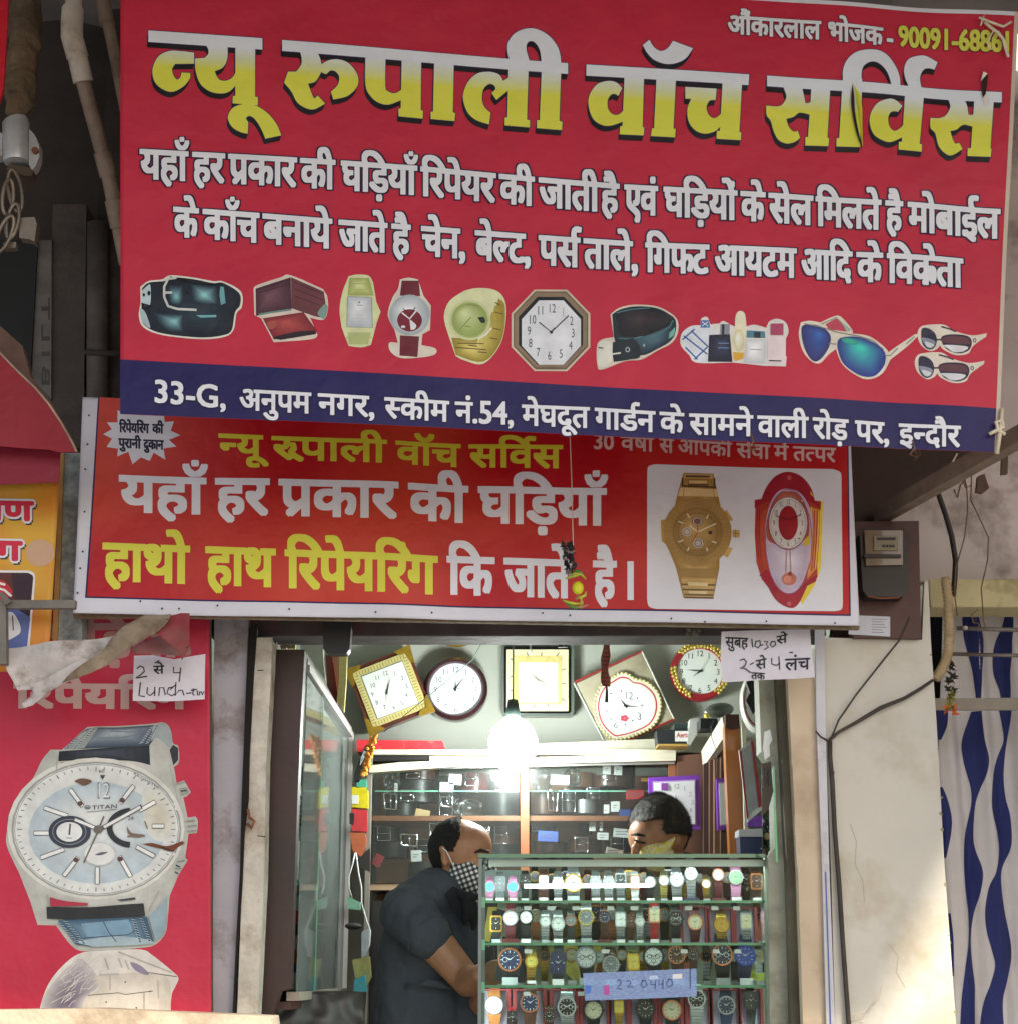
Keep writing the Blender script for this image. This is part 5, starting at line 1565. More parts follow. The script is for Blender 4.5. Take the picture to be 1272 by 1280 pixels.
g = MB(); g.slab([(953, 960), (956, 960), (956, 985), (953, 985)], 4.038, 0.006, DKP); g.slab([(960, 962), (963, 962), (963, 980), (960, 980)], 4.038, 0.006, DKP); g.build('keyhole_slot', q_)
g = MB(); g.slab([(965, 958), (967.5, 958), (972, 1078), (969, 1078)], 4.046, 0.004, mat('green_glass_edge', '3fbf7a', 0.2, coat=1)); g.build('glass_strip', root)
for v_, w_ in (([(951, 1060), (956, 1063), (954, 1066), (959, 1068)], 0.004),):
    g = MB(); g.tube([P(a, b, 4.03) for a, b in v_], 0.0035, DKP, 6); g.build('screw', root, True)

# cables on the pillar
CAB = mat('dusty_black_cable', '3f3831', 0.7, var=0.25)
Yc = 3.95
root = thing('service_cable', 'dark service cable running down the white pillar from a knot of wires', 'cable', P(1040, 925, Yc))
g = MB(); g.tube([P(a, b, Yc - 0.004) for a, b in [(1037, 926), (1037, 945), (1040, 980), (1043, 1040), (1048, 1100), (1053, 1180), (1060, 1275), (1062, 1300)]], 0.0055, CAB, 8); g.build('thick_cable', root, True)
g = MB(); g.tube([P(a, b, Yc - 0.006) for a, b in [(1019, 914), (1025, 921), (1034, 926), (1040, 922), (1048, 915), (1070, 903), (1100, 885), (1130, 873), (1150, 861), (1166, 850)]], 0.0042, CAB, 8, rs=[.002, .002, .003, .0045, .0035, .0042, .005, .0042, .004, .0035]); g.build('branch_cable', root, True)
g = MB(); g.tube([P(a, b, Yc - 0.01) for a, b in [(1038, 924), (1048, 900), (1070, 868), (1100, 830), (1124, 800), (1136, 772)]], 0.0022, CAB, 6); g.build('thin_wire', root, True)
g = MB(); c_ = P(1040, 966, Yc - 0.008); g.ellipsoid(c_, (0.005, 0.005, 0.006), CAB); g.build('knot', root, True)
g = MB()
g.tube([P(a, b, Yc - 0.01) for a, b in [(1062, 1275), (1070, 1268), (1080, 1265), (1084, 1272), (1078, 1278), (1068, 1276)]], 0.0013, ROPE, 5)
g.tube([P(a, b, Yc - 0.014) for a, b in [(1082, 1266), (1092, 1252), (1100, 1240), (1102, 1231), (1099, 1248), (1090, 1258)]], 0.0009, ROPE, 5)
g.build('loose_wire_end', root, True)
# flexible conduit
CF = mat('aged_conduit', 'b09c78', 0.6, var=0.15, scale=20, dirt='7d6a4c', damt=0.5)
g = MB()
cl = [(1181, 722), (1185, 752), (1186, 790), (1185, 815), (1181, 828), (1175, 840), (1168, 849)]
pts, rs = [], []
dense = []
for i in range(len(cl) - 1):
    for k in range(24):
        u_ = k / 24
        dense.append((cl[i][0] + (cl[i + 1][0] - cl[i][0]) * u_, cl[i][1] + (cl[i + 1][1] - cl[i][1]) * u_))
for i, (a, b) in enumerate(dense):
    pts.append(P(a, b, 3.98 if b > 800 else 4.0))
    rs.append(0.0125 if (i // 2) % 2 else 0.0105)
g.tube(pts, 0.012, CF, 14, rs=rs)
o = g.build('flexible_conduit', smooth=True)
tag(o, 'ribbed beige flexible conduit hanging over the left side of the barred window', 'conduit')
g = MB(); g.tube([P(a, b, 4.15 - 0.001 * i) for i, (a, b) in enumerate([(1168, 600), (1172, 616), (1182, 645), (1189, 670), (1194, 700), (1193, 722), (1191, 745)])], 0.0072, mat('black_cable', '2b2725', 0.5), 8)
tag(g.build('black_cable', smooth=True), 'black cable curving down the pink wall into the conduit', 'cable')
WR = mat('thin_brown_wire', '6a5238', 0.7)
wires = [([(1200, 596), (1208, 612), (1209, 640), (1205, 672), (1200, 690), (1194, 712), (1193, 745), (1196, 770)], 0.0016, 'thin brown wire looping down beside the black cable'),
         ([(1214, 590), (1213, 625), (1226, 652), (1235, 672), (1234, 700), (1226, 735), (1229, 775), (1231, 786)], 0.0016, 'thin kinked wire hanging from the strut over the curtain'),
         ([(1196, 567), (1190, 578), (1180, 595)], 0.0022, 'short pale cord end hanging behind the banner corner'),
         ([(1147, 560), (1150, 568), (1143, 574), (1139, 580), (1148, 570)], 0.0014, 'small twist of wire below the navy strip near the meter'),
         ([(1222, 762), (1214, 768), (1216, 778), (1224, 780), (1222, 790)], 0.0016, 'curled wire end on the first bar of the window')]
for pts_, r_, lb_ in wires:
    g = MB(); g.tube([P(a, b, 3.9) for a, b in pts_], r_, WR if r_ < 0.002 else ROPE, 6)
    tag(g.build('hanging_wire', smooth=True), lb_, 'wire')
g = MB()
g.tube([P(a, b, 3.88) for a, b in [(1190, 600), (1198, 594), (1206, 600), (1200, 606), (1196, 622), (1192, 612)]], 0.0022, WR, 6)
g.tube([P(a, b, 3.88) for a, b in [(1203, 592), (1208, 610), (1214, 606)]], 0.0022, WR, 6)
tag(g.build('twisted_wire', smooth=True), 'knot of twisted wire under the metal strut', 'wire')
g = MB(); g.slab([(1222, 595), (1230, 592), (1236, 610), (1228, 616), (1220, 614)], 3.8, 0.015, mat('dead_brown_tape', '5a4636', 0.8, bump=0.4))
tag(g.build('tape_scrap', bevel=0.002), 'brown scrap of tape hanging under the strut near the right edge', 'scrap')
g = MB(); g.slab([(1252, 566), (1260, 562), (1259, 592), (1251, 593)], 3.75, 0.01, mat('dead_brown_tape'))
tag(g.build('tape_scrap'), 'short dark strap hanging from the strut at the far right', 'scrap')

# window: sheet coloured dark for the unlit room, curtain, bars
g = MB(); g.box((P(1150, 900, 4.4).x, 4.62, 0.3), (3.2, 4.7, P(1200, 740, 4.3).z + 0.05), mat('room_shade', '1a1716', 0.9))
tag(g.build('window_opening'), 'dark inside of the barred window behind the curtain', 'window')


def ripc(x, z):
    return 0.015 * math.sin(x * 62 + 0.4 * math.sin(z * 2)) + 0.004 * math.sin(x * 140 + z) + 0.006 * math.sin(x * 28 + 1)


Cu = Surf(4.42, ripc)
root = thing('window_curtain', 'off white curtain with wavy navy blue stripes behind the window bars', 'curtain', Cu.at(1220, 1000))
CW = mat('curtain_cloth', 'dfdbda', 0.85, var=0.04, bump=0.15, bscale=150)
sheet('cloth', Cu, (1176, 752), (1330, 752), (1160, 1330), (1340, 1330), CW, root, 110, 30, th=0.001)
CBm = mat('curtain_blue', '2a3370', 0.8, var=0.08)
c4 = lambda a, b: (940 + a / 3.048, 860 + b / 3.048)
stripes = [
    [(40, 575, 640, 1), (290, 580, 650, 1), (900, 585, 668, 1), (1050, 620, 664, 1), (1170, 632, 655, 1)],
    [(790, 762, 792, 1), (860, 755, 792, 1), (930, 735, 790, 1), (1000, 720, 790, 1), (1080, 722, 788, 1), (1140, 738, 790, 1), (1240, 770, 790, 1)]]


def stripe(rows, m):
    Lp = [(a, y) for y, a, b in rows]
    Rp = [(b, y) for y, a, b in rows]
    s_ = ' '.join('%g,%g' % p_ for p_ in Lp) + ' ' + ' '.join('%g,%g' % p_ for p_ in reversed(Rp))
    k_ = s_.split()
    n1 = len(Lp)
    for i in (0, n1 - 1, n1, len(k_) - 1):
        k_[i] += '!'
    return parse(' '.join(k_))


c8 = lambda a, b: (1040 + a / 3.556, 540 + b / 3.556)
A1 = [(740, 1203, 1220), (765, 1203, 1220), (793, 1204.5, 1228), (810, 1208, 1229), (835, 1214, 1226), (857, 1217, 1225), (875, 1219, 1224)]
A2 = [(y, 940 + a / 3.048, 940 + b / 3.048) for y, a, b in [(860 + v / 3.048, a, b) for v, a, b in [(90, 835, 868), (200, 803, 880), (270, 808, 897), (330, 822, 888), (385, 835, 868), (450, 836, 850), (560, 815, 845), (620, 808, 853), (700, 806, 878), (780, 812, 870), (860, 824, 850), (960, 822, 835), (1050, 808, 840), (1130, 797, 852), (1200, 788, 850), (1330, 780, 846)]]]
B1 = [(740, 1256, 1264), (765, 1255, 1263), (785, 1252, 1263), (800, 1246, 1262), (818, 1242, 1262), (842, 1243, 1261), (862, 1250, 1262), (875, 1252, 1262)]
B2 = [(860 + v / 3.048, 940 + a / 3.048, 940 + b / 3.048) for v, a, b in [(80, 943, 986), (140, 955, 982), (200, 961, 974), (260, 940, 966), (340, 918, 962), (420, 908, 970), (480, 912, 985), (560, 935, 992), (620, 941, 986), (700, 925, 952), (760, 900, 950), (850, 886, 965), (930, 892, 985), (1000, 910, 995), (1060, 922, 990), (1130, 905, 965), (1200, 885, 950), (1330, 868, 958)]]
C1 = [(860 + v / 3.048, 940 + a / 3.048, 940 + b / 3.048) for v, a, b in [(60, 690, 736), (90, 690, 738), (150, 690, 734), (200, 700, 714)]]
C2 = [(860 + v / 3.048, 940 + a / 3.048, 940 + b / 3.048) for v, a, b in [(380, 690, 718), (430, 690, 738), (500, 690, 753), (560, 690, 750), (650, 715, 732)]]
C3 = [(860 + v / 3.048, 940 + a / 3.048, 940 + b / 3.048) for v, a, b in [(860, 700, 748), (940, 700, 757), (1040, 700, 760), (1100, 740, 760)]]
for rows in (A1, A2, B1, B2, C1, C2, C3):
    pr = Print(Cu, 0.0015, 0.0001, 5)
    pr.put(poly(stripe(rows, CBm)), CBm)
    pr.build('blue_stripe', root)
GB = mat('galvanised_bar', '8b8680', 0.5, metal=0.5, var=0.15, dirt='6a5c50')
root = thing('window_grille', 'horizontal metal window bars in front of the wavy striped curtain', 'grille', P(1220, 820, 4.2))
g = MB(); g.tube([P(1196, 785.5, 4.25), P(1330, 789, 4.25)], 0.0055, GB, 10); g.build('bar', root, True)
g = MB(); g.tube([P(1188, 817.5, 4.25), P(1330, 821, 4.25)], 0.0050, GB, 10); g.build('bar', root, True)
g = MB(); g.slab([(1168, 873), (1330, 872), (1330, 887.5), (1168, 887.5)], 4.24, 0.012, mat('grille_flat', '9c9486', 0.6, metal=0.2, var=0.1)); g.build('flat_bar', root, bevel=0.001)
g = MB(); c_ = P(1206, 785, 4.24); g.ellipsoid(c_, (0.007, 0.007, 0.006), mat('white_paint_blob', 'd9d4c8', 0.5)); g.build('weld', root, True)
# dried garland
root = thing('dried_garland', 'dried leaf and marigold garland hanging by the flat window bar', 'garland', P(1188, 870, 4.1))
random.seed(3)
for (n_, y0_, y1_, col, w_, k_) in ((26, 828, 866, '2c2a22', 8, 'dark_leaf'), (20, 862, 886, '7d7a2c', 7, 'green_leaf'), (10, 882, 895, 'c8622c', 8, 'marigold')):
    g = MB()
    for i in range(n_):
        c_ = P(1188 + random.uniform(-w_, w_) * (0.6 if k_ != 'marigold' else 1), random.uniform(y0_, y1_), 4.1 + random.uniform(-0.01, 0.01))
        r_ = Matrix.Rotation(random.uniform(0, 6.28), 3, 'Y') @ Matrix.Rotation(random.uniform(-1, 1), 3, 'X')
        L_ = 0.012
        vs = [c_ + r_ @ Vector(v) for v in ((-L_, 0, 0), (0, 0.002, L_ * 0.3), (L_, 0, 0), (0, -0.002, -L_ * 0.3))]
        g.add(vs, [(0, 1, 2), (0, 2, 3)], mat('garland_' + k_, col, 0.8, var=0.3, scale=80))
    g.build(k_, root)['kind'] = 'stuff'

# lemon and chilli charm on its thread
root = thing('lemon_chilli_charm', 'lemon and green chilli charm on a thread in front of the smaller banner', 'charm', P(716, 720, 3.6))
Yn = 3.62
g = MB(); g.tube([P(712, 545, Yn), P(714, 600, Yn), P(716, 682, Yn)], 0.0012, mat('pale_thread', 'd6b9a8', 0.8), 6); g.build('thread', root)
g = MB()
for i in range(90):
    t_ = i / 90
    c_ = P(708 + 6 * t_ + random.uniform(-1, 1) * (7 - 3 * abs(t_ - .4)), 678 + 42 * t_, Yn + random.uniform(-.008, .008))
    r_ = Matrix.Rotation(random.uniform(0, 6.28), 3, 'Y') @ Matrix.Rotation(random.uniform(-1.5, 1.5), 3, 'X')
    L_ = random.uniform(0.004, 0.010)
    vs = [c_ + r_ @ Vector(v) for v in ((-L_, 0, 0), (0, .002, L_ * .6), (L_, 0, 0), (0, -.002, -L_ * .6), (0, .004, 0))]
    g.add(vs, [(0, 1, 4), (1, 2, 4), (2, 3, 4), (3, 0, 4)], mat(*(('charcoal_rag', '2e2a2c') if random.random() < .75 else ('ash_grey_rag', '8d8782')), 0.9, var=0.3, scale=100))
g.build('charred_tuft', root)['kind'] = 'stuff'
LM = mat('lemon_skin', 'd6d420', 0.4, var=0.1, scale=60, bump=0.2, bscale=400)
g = MB(); g.ellipsoid(P(722, 735, Yn - 0.004), (0.0125, 0.012, 0.015), LM, 20, 14); g.build('lemon', root, True)
CHG = mat('chilli_green', '4f7a1c', 0.3, var=0.2, scale=60, coat=0.4)
CHY = mat('chilli_yellow_green', 'a8ae2a', 0.35, var=0.2, scale=60, coat=0.3)
for pts_, m_ in (([(711, 719), (718, 717), (726, 718), (732, 724)], CHY), ([(716, 716), (722, 713), (727, 717), (726, 721)], CHG), ([(706, 723), (714, 721), (724, 719)], CHY), ([(732, 739), (731, 744), (726, 747), (718, 748)], CHY), ([(720, 743), (724, 747), (720, 750)], mat('dry_chilli', 'a87c58', 0.6)),
               ([(703, 750), (709, 753), (719, 755), (727, 754)], CHY), ([(705, 752), (712, 758), (720, 760), (728, 759)], CHG), ([(716, 759), (726, 759), (735, 756)], mat('dry_chilli', 'a87c58')), ([(726, 748), (727, 754), (724, 758)], CHY)):
    g = MB(); g.tube([P(a, b, Yn - 0.003) for a, b in pts_], 0.004, m_, 8, rs=[.0014] + [.0038] * (len(pts_) - 2) + [.0012]); g.build('chilli', root, True)

# ================================================================== INTERIOR: back cabinet
def PX(px, py, x0):
    """the point on the vertical plane x = x0 that shows at a photograph pixel"""
    xc, yc = (px - 636) / FOC, (640 - py) / FOC
    d = Vector((xc, CP - yc * SP, SP + yc * CP))
    return CAM + d * (x0 / xc)


WOOD = mat('reddish_shelf_wood', '8d5a3c', 0.45, var=0.15, scale=12, bump=0.05)
WOODD = mat('brown_cabinet_back', 'b58d72', 0.6, var=0.15, scale=10)
ALU = mat('aluminium_track', 'b9bdba', 0.35, metal=0.5, var=0.06)
CRM = mat('cream_strip', 'cdc9b4', 0.5, var=0.05)
GL = glassmat('clear_glass', 'f1f7f4', 0.0, 0.02, 0.22)
GLD = glassmat('hazy_door_glass', 'f2f6f5', 0.1, 0.22, 0.4, 0.03)  # pale haze and roughness spread the bulb's glare over the doors
GE = mat('green_glass_rim', '1f6e50', 0.15, var=0.1, coat=1.0)
GE2 = mat('pale_green_glass_rim', '7fd0ae', 0.15, var=0.1, coat=1.0)

cab = thing('wall_cabinet', 'brown glass fronted wall cabinet full of belts along the back of the shop', 'cabinet', P(655, 1280, 5.25))
bx0, bx1 = P(464, 1000, 5.25).x, P(846, 1000, 5.25).x
ztop, zs1, zs2, zbot = P(655, 957, 5.25).z, P(655, 1026, 5.25).z, P(655, 1113, 5.25).z, 0.45
g = MB(); g.box((bx0, 5.53, zbot), (bx1, 5.60, ztop), WOODD); g.build('back_panel', cab)
g = MB(); g.box((bx0, 5.262, zs1), (bx1, 5.528, zs1 + 0.016), WOOD); g.build('shelf', cab, bevel=0.001)
g = MB(); g.box((bx0, 5.262, zs2), (bx1, 5.528, zs2 + 0.018), mat('pale_shelf', 'a58c70', 0.5)); g.build('shelf', cab, bevel=0.001)
xm0, xm1 = P(650, 1000, 5.25).x, P(661, 1000, 5.25).x
g = MB(); g.box((xm0, 5.24, zs2 + 0.02), (xm1, 5.26, ztop - 0.002), WOOD); g.build('middle_stile', cab, bevel=0.001)
g = MB(); g.box((bx0 - 0.012, 5.22, 0.45), (bx0 + 0.003, 5.25, ztop + 0.03), mat('grey_stile', '8a857c', 0.5, metal=0.2)); g.build('left_stile', cab, bevel=0.001)
g = MB(); g.slab([(835, 950), (844, 950), (844, 1075), (835, 1075)], 5.24, 0.02, WOOD); g.build('right_stile', cab, bevel=0.001)
g = MB(); g.slab([(462, 957), (500, 953), (844, 941), (844, 951), (600, 956), (462, 966)], 5.20, 0.05, CRM); g.build('top_strip', cab, bevel=0.001)
g = MB(); g.slab([(550, 955), (844, 950.5), (842, 955), (551, 961)], 5.225, 0.012, ALU); g.build('door_track', cab)
g = MB(); g.box((bx0, 5.255, ztop + 0.035), (bx1, 5.61, ztop + 0.05), CRM); g.build('cabinet_top', cab)
g = MB(); g.box((bx0 + 0.004, 5.28, zbot), (bx1, 5.50, zs2 - 0.03), mat('black_cupboard_door', '1b1a1b', 0.4, var=0.2)); g.build('lower_door', cab, bevel=0.002)
for a, b in ((467, 649), (662, 834)):
    xa, xb = P(a, 1000, 5.25).x, P(b, 1000, 5.25).x
    zg = P(a, 990, 5.3).z
    g = MB(); g.box((xa, 5.30, zg), (xb, 5.52, zg + 0.004), GE2 if False else GL); g.build('glass_shelf', cab)
    g = MB(); g.box((xa, 5.2985, zg), (xb, 5.2998, zg + 0.004), GE2); g.build('glass_shelf_rim', cab)
    g = MB(); g.box((xa, 5.256, zs2 + 0.022), (xb, 5.259, ztop - 0.004), GLD); g.build('sliding_pane', cab)
    g = MB(); g.box((xa, 5.2565, zs1 - 0.21), (xb, 5.2585, zs2), GLD); 

# --- cabinet contents
BLK = mat('black_leather', '0f1012', 0.4, var=0.25, scale=60)
BRN = mat('brown_leather', '4a2a20', 0.35, var=0.25, scale=60, coat=0.3)
MRN = mat('maroon_leather', '5d2428', 0.3, var=0.2, scale=60, coat=0.4)
TAN = mat('tan_leather', '8a5a34', 0.4, var=0.2, scale=60, coat=0.3)
CHR = mat('chrome', 'c9ccd0', 0.15, metal=1.0, var=0.05)
TAGW = mat('white_price_tag', 'e2e4e2', 0.6, var=0.03)
PLA = glassmat('clear_plastic_bag', 'e8eef0', 0.5, 0.25)


def solid_spiral(c, rx, ry, h, turns, m, m2=None):
    """belt rolled up, axis vertical"""
    mb = MB()
    n_ = int(28 * turns)
    vs, fs = [], []
    for i in range(n_ + 1):
        t_ = 2 * math.pi * i / 28
        k_ = 1 - 0.55 * i / n_
        for dr, z in ((0, -h / 2), (0, h / 2), (-0.003, h / 2), (-0.003, -h / 2)):
            vs.append((c[0] + (rx * k_ + dr) * math.cos(t_), c[1] + (ry * k_ + dr) * math.sin(t_), c[2] + z))
    for i in range(n_):
        a = i * 4
        for k in range(4):
            fs.append((a + k, a + (k + 1) % 4, a + 4 + (k + 1) % 4, a + 4 + k))
    mb.add(vs, fs, m)
    return mb


NB = [0]


def belt(x0, y0, x1, y1, col, label, Y=5.36, buckle=True):
    NB[0] += 1
    buckle = NB[0] % 2 == 0
    x0, x1, y0 = x0 - 4, x1 + 4, y0 - 2
    a, b = P(x0, y0, Y), P(x1, y1, Y)
    c = Vector(((a.x + b.x) / 2, Y + 0.02, (a.z + b.z) / 2))
    rx = (b.x - a.x) / 2
    root_ = thing('rolled_belt', label, 'belt', (c.x, c.y, b.z), 'rolled belts in the back cabinet')
    o_ = solid_spiral(c, rx, min(rx, 0.06), abs(a.z - b.z), 3, col).build('strap', root_)
    autosmooth(o_)
    if buckle:
        g_ = MB()
        h_ = abs(a.z - b.z) * 0.62
        yb = c.y - min(rx, 0.06) - 0.003
        w_ = min(rx * 0.6, 0.02)
        bxx = c.x - rx * 0.2
        g_.tube([(bxx - w_, yb, c.z - h_ * .8), (bxx + w_, yb, c.z - h_ * .8), (bxx + w_, yb, c.z + h_ * .8), (bxx - w_, yb, c.z + h_ * .8)], 0.0022, CHR, 6, closed=True)
        g_.tube([(bxx - w_, yb - .001, c.z), (bxx + w_, yb - .001, c.z)], 0.0018, CHR, 6)
        g_.build('buckle', root_, True)
    return root_


def pricetag(x0, y0, x1, y1, label, Y=5.30, rot=0.0, m=None, ink_=True, cat='tag', name='price_tag'):
    cx, cy = (x0 + x1) / 2, (y0 + y1) / 2
    pts = []
    for a, b in ((x0, y0), (x1, y0), (x1, y1), (x0, y1)):
        dx, dy = a - cx, b - cy
        pts.append((cx + dx * math.cos(rot) - dy * math.sin(rot), cy + dx * math.sin(rot) + dy * math.cos(rot)))
    g_ = MB(); g_.slab(pts, Y, 0.012 if name != 'price_tag' else 0.0015, m or TAGW)
    o_ = g_.build(name, bevel=0.0008 if name != 'price_tag' else 0)
    tag(o_, label, cat, 'small packets and tags in the back cabinet')
    if ink_:
        s_ = Print(Surf(Y), 0.0006)
        s_.put(strokes([[(x0 + 3, cy - 1.5), (x1 - 4, cy - 1.5)], [(x0 + 3, cy + 1.5), (x1 - 6, cy + 1.5)]], 0.9), ink('6a6a72'))
        s_.build('print', o_)
    return o_


belts = [
    (486, 978, 545, 989, BLK, 'wide black rolled belt on top of the pile at the left of the upper shelf'),
    (488, 991, 546, 1003, BLK, 'black rolled belt in the middle of the left pile on the upper shelf'),
    (484, 1006, 520, 1020, BLK, 'black rolled belt at the foot of the left pile on the upper shelf'),
    (500, 964, 545, 975, BRN, 'brown rolled belt lying above the left pile of black belts'),
    (546, 972, 570, 984, BLK, 'small black rolled belt under the white tags of the upper shelf'),
    (577, 969, 611, 984, MRN, 'glossy maroon rolled belt left of the bulb'),
    (573, 985, 612, 992, MRN, 'thin maroon rolled belt under the glossy maroon one'),
    (613, 979, 651, 990, BLK, 'black rolled belt just left of the cabinet middle post, upper'),
    (607, 994, 650, 1020, BLK, 'large black rolled belt just left of the cabinet middle post, lower'),
    (549, 994, 573, 1020, BLK, 'black rolled belt beside the shiny buckles on the upper shelf'),
    (662, 992, 698, 1018, BRN, 'brown rolled belt right of the cabinet middle post'),
    (700, 990, 727, 1016, BLK, 'black rolled belt in the middle of the right half of the upper shelf'),
    (711, 968, 741, 984, TAN, 'tan rolled belt high in the right half of the cabinet'),
    (742, 972, 790, 984, BRN, 'dark brown rolled belt under the top white tags, right half'),
    (760, 956, 790, 970, BLK, 'black rolled belt behind the top white tags, right half'),
    (730, 988, 758, 1000, BLK, 'black rolled belt above the round silver one'),
    (718, 1002, 746, 1017, mat('silver_mesh', '9a9da0', 0.3, metal=0.7), 'silver grey rolled belt in the right half of the upper shelf'),
    (470, 1036, 500, 1052, BLK, 'black rolled belt at the left end of the lower shelf'),
    (470, 1056, 508, 1072, BLK, 'black rolled belt under the first one on the lower shelf'),
    (520, 1052, 548, 1066, BLK, 'black rolled belt left of the bald man on the lower shelf'),
    (512, 1080, 548, 1098, BLK, 'black rolled belt by the shoulder of the bald man'),
    (612, 1036, 650, 1056, BRN, 'brown rolled belt right of the bald head on the lower shelf'),
    (606, 1058, 650, 1070, BLK, 'black rolled belt under the brown one, right of the bald head'),
    (662, 1034, 690, 1040, BLK, 'flat black rolled belt above the blue and red packet'),
    (668, 1054, 706, 1066, BRN, 'brown rolled belt below the blue and red packet'),
    (712, 1050, 748, 1066, BRN, 'brown rolled belt left of the bowed head, lower shelf'),
    (726, 1030, 736, 1044, BLK, 'small black rolled belt left of the two white tags, lower shelf'),
    (758, 1050, 790, 1064, BLK, 'black rolled belt just left of the bowed head')]
for b_ in belts:
    belt(*b_)
items = [
    (561, 968, 577, 981, 'white square tag with a dark dot above the maroon belt', 0.1, None), (550, 978, 567, 990, 'white tag below the dotted one on the upper shelf', 0.02, None),
    (493, 979, 497, 990, 'narrow white tag on the left black belts', 0, None), (514, 1063, 527, 1077, 'white square tag left of the bald head', -0.05, None),
    (688, 969, 711, 981, 'wide white printed tag at the upper right of the bulb', 0.05, None), (753, 956, 763, 968, 'left one of two white tags at the top of the right half', 0.03, None),
    (767, 958, 777, 969, 'right one of two white tags at the top of the right half', 0.05, None), (754, 1006, 761, 1017, 'small cream tag beside the silver belt', 0.02, None),
    (763, 1002, 774, 1015, 'white tag next to the small cream tag', 0.0, None), (736, 1027, 744, 1039, 'left one of two upright white tags on the lower shelf', 0.05, None),
    (749, 1027, 753, 1039, 'narrow upright white tag on the lower shelf', 0.05, None), (746, 1041, 760, 1050, 'pale grey tag below the upright white tags', 0.03, None),
    (766, 1036, 788, 1047, 'long white packet just left of the bowed head', 0.1, None)]
for a in items:
    pricetag(a[0], a[1], a[2], a[3], a[4], 5.29, a[5])
pricetag(782, 988, 804, 999, 'red packet beside the purple clock', 5.29, -0.05, mat('red_packet', 'c0393a', 0.5), True, 'packet', 'packet')
pricetag(773, 1012, 789, 1028, 'small blue packet under the red one', 5.29, 0.0, mat('blue_packet', '3a56a0', 0.5), False, 'packet', 'packet')
pricetag(672, 1039, 697, 1052, 'little blue, white and red packet right of the middle post', 5.29, 0.05, mat('blue_red_packet', '4a62b4', 0.5), True, 'packet', 'packet')
pricetag(757, 1061, 778, 1069, 'tilted white card above the counter, left of the bowed head', 4.9, 0.25, None, True, 'card', 'card')
pricetag(519, 1012, 537, 1024, 'crumpled cream packet on the upper shelf', 5.29, 0.2, mat('cream_packet', 'd0b080', 0.7), False, 'packet', 'packet')
pricetag(467, 1068, 478, 1083, 'small red packet at the left end of the lower shelf', 5.29, 0.5, mat('dull_red_packet', 'a03038', 0.5), False, 'packet', 'packet')
pricetag(801, 973, 812, 977, 'small orange label left of the purple clock', 5.29, 0, mat('orange_label', 'c08a3c', 0.5), False, 'label', 'packet')
for x0_, y0_, x1_, y1_, lb_ in [(480, 992, 496, 1012, 'bright square belt buckle standing at the left of the upper shelf'), (551, 996, 566, 1009, 'bright belt buckle in the middle of the upper shelf'), (501, 1043, 522, 1058, 'large shiny belt buckle at the left of the lower shelf'),
                                (537, 1029, 552, 1046, 'shiny belt buckle left of the bald head'), (684, 988, 697, 1014, 'tall shiny belt buckle right of the middle post'), (605, 1034, 612, 1046, 'narrow bright belt buckle above the bald forehead')]:
    Yb = 5.285
    g = MB(); g.tube([P(x0_, y0_, Yb), P(x1_, y0_ + 1, Yb), P(x1_ - 1, y1_, Yb), P(x0_ + 1, y1_ - 1, Yb)], 0.0035, CHR, 8, closed=True)
    g.tube([P((x0_ + x1_) / 2, y0_, Yb - .002), P((x0_ + x1_) / 2 + 1, y1_, Yb - .002)], 0.002, CHR, 6)
    tag(g.build('belt_buckle', smooth=True), lb_, 'buckle', 'loose belt buckles in the back cabinet')
# plastic wrapped rolls
for x0_, y0_, x1_, y1_, lb_ in [(480, 958, 500, 992, 'clear plastic roll at the top left of the cabinet'), (664, 962, 690, 990, 'clear plastic bag right of the bulb'), (566, 998, 602, 1021, 'crumpled clear plastic bag on the upper shelf'), (705, 960, 726, 984, 'clear plastic bag over the tan belt')]:
    a, b = P(x0_, y0_, 5.31), P(x1_, y1_, 5.31)
    bm = bmesh.new(); bmesh.ops.create_icosphere(bm, subdivisions=3, radius=1)
    for v in bm.verts:
        n_ = noise.noise(v.co * 3 + Vector((x0_, 0, 0))) * 0.35 + 1
        v.co = Vector(((a.x + b.x) / 2 + v.co.x * abs(b.x - a.x) / 2 * n_, 5.315 + v.co.y * 0.025 * n_, (a.z + b.z) / 2 + v.co.z * abs(a.z - b.z) / 2 * n_))
    me = bpy.data.meshes.new('plastic_bag'); bm.to_mesh(me); bm.free(); me.materials.append(PLA)
    o = bpy.data.objects.new('plastic_bag', me); COL.objects.link(o)
    tag(o, lb_, 'bag', 'plastic bags in the back cabinet')

# on top of the cabinet
g = MB(); g.slab([(446, 925), (552, 926), (555, 930), (555, 939), (552, 941), (446, 940)], 5.3, 0.16, mat('red_long_box', 'c23038', 0.35, var=0.1, dirt='b8705c', dscale=20, damt=0.3)); tag(g.build('long_red_box', bevel=0.003), 'long red box lying on top of the back cabinet', 'box')
g = MB(); g.slab([(462, 942), (536, 943), (536, 950), (462, 952)], 5.28, 0.1, mat('flat_black_box', '1c1a1a', 0.5)); tag(g.build('flat_black_box'), 'flat black box under the long red box', 'box')
g = MB(); g.slab([(537, 941), (612, 940), (612, 951), (537, 952)], 5.29, 0.1, mat('beige_carton', 'b8ad98', 0.7)); tag(g.build('flat_carton'), 'flat beige carton right of the long red box', 'carton')


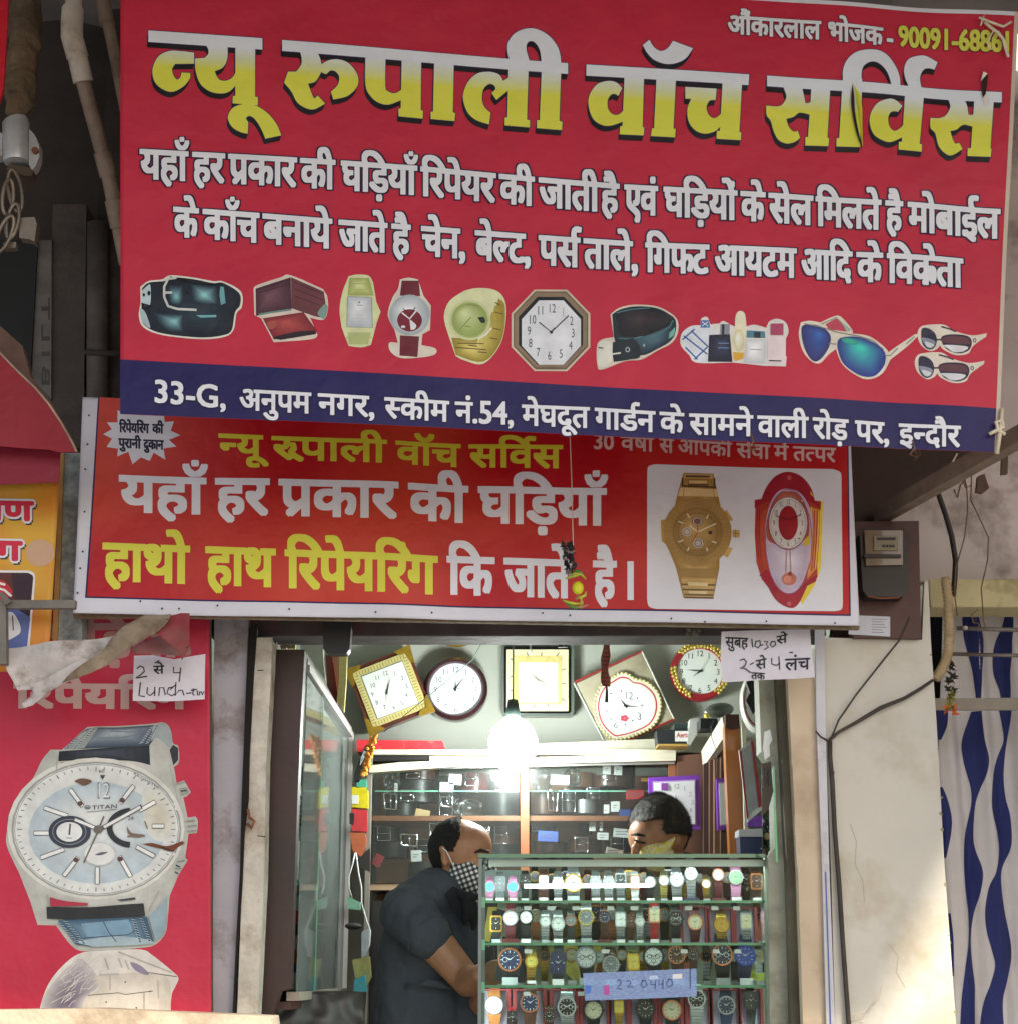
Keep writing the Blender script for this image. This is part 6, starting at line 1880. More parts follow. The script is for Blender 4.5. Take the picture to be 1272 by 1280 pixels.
# ------------------------------------------------------------------ wall clocks
GOLD = mat('clock_gold', 'c9a640', 0.3, metal=0.7, var=0.15, scale=80)
GOLDP = mat('pale_gold', 'd8cf8a', 0.4, metal=0.2, var=0.1, scale=60)
DIAL = mat('dial_white', 'e4ebe6', 0.5, var=0.02)
HAND = mat('hand_black', '1d1d1f', 0.5)
YW = 5.56


def hands(parent, c, R, h, m, s=None, Y=YW - 0.03, names=('hour_hand', 'minute_hand', 'second_hand'), col=HAND, rot=0.0):
    for ang, ln, wd, nm in ((h, 0.5, 0.05, names[0]), (m, 0.75, 0.035, names[1]), (s, 0.8, 0.012, names[2])):
        if ang is None:
            continue
        t_ = rad(90 - ang) - rot
        dx, dz = math.cos(t_), math.sin(t_)
        nx, nz = -dz * wd * R, dx * wd * R
        g_ = MB()
        g_.prism([(c[0] - dx * R * .12 - nx, c[1] - dz * R * .12 - nz), (c[0] + dx * R * ln, c[1] + dz * R * ln), (c[0] - dx * R * .12 + nx, c[1] - dz * R * .12 + nz)], Y, Y + 0.001, col)
        g_.build(nm, parent)
        Y -= 0.002


def numerals(parent, cx, cy, rpx, size, Y, m, which=range(1, 13), rot=0.0, sx=1.0, name='numerals'):
    pr_ = Print(Surf(Y), 0.0004)
    for n_ in which:
        t_ = rad(n_ * 30 - 90) + rot
        x_, y_ = cx + math.cos(t_) * rpx * sx, cy + math.sin(t_) * rpx
        s_ = str(n_)
        w_ = size * 0.32 * len(s_)
        V, Fc = word(s_, -w_, w_, -size / 2, -size / 2, size, H0=0.69)
        V = [Vector((x_ + v.x * math.cos(rot) - v.y * math.sin(rot), y_ + v.x * math.sin(rot) + v.y * math.cos(rot))) for v in V]
        pr_.put((V, Fc), m)
    return pr_.build(name, parent)


def rpts(cx, cy, hw, hh, rot, bul=0.0):
    return [(cx + a * math.cos(rot) - b * math.sin(rot), cy + a * math.sin(rot) + b * math.cos(rot)) for a, b in ((-hw, -hh), (hw, -hh), (hw, hh), (-hw, hh))]


INKG = mat('grey_numerals', '5a5f60', 0.6)
# tilted square gold clock
cx, cy, rt = 487, 863, rad(-21)
root = thing('wall_clock', 'tilted square gold and brown framed clock at the upper left of the back wall', 'clock', P(cx, cy, YW))
g = MB(); g.slab(rpts(cx, cy, 41, 42, rt), YW - 0.035, 0.05, mat('brown_clock_frame', '5a2c1e', 0.35, var=0.2, coat=0.4)); g.build('outer_frame', root, bevel=0.003)
g = MB(); g.slab(rpts(cx + .5, cy - .5, 36.5, 37, rt), YW - 0.042, 0.01, GOLDP); g.build('gold_border', root, bevel=0.002)
for sx_, sy_ in ((-1, -1), (1, -1), (1, 1), (-1, 1)):
    a_, b_ = sx_ * 39, sy_ * 40
    px_, py_ = cx + a_ * math.cos(rt) - b_ * math.sin(rt), cy + a_ * math.sin(rt) + b_ * math.cos(rt)
    pts_ = [(px_ + (u * math.cos(rt) - v * math.sin(rt)), py_ + (u * math.sin(rt) + v * math.cos(rt))) for u, v in ((sx_ * 5, sy_ * 5), (-sx_ * 17, sy_ * 3), (-sx_ * 12, -sy_ * 3), (-sx_ * 4, -sy_ * 4), (-sx_ * 2, -sy_ * 15), (sx_ * 3, -sy_ * 19))]
    g = MB(); g.slab(pts_, YW - 0.048, 0.02, GOLD); g.build('corner_mount', root, bevel=0.002)
pr = Print(Surf(YW - 0.042), 0.0004)
for i in range(17):
    for s_ in (-1, 1):
        for hor in (0, 1):
            u, v = (-31 + i * 3.9, s_ * 33) if hor else (s_ * 32.5, -31 + i * 3.9)
            du, dv = (0, 2.2) if hor else (2.2, 0)
            f_ = lambda a, b: (cx + a * math.cos(rt) - b * math.sin(rt), cy + a * math.sin(rt) + b * math.cos(rt))
            pr.put(strokes([[f_(u - du, v - dv), f_(u + du, v + dv)]], 0.9), mat('border_notch', '9c8a4a', 0.5))
pr.build('border_notches', root)
g = MB(); g.slab(rpts(cx + .5, cy - .5, 28, 29, rt), YW - 0.044, 0.003, mat('dial_rim_grey', '8b9088', 0.4)); g.build('dial_rim', root)
g = MB(); g.slab(rpts(cx + .5, cy - .5, 27, 28, rt), YW - 0.046, 0.003, DIAL); g.build('dial', root)
numerals(root, cx, cy, 22, 5.5, YW - 0.046, INKG, rot=rad(-14))
c_ = P(484, 865, YW - .05)
hands(root, (c_.x, c_.z), 0.062, 8, 12, 178, YW - 0.049)

# round dark clock
cx, cy = 569.5, 862
c_ = P(cx, cy, YW)
px2 = 5.56 / 2100
root = thing('wall_clock', 'round clock with a dark polished brown rim on the back wall', 'clock', c_)
FR = mat('dark_polished_rim', '3a1c22', 0.2, var=0.1, coat=0.8)
g = MB(); R_ = 40.5 * px2
g.ring((c_.x, c_.z), [(R_, YW + .03), (R_, YW - .01), (R_ * .96, YW - .028), (R_ * .88, YW - .034), (R_ * .82, YW - .028), (R_ * .795, YW - .012)], FR, 56); autosmooth(g.build('rim', root), 60)
g = MB(); g.disc((c_.x, c_.z), R_ * .80, YW - .014, YW - .01, mat('dial_cool_white', 'dfe6ee', 0.4, var=0.02), 56); g.build('dial', root)
numerals(root, cx, cy, 25, 7, YW - .014, INKG)
pr = Print(Surf(YW - .014), 0.0003)
for i in range(60):
    t_ = rad(6 * i)
    pr.put(strokes([[(cx + 30 * math.cos(t_), cy + 30 * math.sin(t_)), (cx + (29 if i % 5 else 28) * math.cos(t_), cy + (29 if i % 5 else 28) * math.sin(t_))]], 0.5), INKG)
pr.build('minute_track', root)
hands(root, (c_.x, c_.z), 0.066, 0, 38, 92, YW - 0.018)

# orange rim at the top edge
c_ = P(571, 778, YW)
root = thing('wall_clock', 'orange round clock with a gold rim, mostly cut off by the lintel', 'clock', c_)
g = MB(); R_ = 31 * px2
g.ring((c_.x, c_.z), [(R_, YW + .02), (R_, YW - .01), (R_ * .9, YW - .02), (R_ * .84, YW - .01)], GOLD, 48); autosmooth(g.build('rim', root), 60)
g = MB(); g.disc((c_.x, c_.z), R_ * .85, YW - .012, YW, mat('orange_clock_body', 'c98a3a', 0.4)); g.build('body', root)

# rectangular clock, black rounded frame, cream stepped interior
cx, cy = 672, 850
root = thing('wall_clock', 'black framed rectangular clock with a cream face above the bulb', 'clock', P(cx, cy, YW))
def rr(x0, y0, x1, y1, r, n_=5):
    pts_ = []
    for (a, b, s_) in ((x1 - r, y0 + r, -90), (x1 - r, y1 - r, 0), (x0 + r, y1 - r, 90), (x0 + r, y0 + r, 180)):
        for i in range(n_ + 1):
            t_ = rad(s_ + 90 * i / n_)
            pts_.append((a + r * math.cos(t_), b + r * math.sin(t_)))
    return pts_
g = MB(); g.slab(rr(627, 804, 717, 895, 6), YW - 0.03, 0.05, mat('grey_green_frame', '5f6a62', 0.3, coat=0.5)); g.build('outer_frame', root, bevel=0.003)
g = MB(); g.slab(rr(630, 808, 713, 892, 3), YW - 0.036, 0.01, mat('black_gloss', '161616', 0.2, coat=0.8)); g.build('frame', root, bevel=0.002)
CRF = mat('cream_face', 'd8cfa8', 0.5, var=0.08, scale=60)
g = MB(); g.slab(rr(633, 812, 710, 889, 1), YW - 0.038, 0.004, CRF); g.build('face', root)
g = MB(); g.slab(rr(642, 820, 702, 880, 1), YW - 0.040, 0.004, mat('ivory_mat', 'cdbd7a', 0.4, var=0.15, scale=80)); g.build('inner_border', root)
g = MB(); g.slab(rr(648, 828, 697, 878, 1), YW - 0.042, 0.004, mat('ivory_dial', 'e4e0cc', 0.5, var=0.02)); g.build('dial', root)
pr = Print(Surf(YW - .038), 0.0003)
for i in range(12):
    t_ = rad(30 * i + 8)
    k_ = 34 / max(abs(math.cos(t_)), abs(math.sin(t_)))
    pr.put(strokes([[(672 + k_ * math.cos(t_), 850 + k_ * math.sin(t_)), (672 + k_ * .88 * math.cos(t_), 850 + k_ * .88 * math.sin(t_))]], 1.2), INKG)
pr.build('hour_marks', root)
c_ = P(671, 852, YW)
hands(root, (c_.x, c_.z), 0.06, -45, 120, None, YW - 0.045, col=mat('thin_grey_hand', '8a8a80', 0.5))

# heart clock in its open box
root = thing('heart_clock', 'white heart shaped clock in an open square box tilted on the wall', 'clock', P(781, 875, YW))
bx = [(718, 854), (802, 815), (842, 895), (838, 900), (772, 934), (756, 934)]
BOX = mat('faded_carton', 'a9a48c', 0.7, var=0.08, dirt='8a8068')
g = MB(); g.slab([(719, 855), (801, 816), (842, 898), (760, 935)], YW - 0.04, 0.045, BOX); g.build('box', root, bevel=0.001)
RIB = mat('red_box_edge', '9c3a3a', 0.5, var=0.15)
g = MB()
for a_, b_ in (((717, 853), (802, 814)), ((842, 899), (759, 937))):
    g.tube([P(*a_, YW - .045), P(*b_, YW - .045)], 0.004, RIB, 4)
g.build('red_edging', root)
g = MB()
for a_, b_ in (((802, 814), (842, 899)), ((717, 854), (760, 937))):
    g.tube([P(*a_, YW - .046), P(*b_, YW - .046)], 0.003, mat('silver_box_edge', 'd0d4cc', 0.4), 4)
g.build('silver_edging', root)
hz = parse('765,847 752,856 744,872 743,890 749,908 762,922 769,925! 790,920 812,910 822,897 825,880 820,864 806,852 792,849! 784,843 774,842')
hc = Vector((783, 884))
def hs(k): return [hc + (p_ - hc) * k for p_ in hz]
g = MB(); g.slab([tuple(p_) for p_ in hs(1.0)], YW - 0.055, 0.015, mat('heart_white', 'dadccf', 0.45, var=0.03)); g.build('heart_body', root, bevel=0.003)
g = MB()
ph = hs(1.0)
acc = 0; last = None
for i, p_ in enumerate(ph):
    q_ = ph[(i + 1) % len(ph)]
    L_ = (q_ - p_).length
    while acc < L_:
        m_ = p_ + (q_ - p_) * (acc / L_)
        g.ellipsoid(P(m_.x, m_.y, YW - .056), (0.006, 0.005, 0.006), mat('bead_gold_white', 'ddd6a0', 0.35, metal=0.2), 8, 5)
        acc += 5.0
    acc -= L_
g.build('beaded_rim', root, True)
pr = Print(Surf(YW - .055), 0.0004)
o1, o2 = hs(0.90), hs(0.855)
k_ = len(o1)
pr.put((o1 + o2, [(i, (i + 1) % k_, k_ + (i + 1) % k_) for i in range(k_)] + [(i, k_ + (i + 1) % k_, k_ + i) for i in range(k_)]), mat('red_line', 'b8323c', 0.5))
pr.put(poly(hs(0.80)), mat('heart_dial', 'e3ebe6', 0.5, var=0.02))
pr.put(word('12', 779, 791, 864, 866, 9, H0=0.69), INKG); pr.put(word('3', 795, 802, 890, 892, 9, H0=0.69), INKG); pr.put(word('6', 766, 772, 902, 903, 8, H0=0.69), INKG)
for a_ in ((763, 867), (776, 864), (758, 889), (796, 873), (802, 882), (790, 901), (781, 906), (763, 899)):
    pr.put(poly(ell(a_[0], a_[1], 1.2, 1.2, 8)), INKG)
for i in range(5):
    pr.put(poly(ell(780 + 3 * math.cos(i * 1.26), 898 + 2.4 * math.sin(i * 1.26), 2.6, 2.0, 10)), mat('printed_rose', 'c0485a', 0.5))
pr.build('dial_print', root)
c_ = P(780, 886, YW)
hands(root, (c_.x, c_.z), 0.062, -38, 95, 225, YW - 0.059)

# round flower clock
cx, cy = 874, 840
c_ = P(cx, cy, YW)
root = thing('flower_clock', 'round clock with a gold flower and red rim at the right of the back wall', 'clock', c_)
R_ = 37.5 * px2
g = MB(); g.ring((c_.x, c_.z), [(R_, YW + .02), (R_, YW - .012), (R_ * .95, YW - .02), (R_ * .78, YW - .018), (R_ * .76, YW - .005)], mat('clock_red', '9c1f2c', 0.35, coat=0.4), 48); autosmooth(g.build('rim', root), 60)
g = MB(); g.disc((c_.x, c_.z), R_ * .78, YW - .01, YW, DIAL, 48); g.build('dial', root)
g = MB()
random.seed(11)
for i in range(46):
    t_ = rad(i * 360 / 46)
    if rad(-115) % 6.283 < t_ < rad(-60) % 6.283 or rad(140) < t_ < rad(172):
        continue
    for j in range(2):
        r_ = R_ * (0.84 + 0.11 * j) + random.uniform(-.002, .002)
        g.ellipsoid((c_.x + r_ * math.cos(t_ + j * .06), YW - .023, c_.z + r_ * math.sin(t_ + j * .06)), (0.0062, 0.004, 0.0062), mat('gold_petal', 'dcc868', 0.3, metal=0.4, var=0.2, scale=120), 7, 4)
g.build('flower_garland', root, True)['kind'] = 'stuff'
numerals(root, cx, cy, 23, 7, YW - .01, HAND)
hands(root, (c_.x, c_.z), 0.066, 235, 275, 30, YW - 0.014)

# purple square clock, and its mirror image built as a second one
PUR = mat('purple_frame', '7a3cb4', 0.35, var=0.06, coat=0.3)
for (pts_, Yp, lb_, dn) in (([(810, 972), (874, 969), (875, 1037), (812, 1038)], 5.12, 'purple framed square clock behind the bowed head', 7), ([(895, 973), (925, 972), (925, 1036), (897, 1038)], 4.98, 'reflection of the purple clock, built as a second one behind the orange post', 4)):
    root = thing('square_clock', lb_, 'clock', P(pts_[0][0], pts_[0][1], Yp))
    cx_, cy_ = sum(p_[0] for p_ in pts_) / 4, sum(p_[1] for p_ in pts_) / 4
    g = MB(); g.slab(pts_, Yp, 0.03, PUR); g.build('frame', root, bevel=0.002)
    sc_ = lambda k: [(cx_ + (a - cx_) * k, cy_ + (b - cy_) * k) for a, b in pts_]
    g = MB(); g.slab(sc_(0.84), Yp - 0.002, 0.004, mat('purple_inner', 'b79ad0', 0.4)); g.build('inner_edge', root)
    g = MB(); g.slab(sc_(0.79), Yp - 0.004, 0.004, mat('dial_bright', 'e6ebf0', 0.4, var=0.02)); g.build('dial', root)
    if dn == 7:
        g = MB(); g.slab([(826, 979), (834, 979), (834, 988), (826, 988)], Yp - 0.006, 0.002, mat('purple_label', '8a4aa8', 0.5)); g.build('label', root)
        numerals(root, 845, 1003, 20, 6, Yp - .004, mat('faint_numerals', 'a6acb4', 0.6))
        c_ = P(844, 1003, Yp)
        hands(root, (c_.x, c_.z), 0.045, 0, 183, None, Yp - 0.008)
    else:
        numerals(root, 900, 1003, 17, 5, Yp - .004, mat('faint_numerals'), which=(2, 3, 4))

# ------------------------------------------------------------------ right-hand fittings
BP = mat('brown_panel', '6b4a3c', 0.5, var=0.12, scale=6)
g = MB(); g.slab([(846, 945), (877, 942), (880, 1075), (846, 1075)], 5.21, 0.3, BP); tag(g.build('wooden_partition'), 'flat brown panel behind the purple clock', 'panel')
g = MB(); g.slab([(860, 922), (877, 912), (896, 909), (877, 941), (846, 941), (700, 941), (640, 939), (640, 931)], 5.30, 0.3, mat('wall_base_board', 'a8a594', 0.6)); tag(g.build('ledge_board', bevel=0.002), 'ledge underside at the right, with a band for shading along the wall base', 'ledge')  # ledge underside, plus wall-base shading built as a grey band
root = thing('side_cabinet', 'right hand cabinet with planked side and a pale slanting top board', 'cabinet', P(905, 1065, 4.75))
g = MB()
q4 = [P(876, 939, 5.19), P(878, 960, 5.19), P(906, 919, 4.72), P(902, 896, 4.72)]
off_ = Vector((0.02, 0, 0.0))
g.add(q4 + [v + off_ for v in q4], [(0, 1, 2, 3), (7, 6, 5, 4), (0, 4, 5, 1), (1, 5, 6, 2), (2, 6, 7, 3), (3, 7, 4, 0)], CRM); g.build('top_board', root)
for i, (a, b, c) in enumerate(((879, 886, '4a3630'), (886.5, 892, '5d443a'), (892.5, 900, '7a5a44'), (900.5, 912, '5a4034'))):
    g = MB(); g.slab([(a, 955 - i * 9), (b, 952 - i * 9), (b, 1080), (a, 1080)], 5.1 - i * .03, 0.03, mat('plank_tone_%s' % 'abcd'[i], c, 0.6, var=0.15)); g.build('plank', root)
ORP = mat('orange_wood', 'b06a28', 0.4, var=0.12, scale=5, coat=0.3)
g = MB(); g.slab([(905, 905), (924, 905), (925, 960), (930, 1075), (912, 1075), (907, 960)], 4.70, 0.05, ORP); g.build('corner_post', root, bevel=0.002)
g = MB(); g.slab([(906, 893), (923, 893), (924, 910), (914, 912), (906, 909)], 4.69, 0.07, mat('dark_mahogany', '42201a', 0.4)); g.build('post_head', root, bevel=0.001)
g = MB(); g.slab([(926, 880), (931, 880), (936, 1075), (931, 1075)], 4.66, 0.02, CRM); g.build('door_edge', root)
g = MB(); g.tube([P(a, b, 4.8) for a, b in [(892, 900), (888, 908), (889, 922), (894, 936), (896, 948), (895, 972)]], 0.0012, HAND, 5); g.build('wire', root)
# boxes on the ledge
root = thing('clock_carton', 'open black carton with a white label printed in red, on the ledge', 'box', P(860, 935, 5.2))
g = MB(); g.slab([(820, 913), (861, 912), (859, 931), (822, 930)], 5.15, 0.1, mat('carton_black', '22262a', 0.5)); g.build('carton', root, bevel=0.001)
g = MB(); g.slab([(862, 899), (872, 897), (875, 911), (862, 932), (858, 931)], 5.14, 0.08, mat('carton_white', 'b9bdb8', 0.6)); g.build('flap', root)
g = MB(); g.slab([(822, 930), (860, 930), (859, 933), (822, 932)], 5.14, 0.1, mat('carton_kraft', 'b8964c', 0.7)); g.build('base_edge', root)
pr = Print(Surf(5.15), 0.001)
pr.put(poly([(843, 914), (866, 914), (860, 927), (843, 927)]), TAGW)
pr.put(word('Aerial', 845, 862, 916, 916, 6, H0=0.69), mat('red_print', 'b8383a', 0.5), circ(0.25, 4))
pr.build('label', root)
g = MB(); g.slab([(875, 898), (896, 898), (898, 910), (875, 911)], 5.0, 0.1, mat('carton_black')); tag(g.build('small_black_box'), 'small black box next to the white carton flap', 'box')
g = MB(); g.slab([(842, 905), (868, 903), (866, 912), (842, 912)], 5.2, 0.1, mat('dark_green_box', '2a3a38', 0.5)); tag(g.build('dark_box'), 'dark green box behind the labelled carton', 'box')
c_ = P(898, 888, 4.95)
g = MB(); g.ellipsoid(c_, (0.045, 0.02, 0.022), mat('black_dish', '5a5f58', 0.25, coat=0.6), 24, 10, Matrix.Rotation(rad(-8), 3, 'Y')); tag(g.build('oval_dish', smooth=True), 'oval grey plastic clock back on top of the small black box', 'disc')
g = MB(); g.ellipsoid(P(883, 895, 4.93), (0.009, 0.008, 0.007), mat('yellow_bulb_cap', 'dcc23c', 0.4), 12, 8); tag(g.build('yellow_cap', smooth=True), 'tiny yellow cap beside the oval plastic disc', 'cap')
# partly hidden white clock on the right wall
root = thing('wall_clock', 'white scalloped clock with a red ring on the right wall, under the opening hours note', 'clock', P(944, 880, 4.6))
g = MB()
c_ = P(946, 878, 4.62)
g.ring((c_.x, c_.z), [(0.085, 4.64), (0.085, 4.62), (0.078, 4.60), (0.06, 4.605)], mat('scallop_white', 'e0e0da', 0.4), 30, sx=0.55); autosmooth(g.build('rim', root))
g = MB(); g.ring((c_.x, c_.z), [(0.071, 4.602), (0.069, 4.599), (0.066, 4.602)], mat('clock_red'), 30, sx=0.55); g.build('red_ring', root)
g = MB(); g.disc((c_.x, c_.z), 0.062, 4.606, 4.62, DIAL, 30, sx=0.55); g.build('dial', root)
g = MB(); g.slab([(932, 852), (944, 850), (946, 862), (949, 874), (946, 886), (941, 893), (936, 884), (932, 876), (937, 866)], 4.5, 0.02, mat('black_scrap', '1b181c', 0.6)); tag(g.build('black_tassel', bevel=0.002), 'black cloth scraps hanging below the opening hours note', 'cloth')
# framed display
root = thing('framed_card', 'white framed card with red side strips hanging on the right side', 'frame', P(938, 1025, 4.5))
g = MB(); g.slab([(923, 938), (937, 925), (952, 1012), (934, 1028)], 4.5, 0.012, mat('frame_white', 'd5d8d8', 0.4)); g.build('frame', root, bevel=0.001)
g = MB(); g.slab([(926, 940), (936, 931), (947, 1008), (935, 1020)], 4.496, 0.003, mat('grey_insert', 'a4acac', 0.3, coat=0.6)); g.build('insert', root)
for pts_ in ([(923.5, 940), (926, 938), (935, 1022), (933, 1024)], [(938, 926), (941, 928), (952, 1008), (948, 1010)]):
    g = MB(); g.slab(pts_, 4.493, 0.003, mat('red_strip', 'a02832', 0.4)); g.build('red_side', root)
root = thing('blue_box', 'dark blue box with a white lid standing on the counter at the right', 'box', P(938, 1068, 4.3))
g = MB(); g.slab([(924, 1046), (952, 1046), (952, 1068), (925, 1068)], 4.3, 0.07, mat('navy_box', '1f3058', 0.5)); g.build('body', root, bevel=0.001)
g = MB(); g.slab([(923, 1037), (952, 1036), (953, 1046), (923, 1046)], 4.296, 0.078, mat('box_lid', 'c9ccca', 0.5)); g.build('lid', root, bevel=0.001)
g = MB(); g.slab([(934, 1024), (953, 1018), (953, 1034), (934, 1033)], 4.55, 0.02, PUR); tag(g.build('purple_box'), 'purple box behind the white lid', 'box')
# dark mirror with trinkets behind the jamb
root = thing('side_mirror', 'narrow greenish mirror strip with trinkets beside the jamb', 'mirror', P(960, 1090, 4.35))
g = MB(); g.slab([(952, 985), (968, 985), (972, 1100), (954, 1100)], 4.35, 0.01, mat('green_mirror', '6f8a80', 0.12, metal=0.8, var=0.2)); g.build('mirror_glass', root)
random.seed(5)
for i, (a, b, c) in enumerate(((957, 1028, '1d1d20'), (962, 1034, '2a2a30'), (958, 1046, 'c9b88a'), (964, 1040, '1d2a2a'), (960, 1054, '2f4a44'))):
    g = MB(); g.ellipsoid(P(a, b, 4.335), (0.008, 0.006, 0.010), mat('trinket_' + c, c, 0.3), 8, 6); g.build('trinket', root, True)

# ------------------------------------------------------------------ left cabinet
root = thing('glass_cabinet', 'tall glass fronted cabinet running back along the left side of the shop', 'cabinet', (-0.5, 4.7, 0.45))
GLC = glassmat('reflective_cabinet_glass', 'e6f0ec', 0.1, 0.05, 0.85, 0.16)  # haze stands for the pale reflections on these panes
z0c, z1c = 1.46, 2.225
y0c, y1c = 4.13, 5.33
g = MB(); g.box((-0.503, y0c, z0c), (-0.5, 4.50, z1c), GLC); g.build('door_pane', root)
g = MB(); g.box((-0.512, 4.47, z0c), (-0.509, y1c, z1c), GLC); g.build('door_pane', root)
g = MB(); g.box((-0.5125, 4.462, z0c), (-0.4995, 4.472, z1c), GE); g.build('pane_edge', root)
g = MB(); g.box((-0.504, 4.50, z0c), (-0.4990, 4.508, z1c), GE2); g.build('pane_edge', root)
WHA = mat('white_aluminium', 'c9c7c6', 0.35, metal=0.3, var=0.05)
g = MB(); g.box((-0.525, y0c, z1c), (-0.494, y1c + 0.02, z1c + 0.018), WHA); g.box((-0.53, y0c, z1c + 0.020), (-0.50, y1c + 0.02, z1c + 0.034), mat('lilac_rail', 'a8989c', 0.4)); g.build('top_rail', root)
g = MB(); g.box((-0.525, y0c, z0c - 0.02), (-0.494, y1c + 0.02, z0c), mat('dusty_bottom_rail', '9c9488', 0.5, metal=0.2)); g.build('bottom_rail', root)
g = MB(); g.box((-0.508, y1c, z0c), (-0.494, y1c + 0.02, z1c), WHA); g.build('end_stile', root)
BRC = mat('cabinet_brown', '4a2f28', 0.5)
g = MB(); g.box((-0.99, y0c, z0c - 0.04), (-0.515, y1c, z0c - 0.022), BRC); g.build('cabinet_bottom', root)
g = MB(); g.box((-0.985, y0c, z0c - 0.02), (-0.97, y1c, z1c), mat('cabinet_back_pale', 'b4c4be', 0.5, var=0.15)); g.build('cabinet_back', root)
g = MB(); g.box((-0.97, y1c + 0.002, z0c - 0.02), (-0.522, y1c + 0.018, z1c), mat('cabinet_back_pale')); g.build('cabinet_end', root)
for zz in (1.72, 1.93):
    g = MB(); g.box((-0.965, y0c, zz), (-0.53, y1c, zz + 0.008), GL); g.build('shelf', root)
    g = MB(); g.box((-0.53, y0c, zz), (-0.528, y1c, zz + 0.008), GE2); g.build('shelf_rim', root)
    
lst = [(0, '1.46', 4.75, 0.06, 0.035, 'd8d6cc', 'white box at the top of the near stack in the left cabinet'),
       ]
zz = z0c + 0.002
near = [('3f4f8a', 0.02, 'flat blue box at the bottom of the near stack in the left cabinet'), ('c2602c', 0.035, 'orange red box in the near stack in the left cabinet'), ('cf9038', 0.032, 'amber box in the near stack in the left cabinet'),
        ('c9c9c2', 0.02, 'thin white box in the near stack in the left cabinet'), ('a8a03c', 0.03, 'olive yellow box in the near stack in the left cabinet'), ('b8793c', 0.025, 'light brown box in the near stack in the left cabinet'), ('d5d3c8', 0.03, 'white box on top of the near stack in the left cabinet')]
z_ = z0c + 0.045
for c, h_, lb_ in near:
    g = MB(); g.box((-0.62, 4.17, z_), (-0.535, 4.33, z_ + h_ - 0.001), mat('carton_' + c, c, 0.5, var=0.08), 0.001)
    tag(g.build('small_carton'), lb_, 'carton', 'stacked cartons in the left cabinet'); z_ += h_
z_ = z0c + 0.045
far = [('46578f', 0.024, 'flat blue box under the far stack in the left cabinet'), ('b8562e', 0.04, 'rust orange box in the far stack in the left cabinet'), ('cda0b4', 0.035, 'pink box in the far stack in the left cabinet'), ('4a2c2c', 0.032, 'dark brown box in the far stack in the left cabinet'), ('b83a42', 0.036, 'red box on top of the far stack in the left cabinet')]
for c, h_, lb_ in far:
    g = MB(); g.box((-0.62, 4.78, z_), (-0.535, 5.12, z_ + h_ - 0.001), mat('carton_' + c, c, 0.5, var=0.08), 0.001)
    o = g.build('small_carton')
    tag(o, lb_, 'carton', 'stacked cartons in the left cabinet'); z_ += h_
g = MB(); g.box((-0.64, 4.15, z0c + .001), (-0.53, 5.15, z0c + 0.044), mat('dark_drawer', '3a302c', 0.5)); tag(g.build('low_drawer', bevel=.002), 'long dark tray under the cartons in the left cabinet', 'tray')
random.seed(21)
k_ = 0
words_ = ['first', 'second', 'third', 'fourth', 'fifth', 'sixth', 'seventh', 'eighth', 'ninth', 'tenth']
for zz, rowname in ((1.728, 'middle shelf'), (1.938, 'top shelf')):
    for i in range(8):
        y_ = 4.2 + i * 0.14
        c = random.choice(['22262a', '2c3036', '39424a', 'b9bcbc', '5a6670', '8f979a'])
        h_ = random.uniform(0.05, 0.13)
        g = MB(); g.box((-0.64, y_, zz + .001), (-0.56, y_ + 0.10, zz + h_), mat('boxed_' + c, c, 0.35, var=0.2, scale=30), 0.003)
        o = g.build('gift_box')
        pr_ = MB(); pr_.box((-0.559, y_ + .03, zz + h_ * .4), (-0.5575, y_ + .07, zz + h_ * .7), TAGW); pr_.build('label', o)
        tag(o, '%s boxed watch case from the doorway on the %s of the left cabinet' % (words_[i], rowname), 'box', 'boxes in the left cabinet')

# things leaning above the left cabinet
for pts_, m_, Yc_, lb_ in (
        ([(407, 818), (415, 818), (423, 872), (421, 880), (409, 858)], mat('red_brown_gloss', '7a2c22', 0.3, coat=0.4), 5.0, 'red brown clock frame leaning above the left cabinet'),
        ([(415, 818), (424, 818), (424, 868), (421, 868)], mat('brown_print', '9c8468', 0.5), 5.02, 'brownish picture behind the red frame above the left cabinet'),
        ([(424, 816), (434, 816), (433, 850), (430, 890), (421, 876), (424, 850)], GOLDP, 4.98, 'pale gold frame edge above the left cabinet'),
        ([(349, 797), (357, 797), (358, 811), (351, 811)], mat('pinkish_carton', 'b0907c', 0.6), 4.6, 'pinkish carton behind the top of the shutter edge'),
        ([(358, 797), (362, 797), (362, 811), (358, 811)], TAGW, 4.62, 'white carton edge behind the top of the shutter edge'),
        ([(362, 798), (369, 797), (369, 811), (362, 811)], mat('yellow_carton', 'c4b86a', 0.6), 4.61, 'yellowish carton behind the top of the shutter edge'),
        ([(373, 798), (404, 798), (404, 820), (407, 850), (396, 836), (382, 814), (376, 812)], mat('clear_wrap_white', 'cfd4c8', 0.35, coat=0.5), 4.9, 'white wrapped clock standing on the left cabinet')):
    g = MB(); g.slab(pts_, Yc_, 0.02, m_)
    tag(g.build('leaning_frame', bevel=0.001), lb_, 'frame')

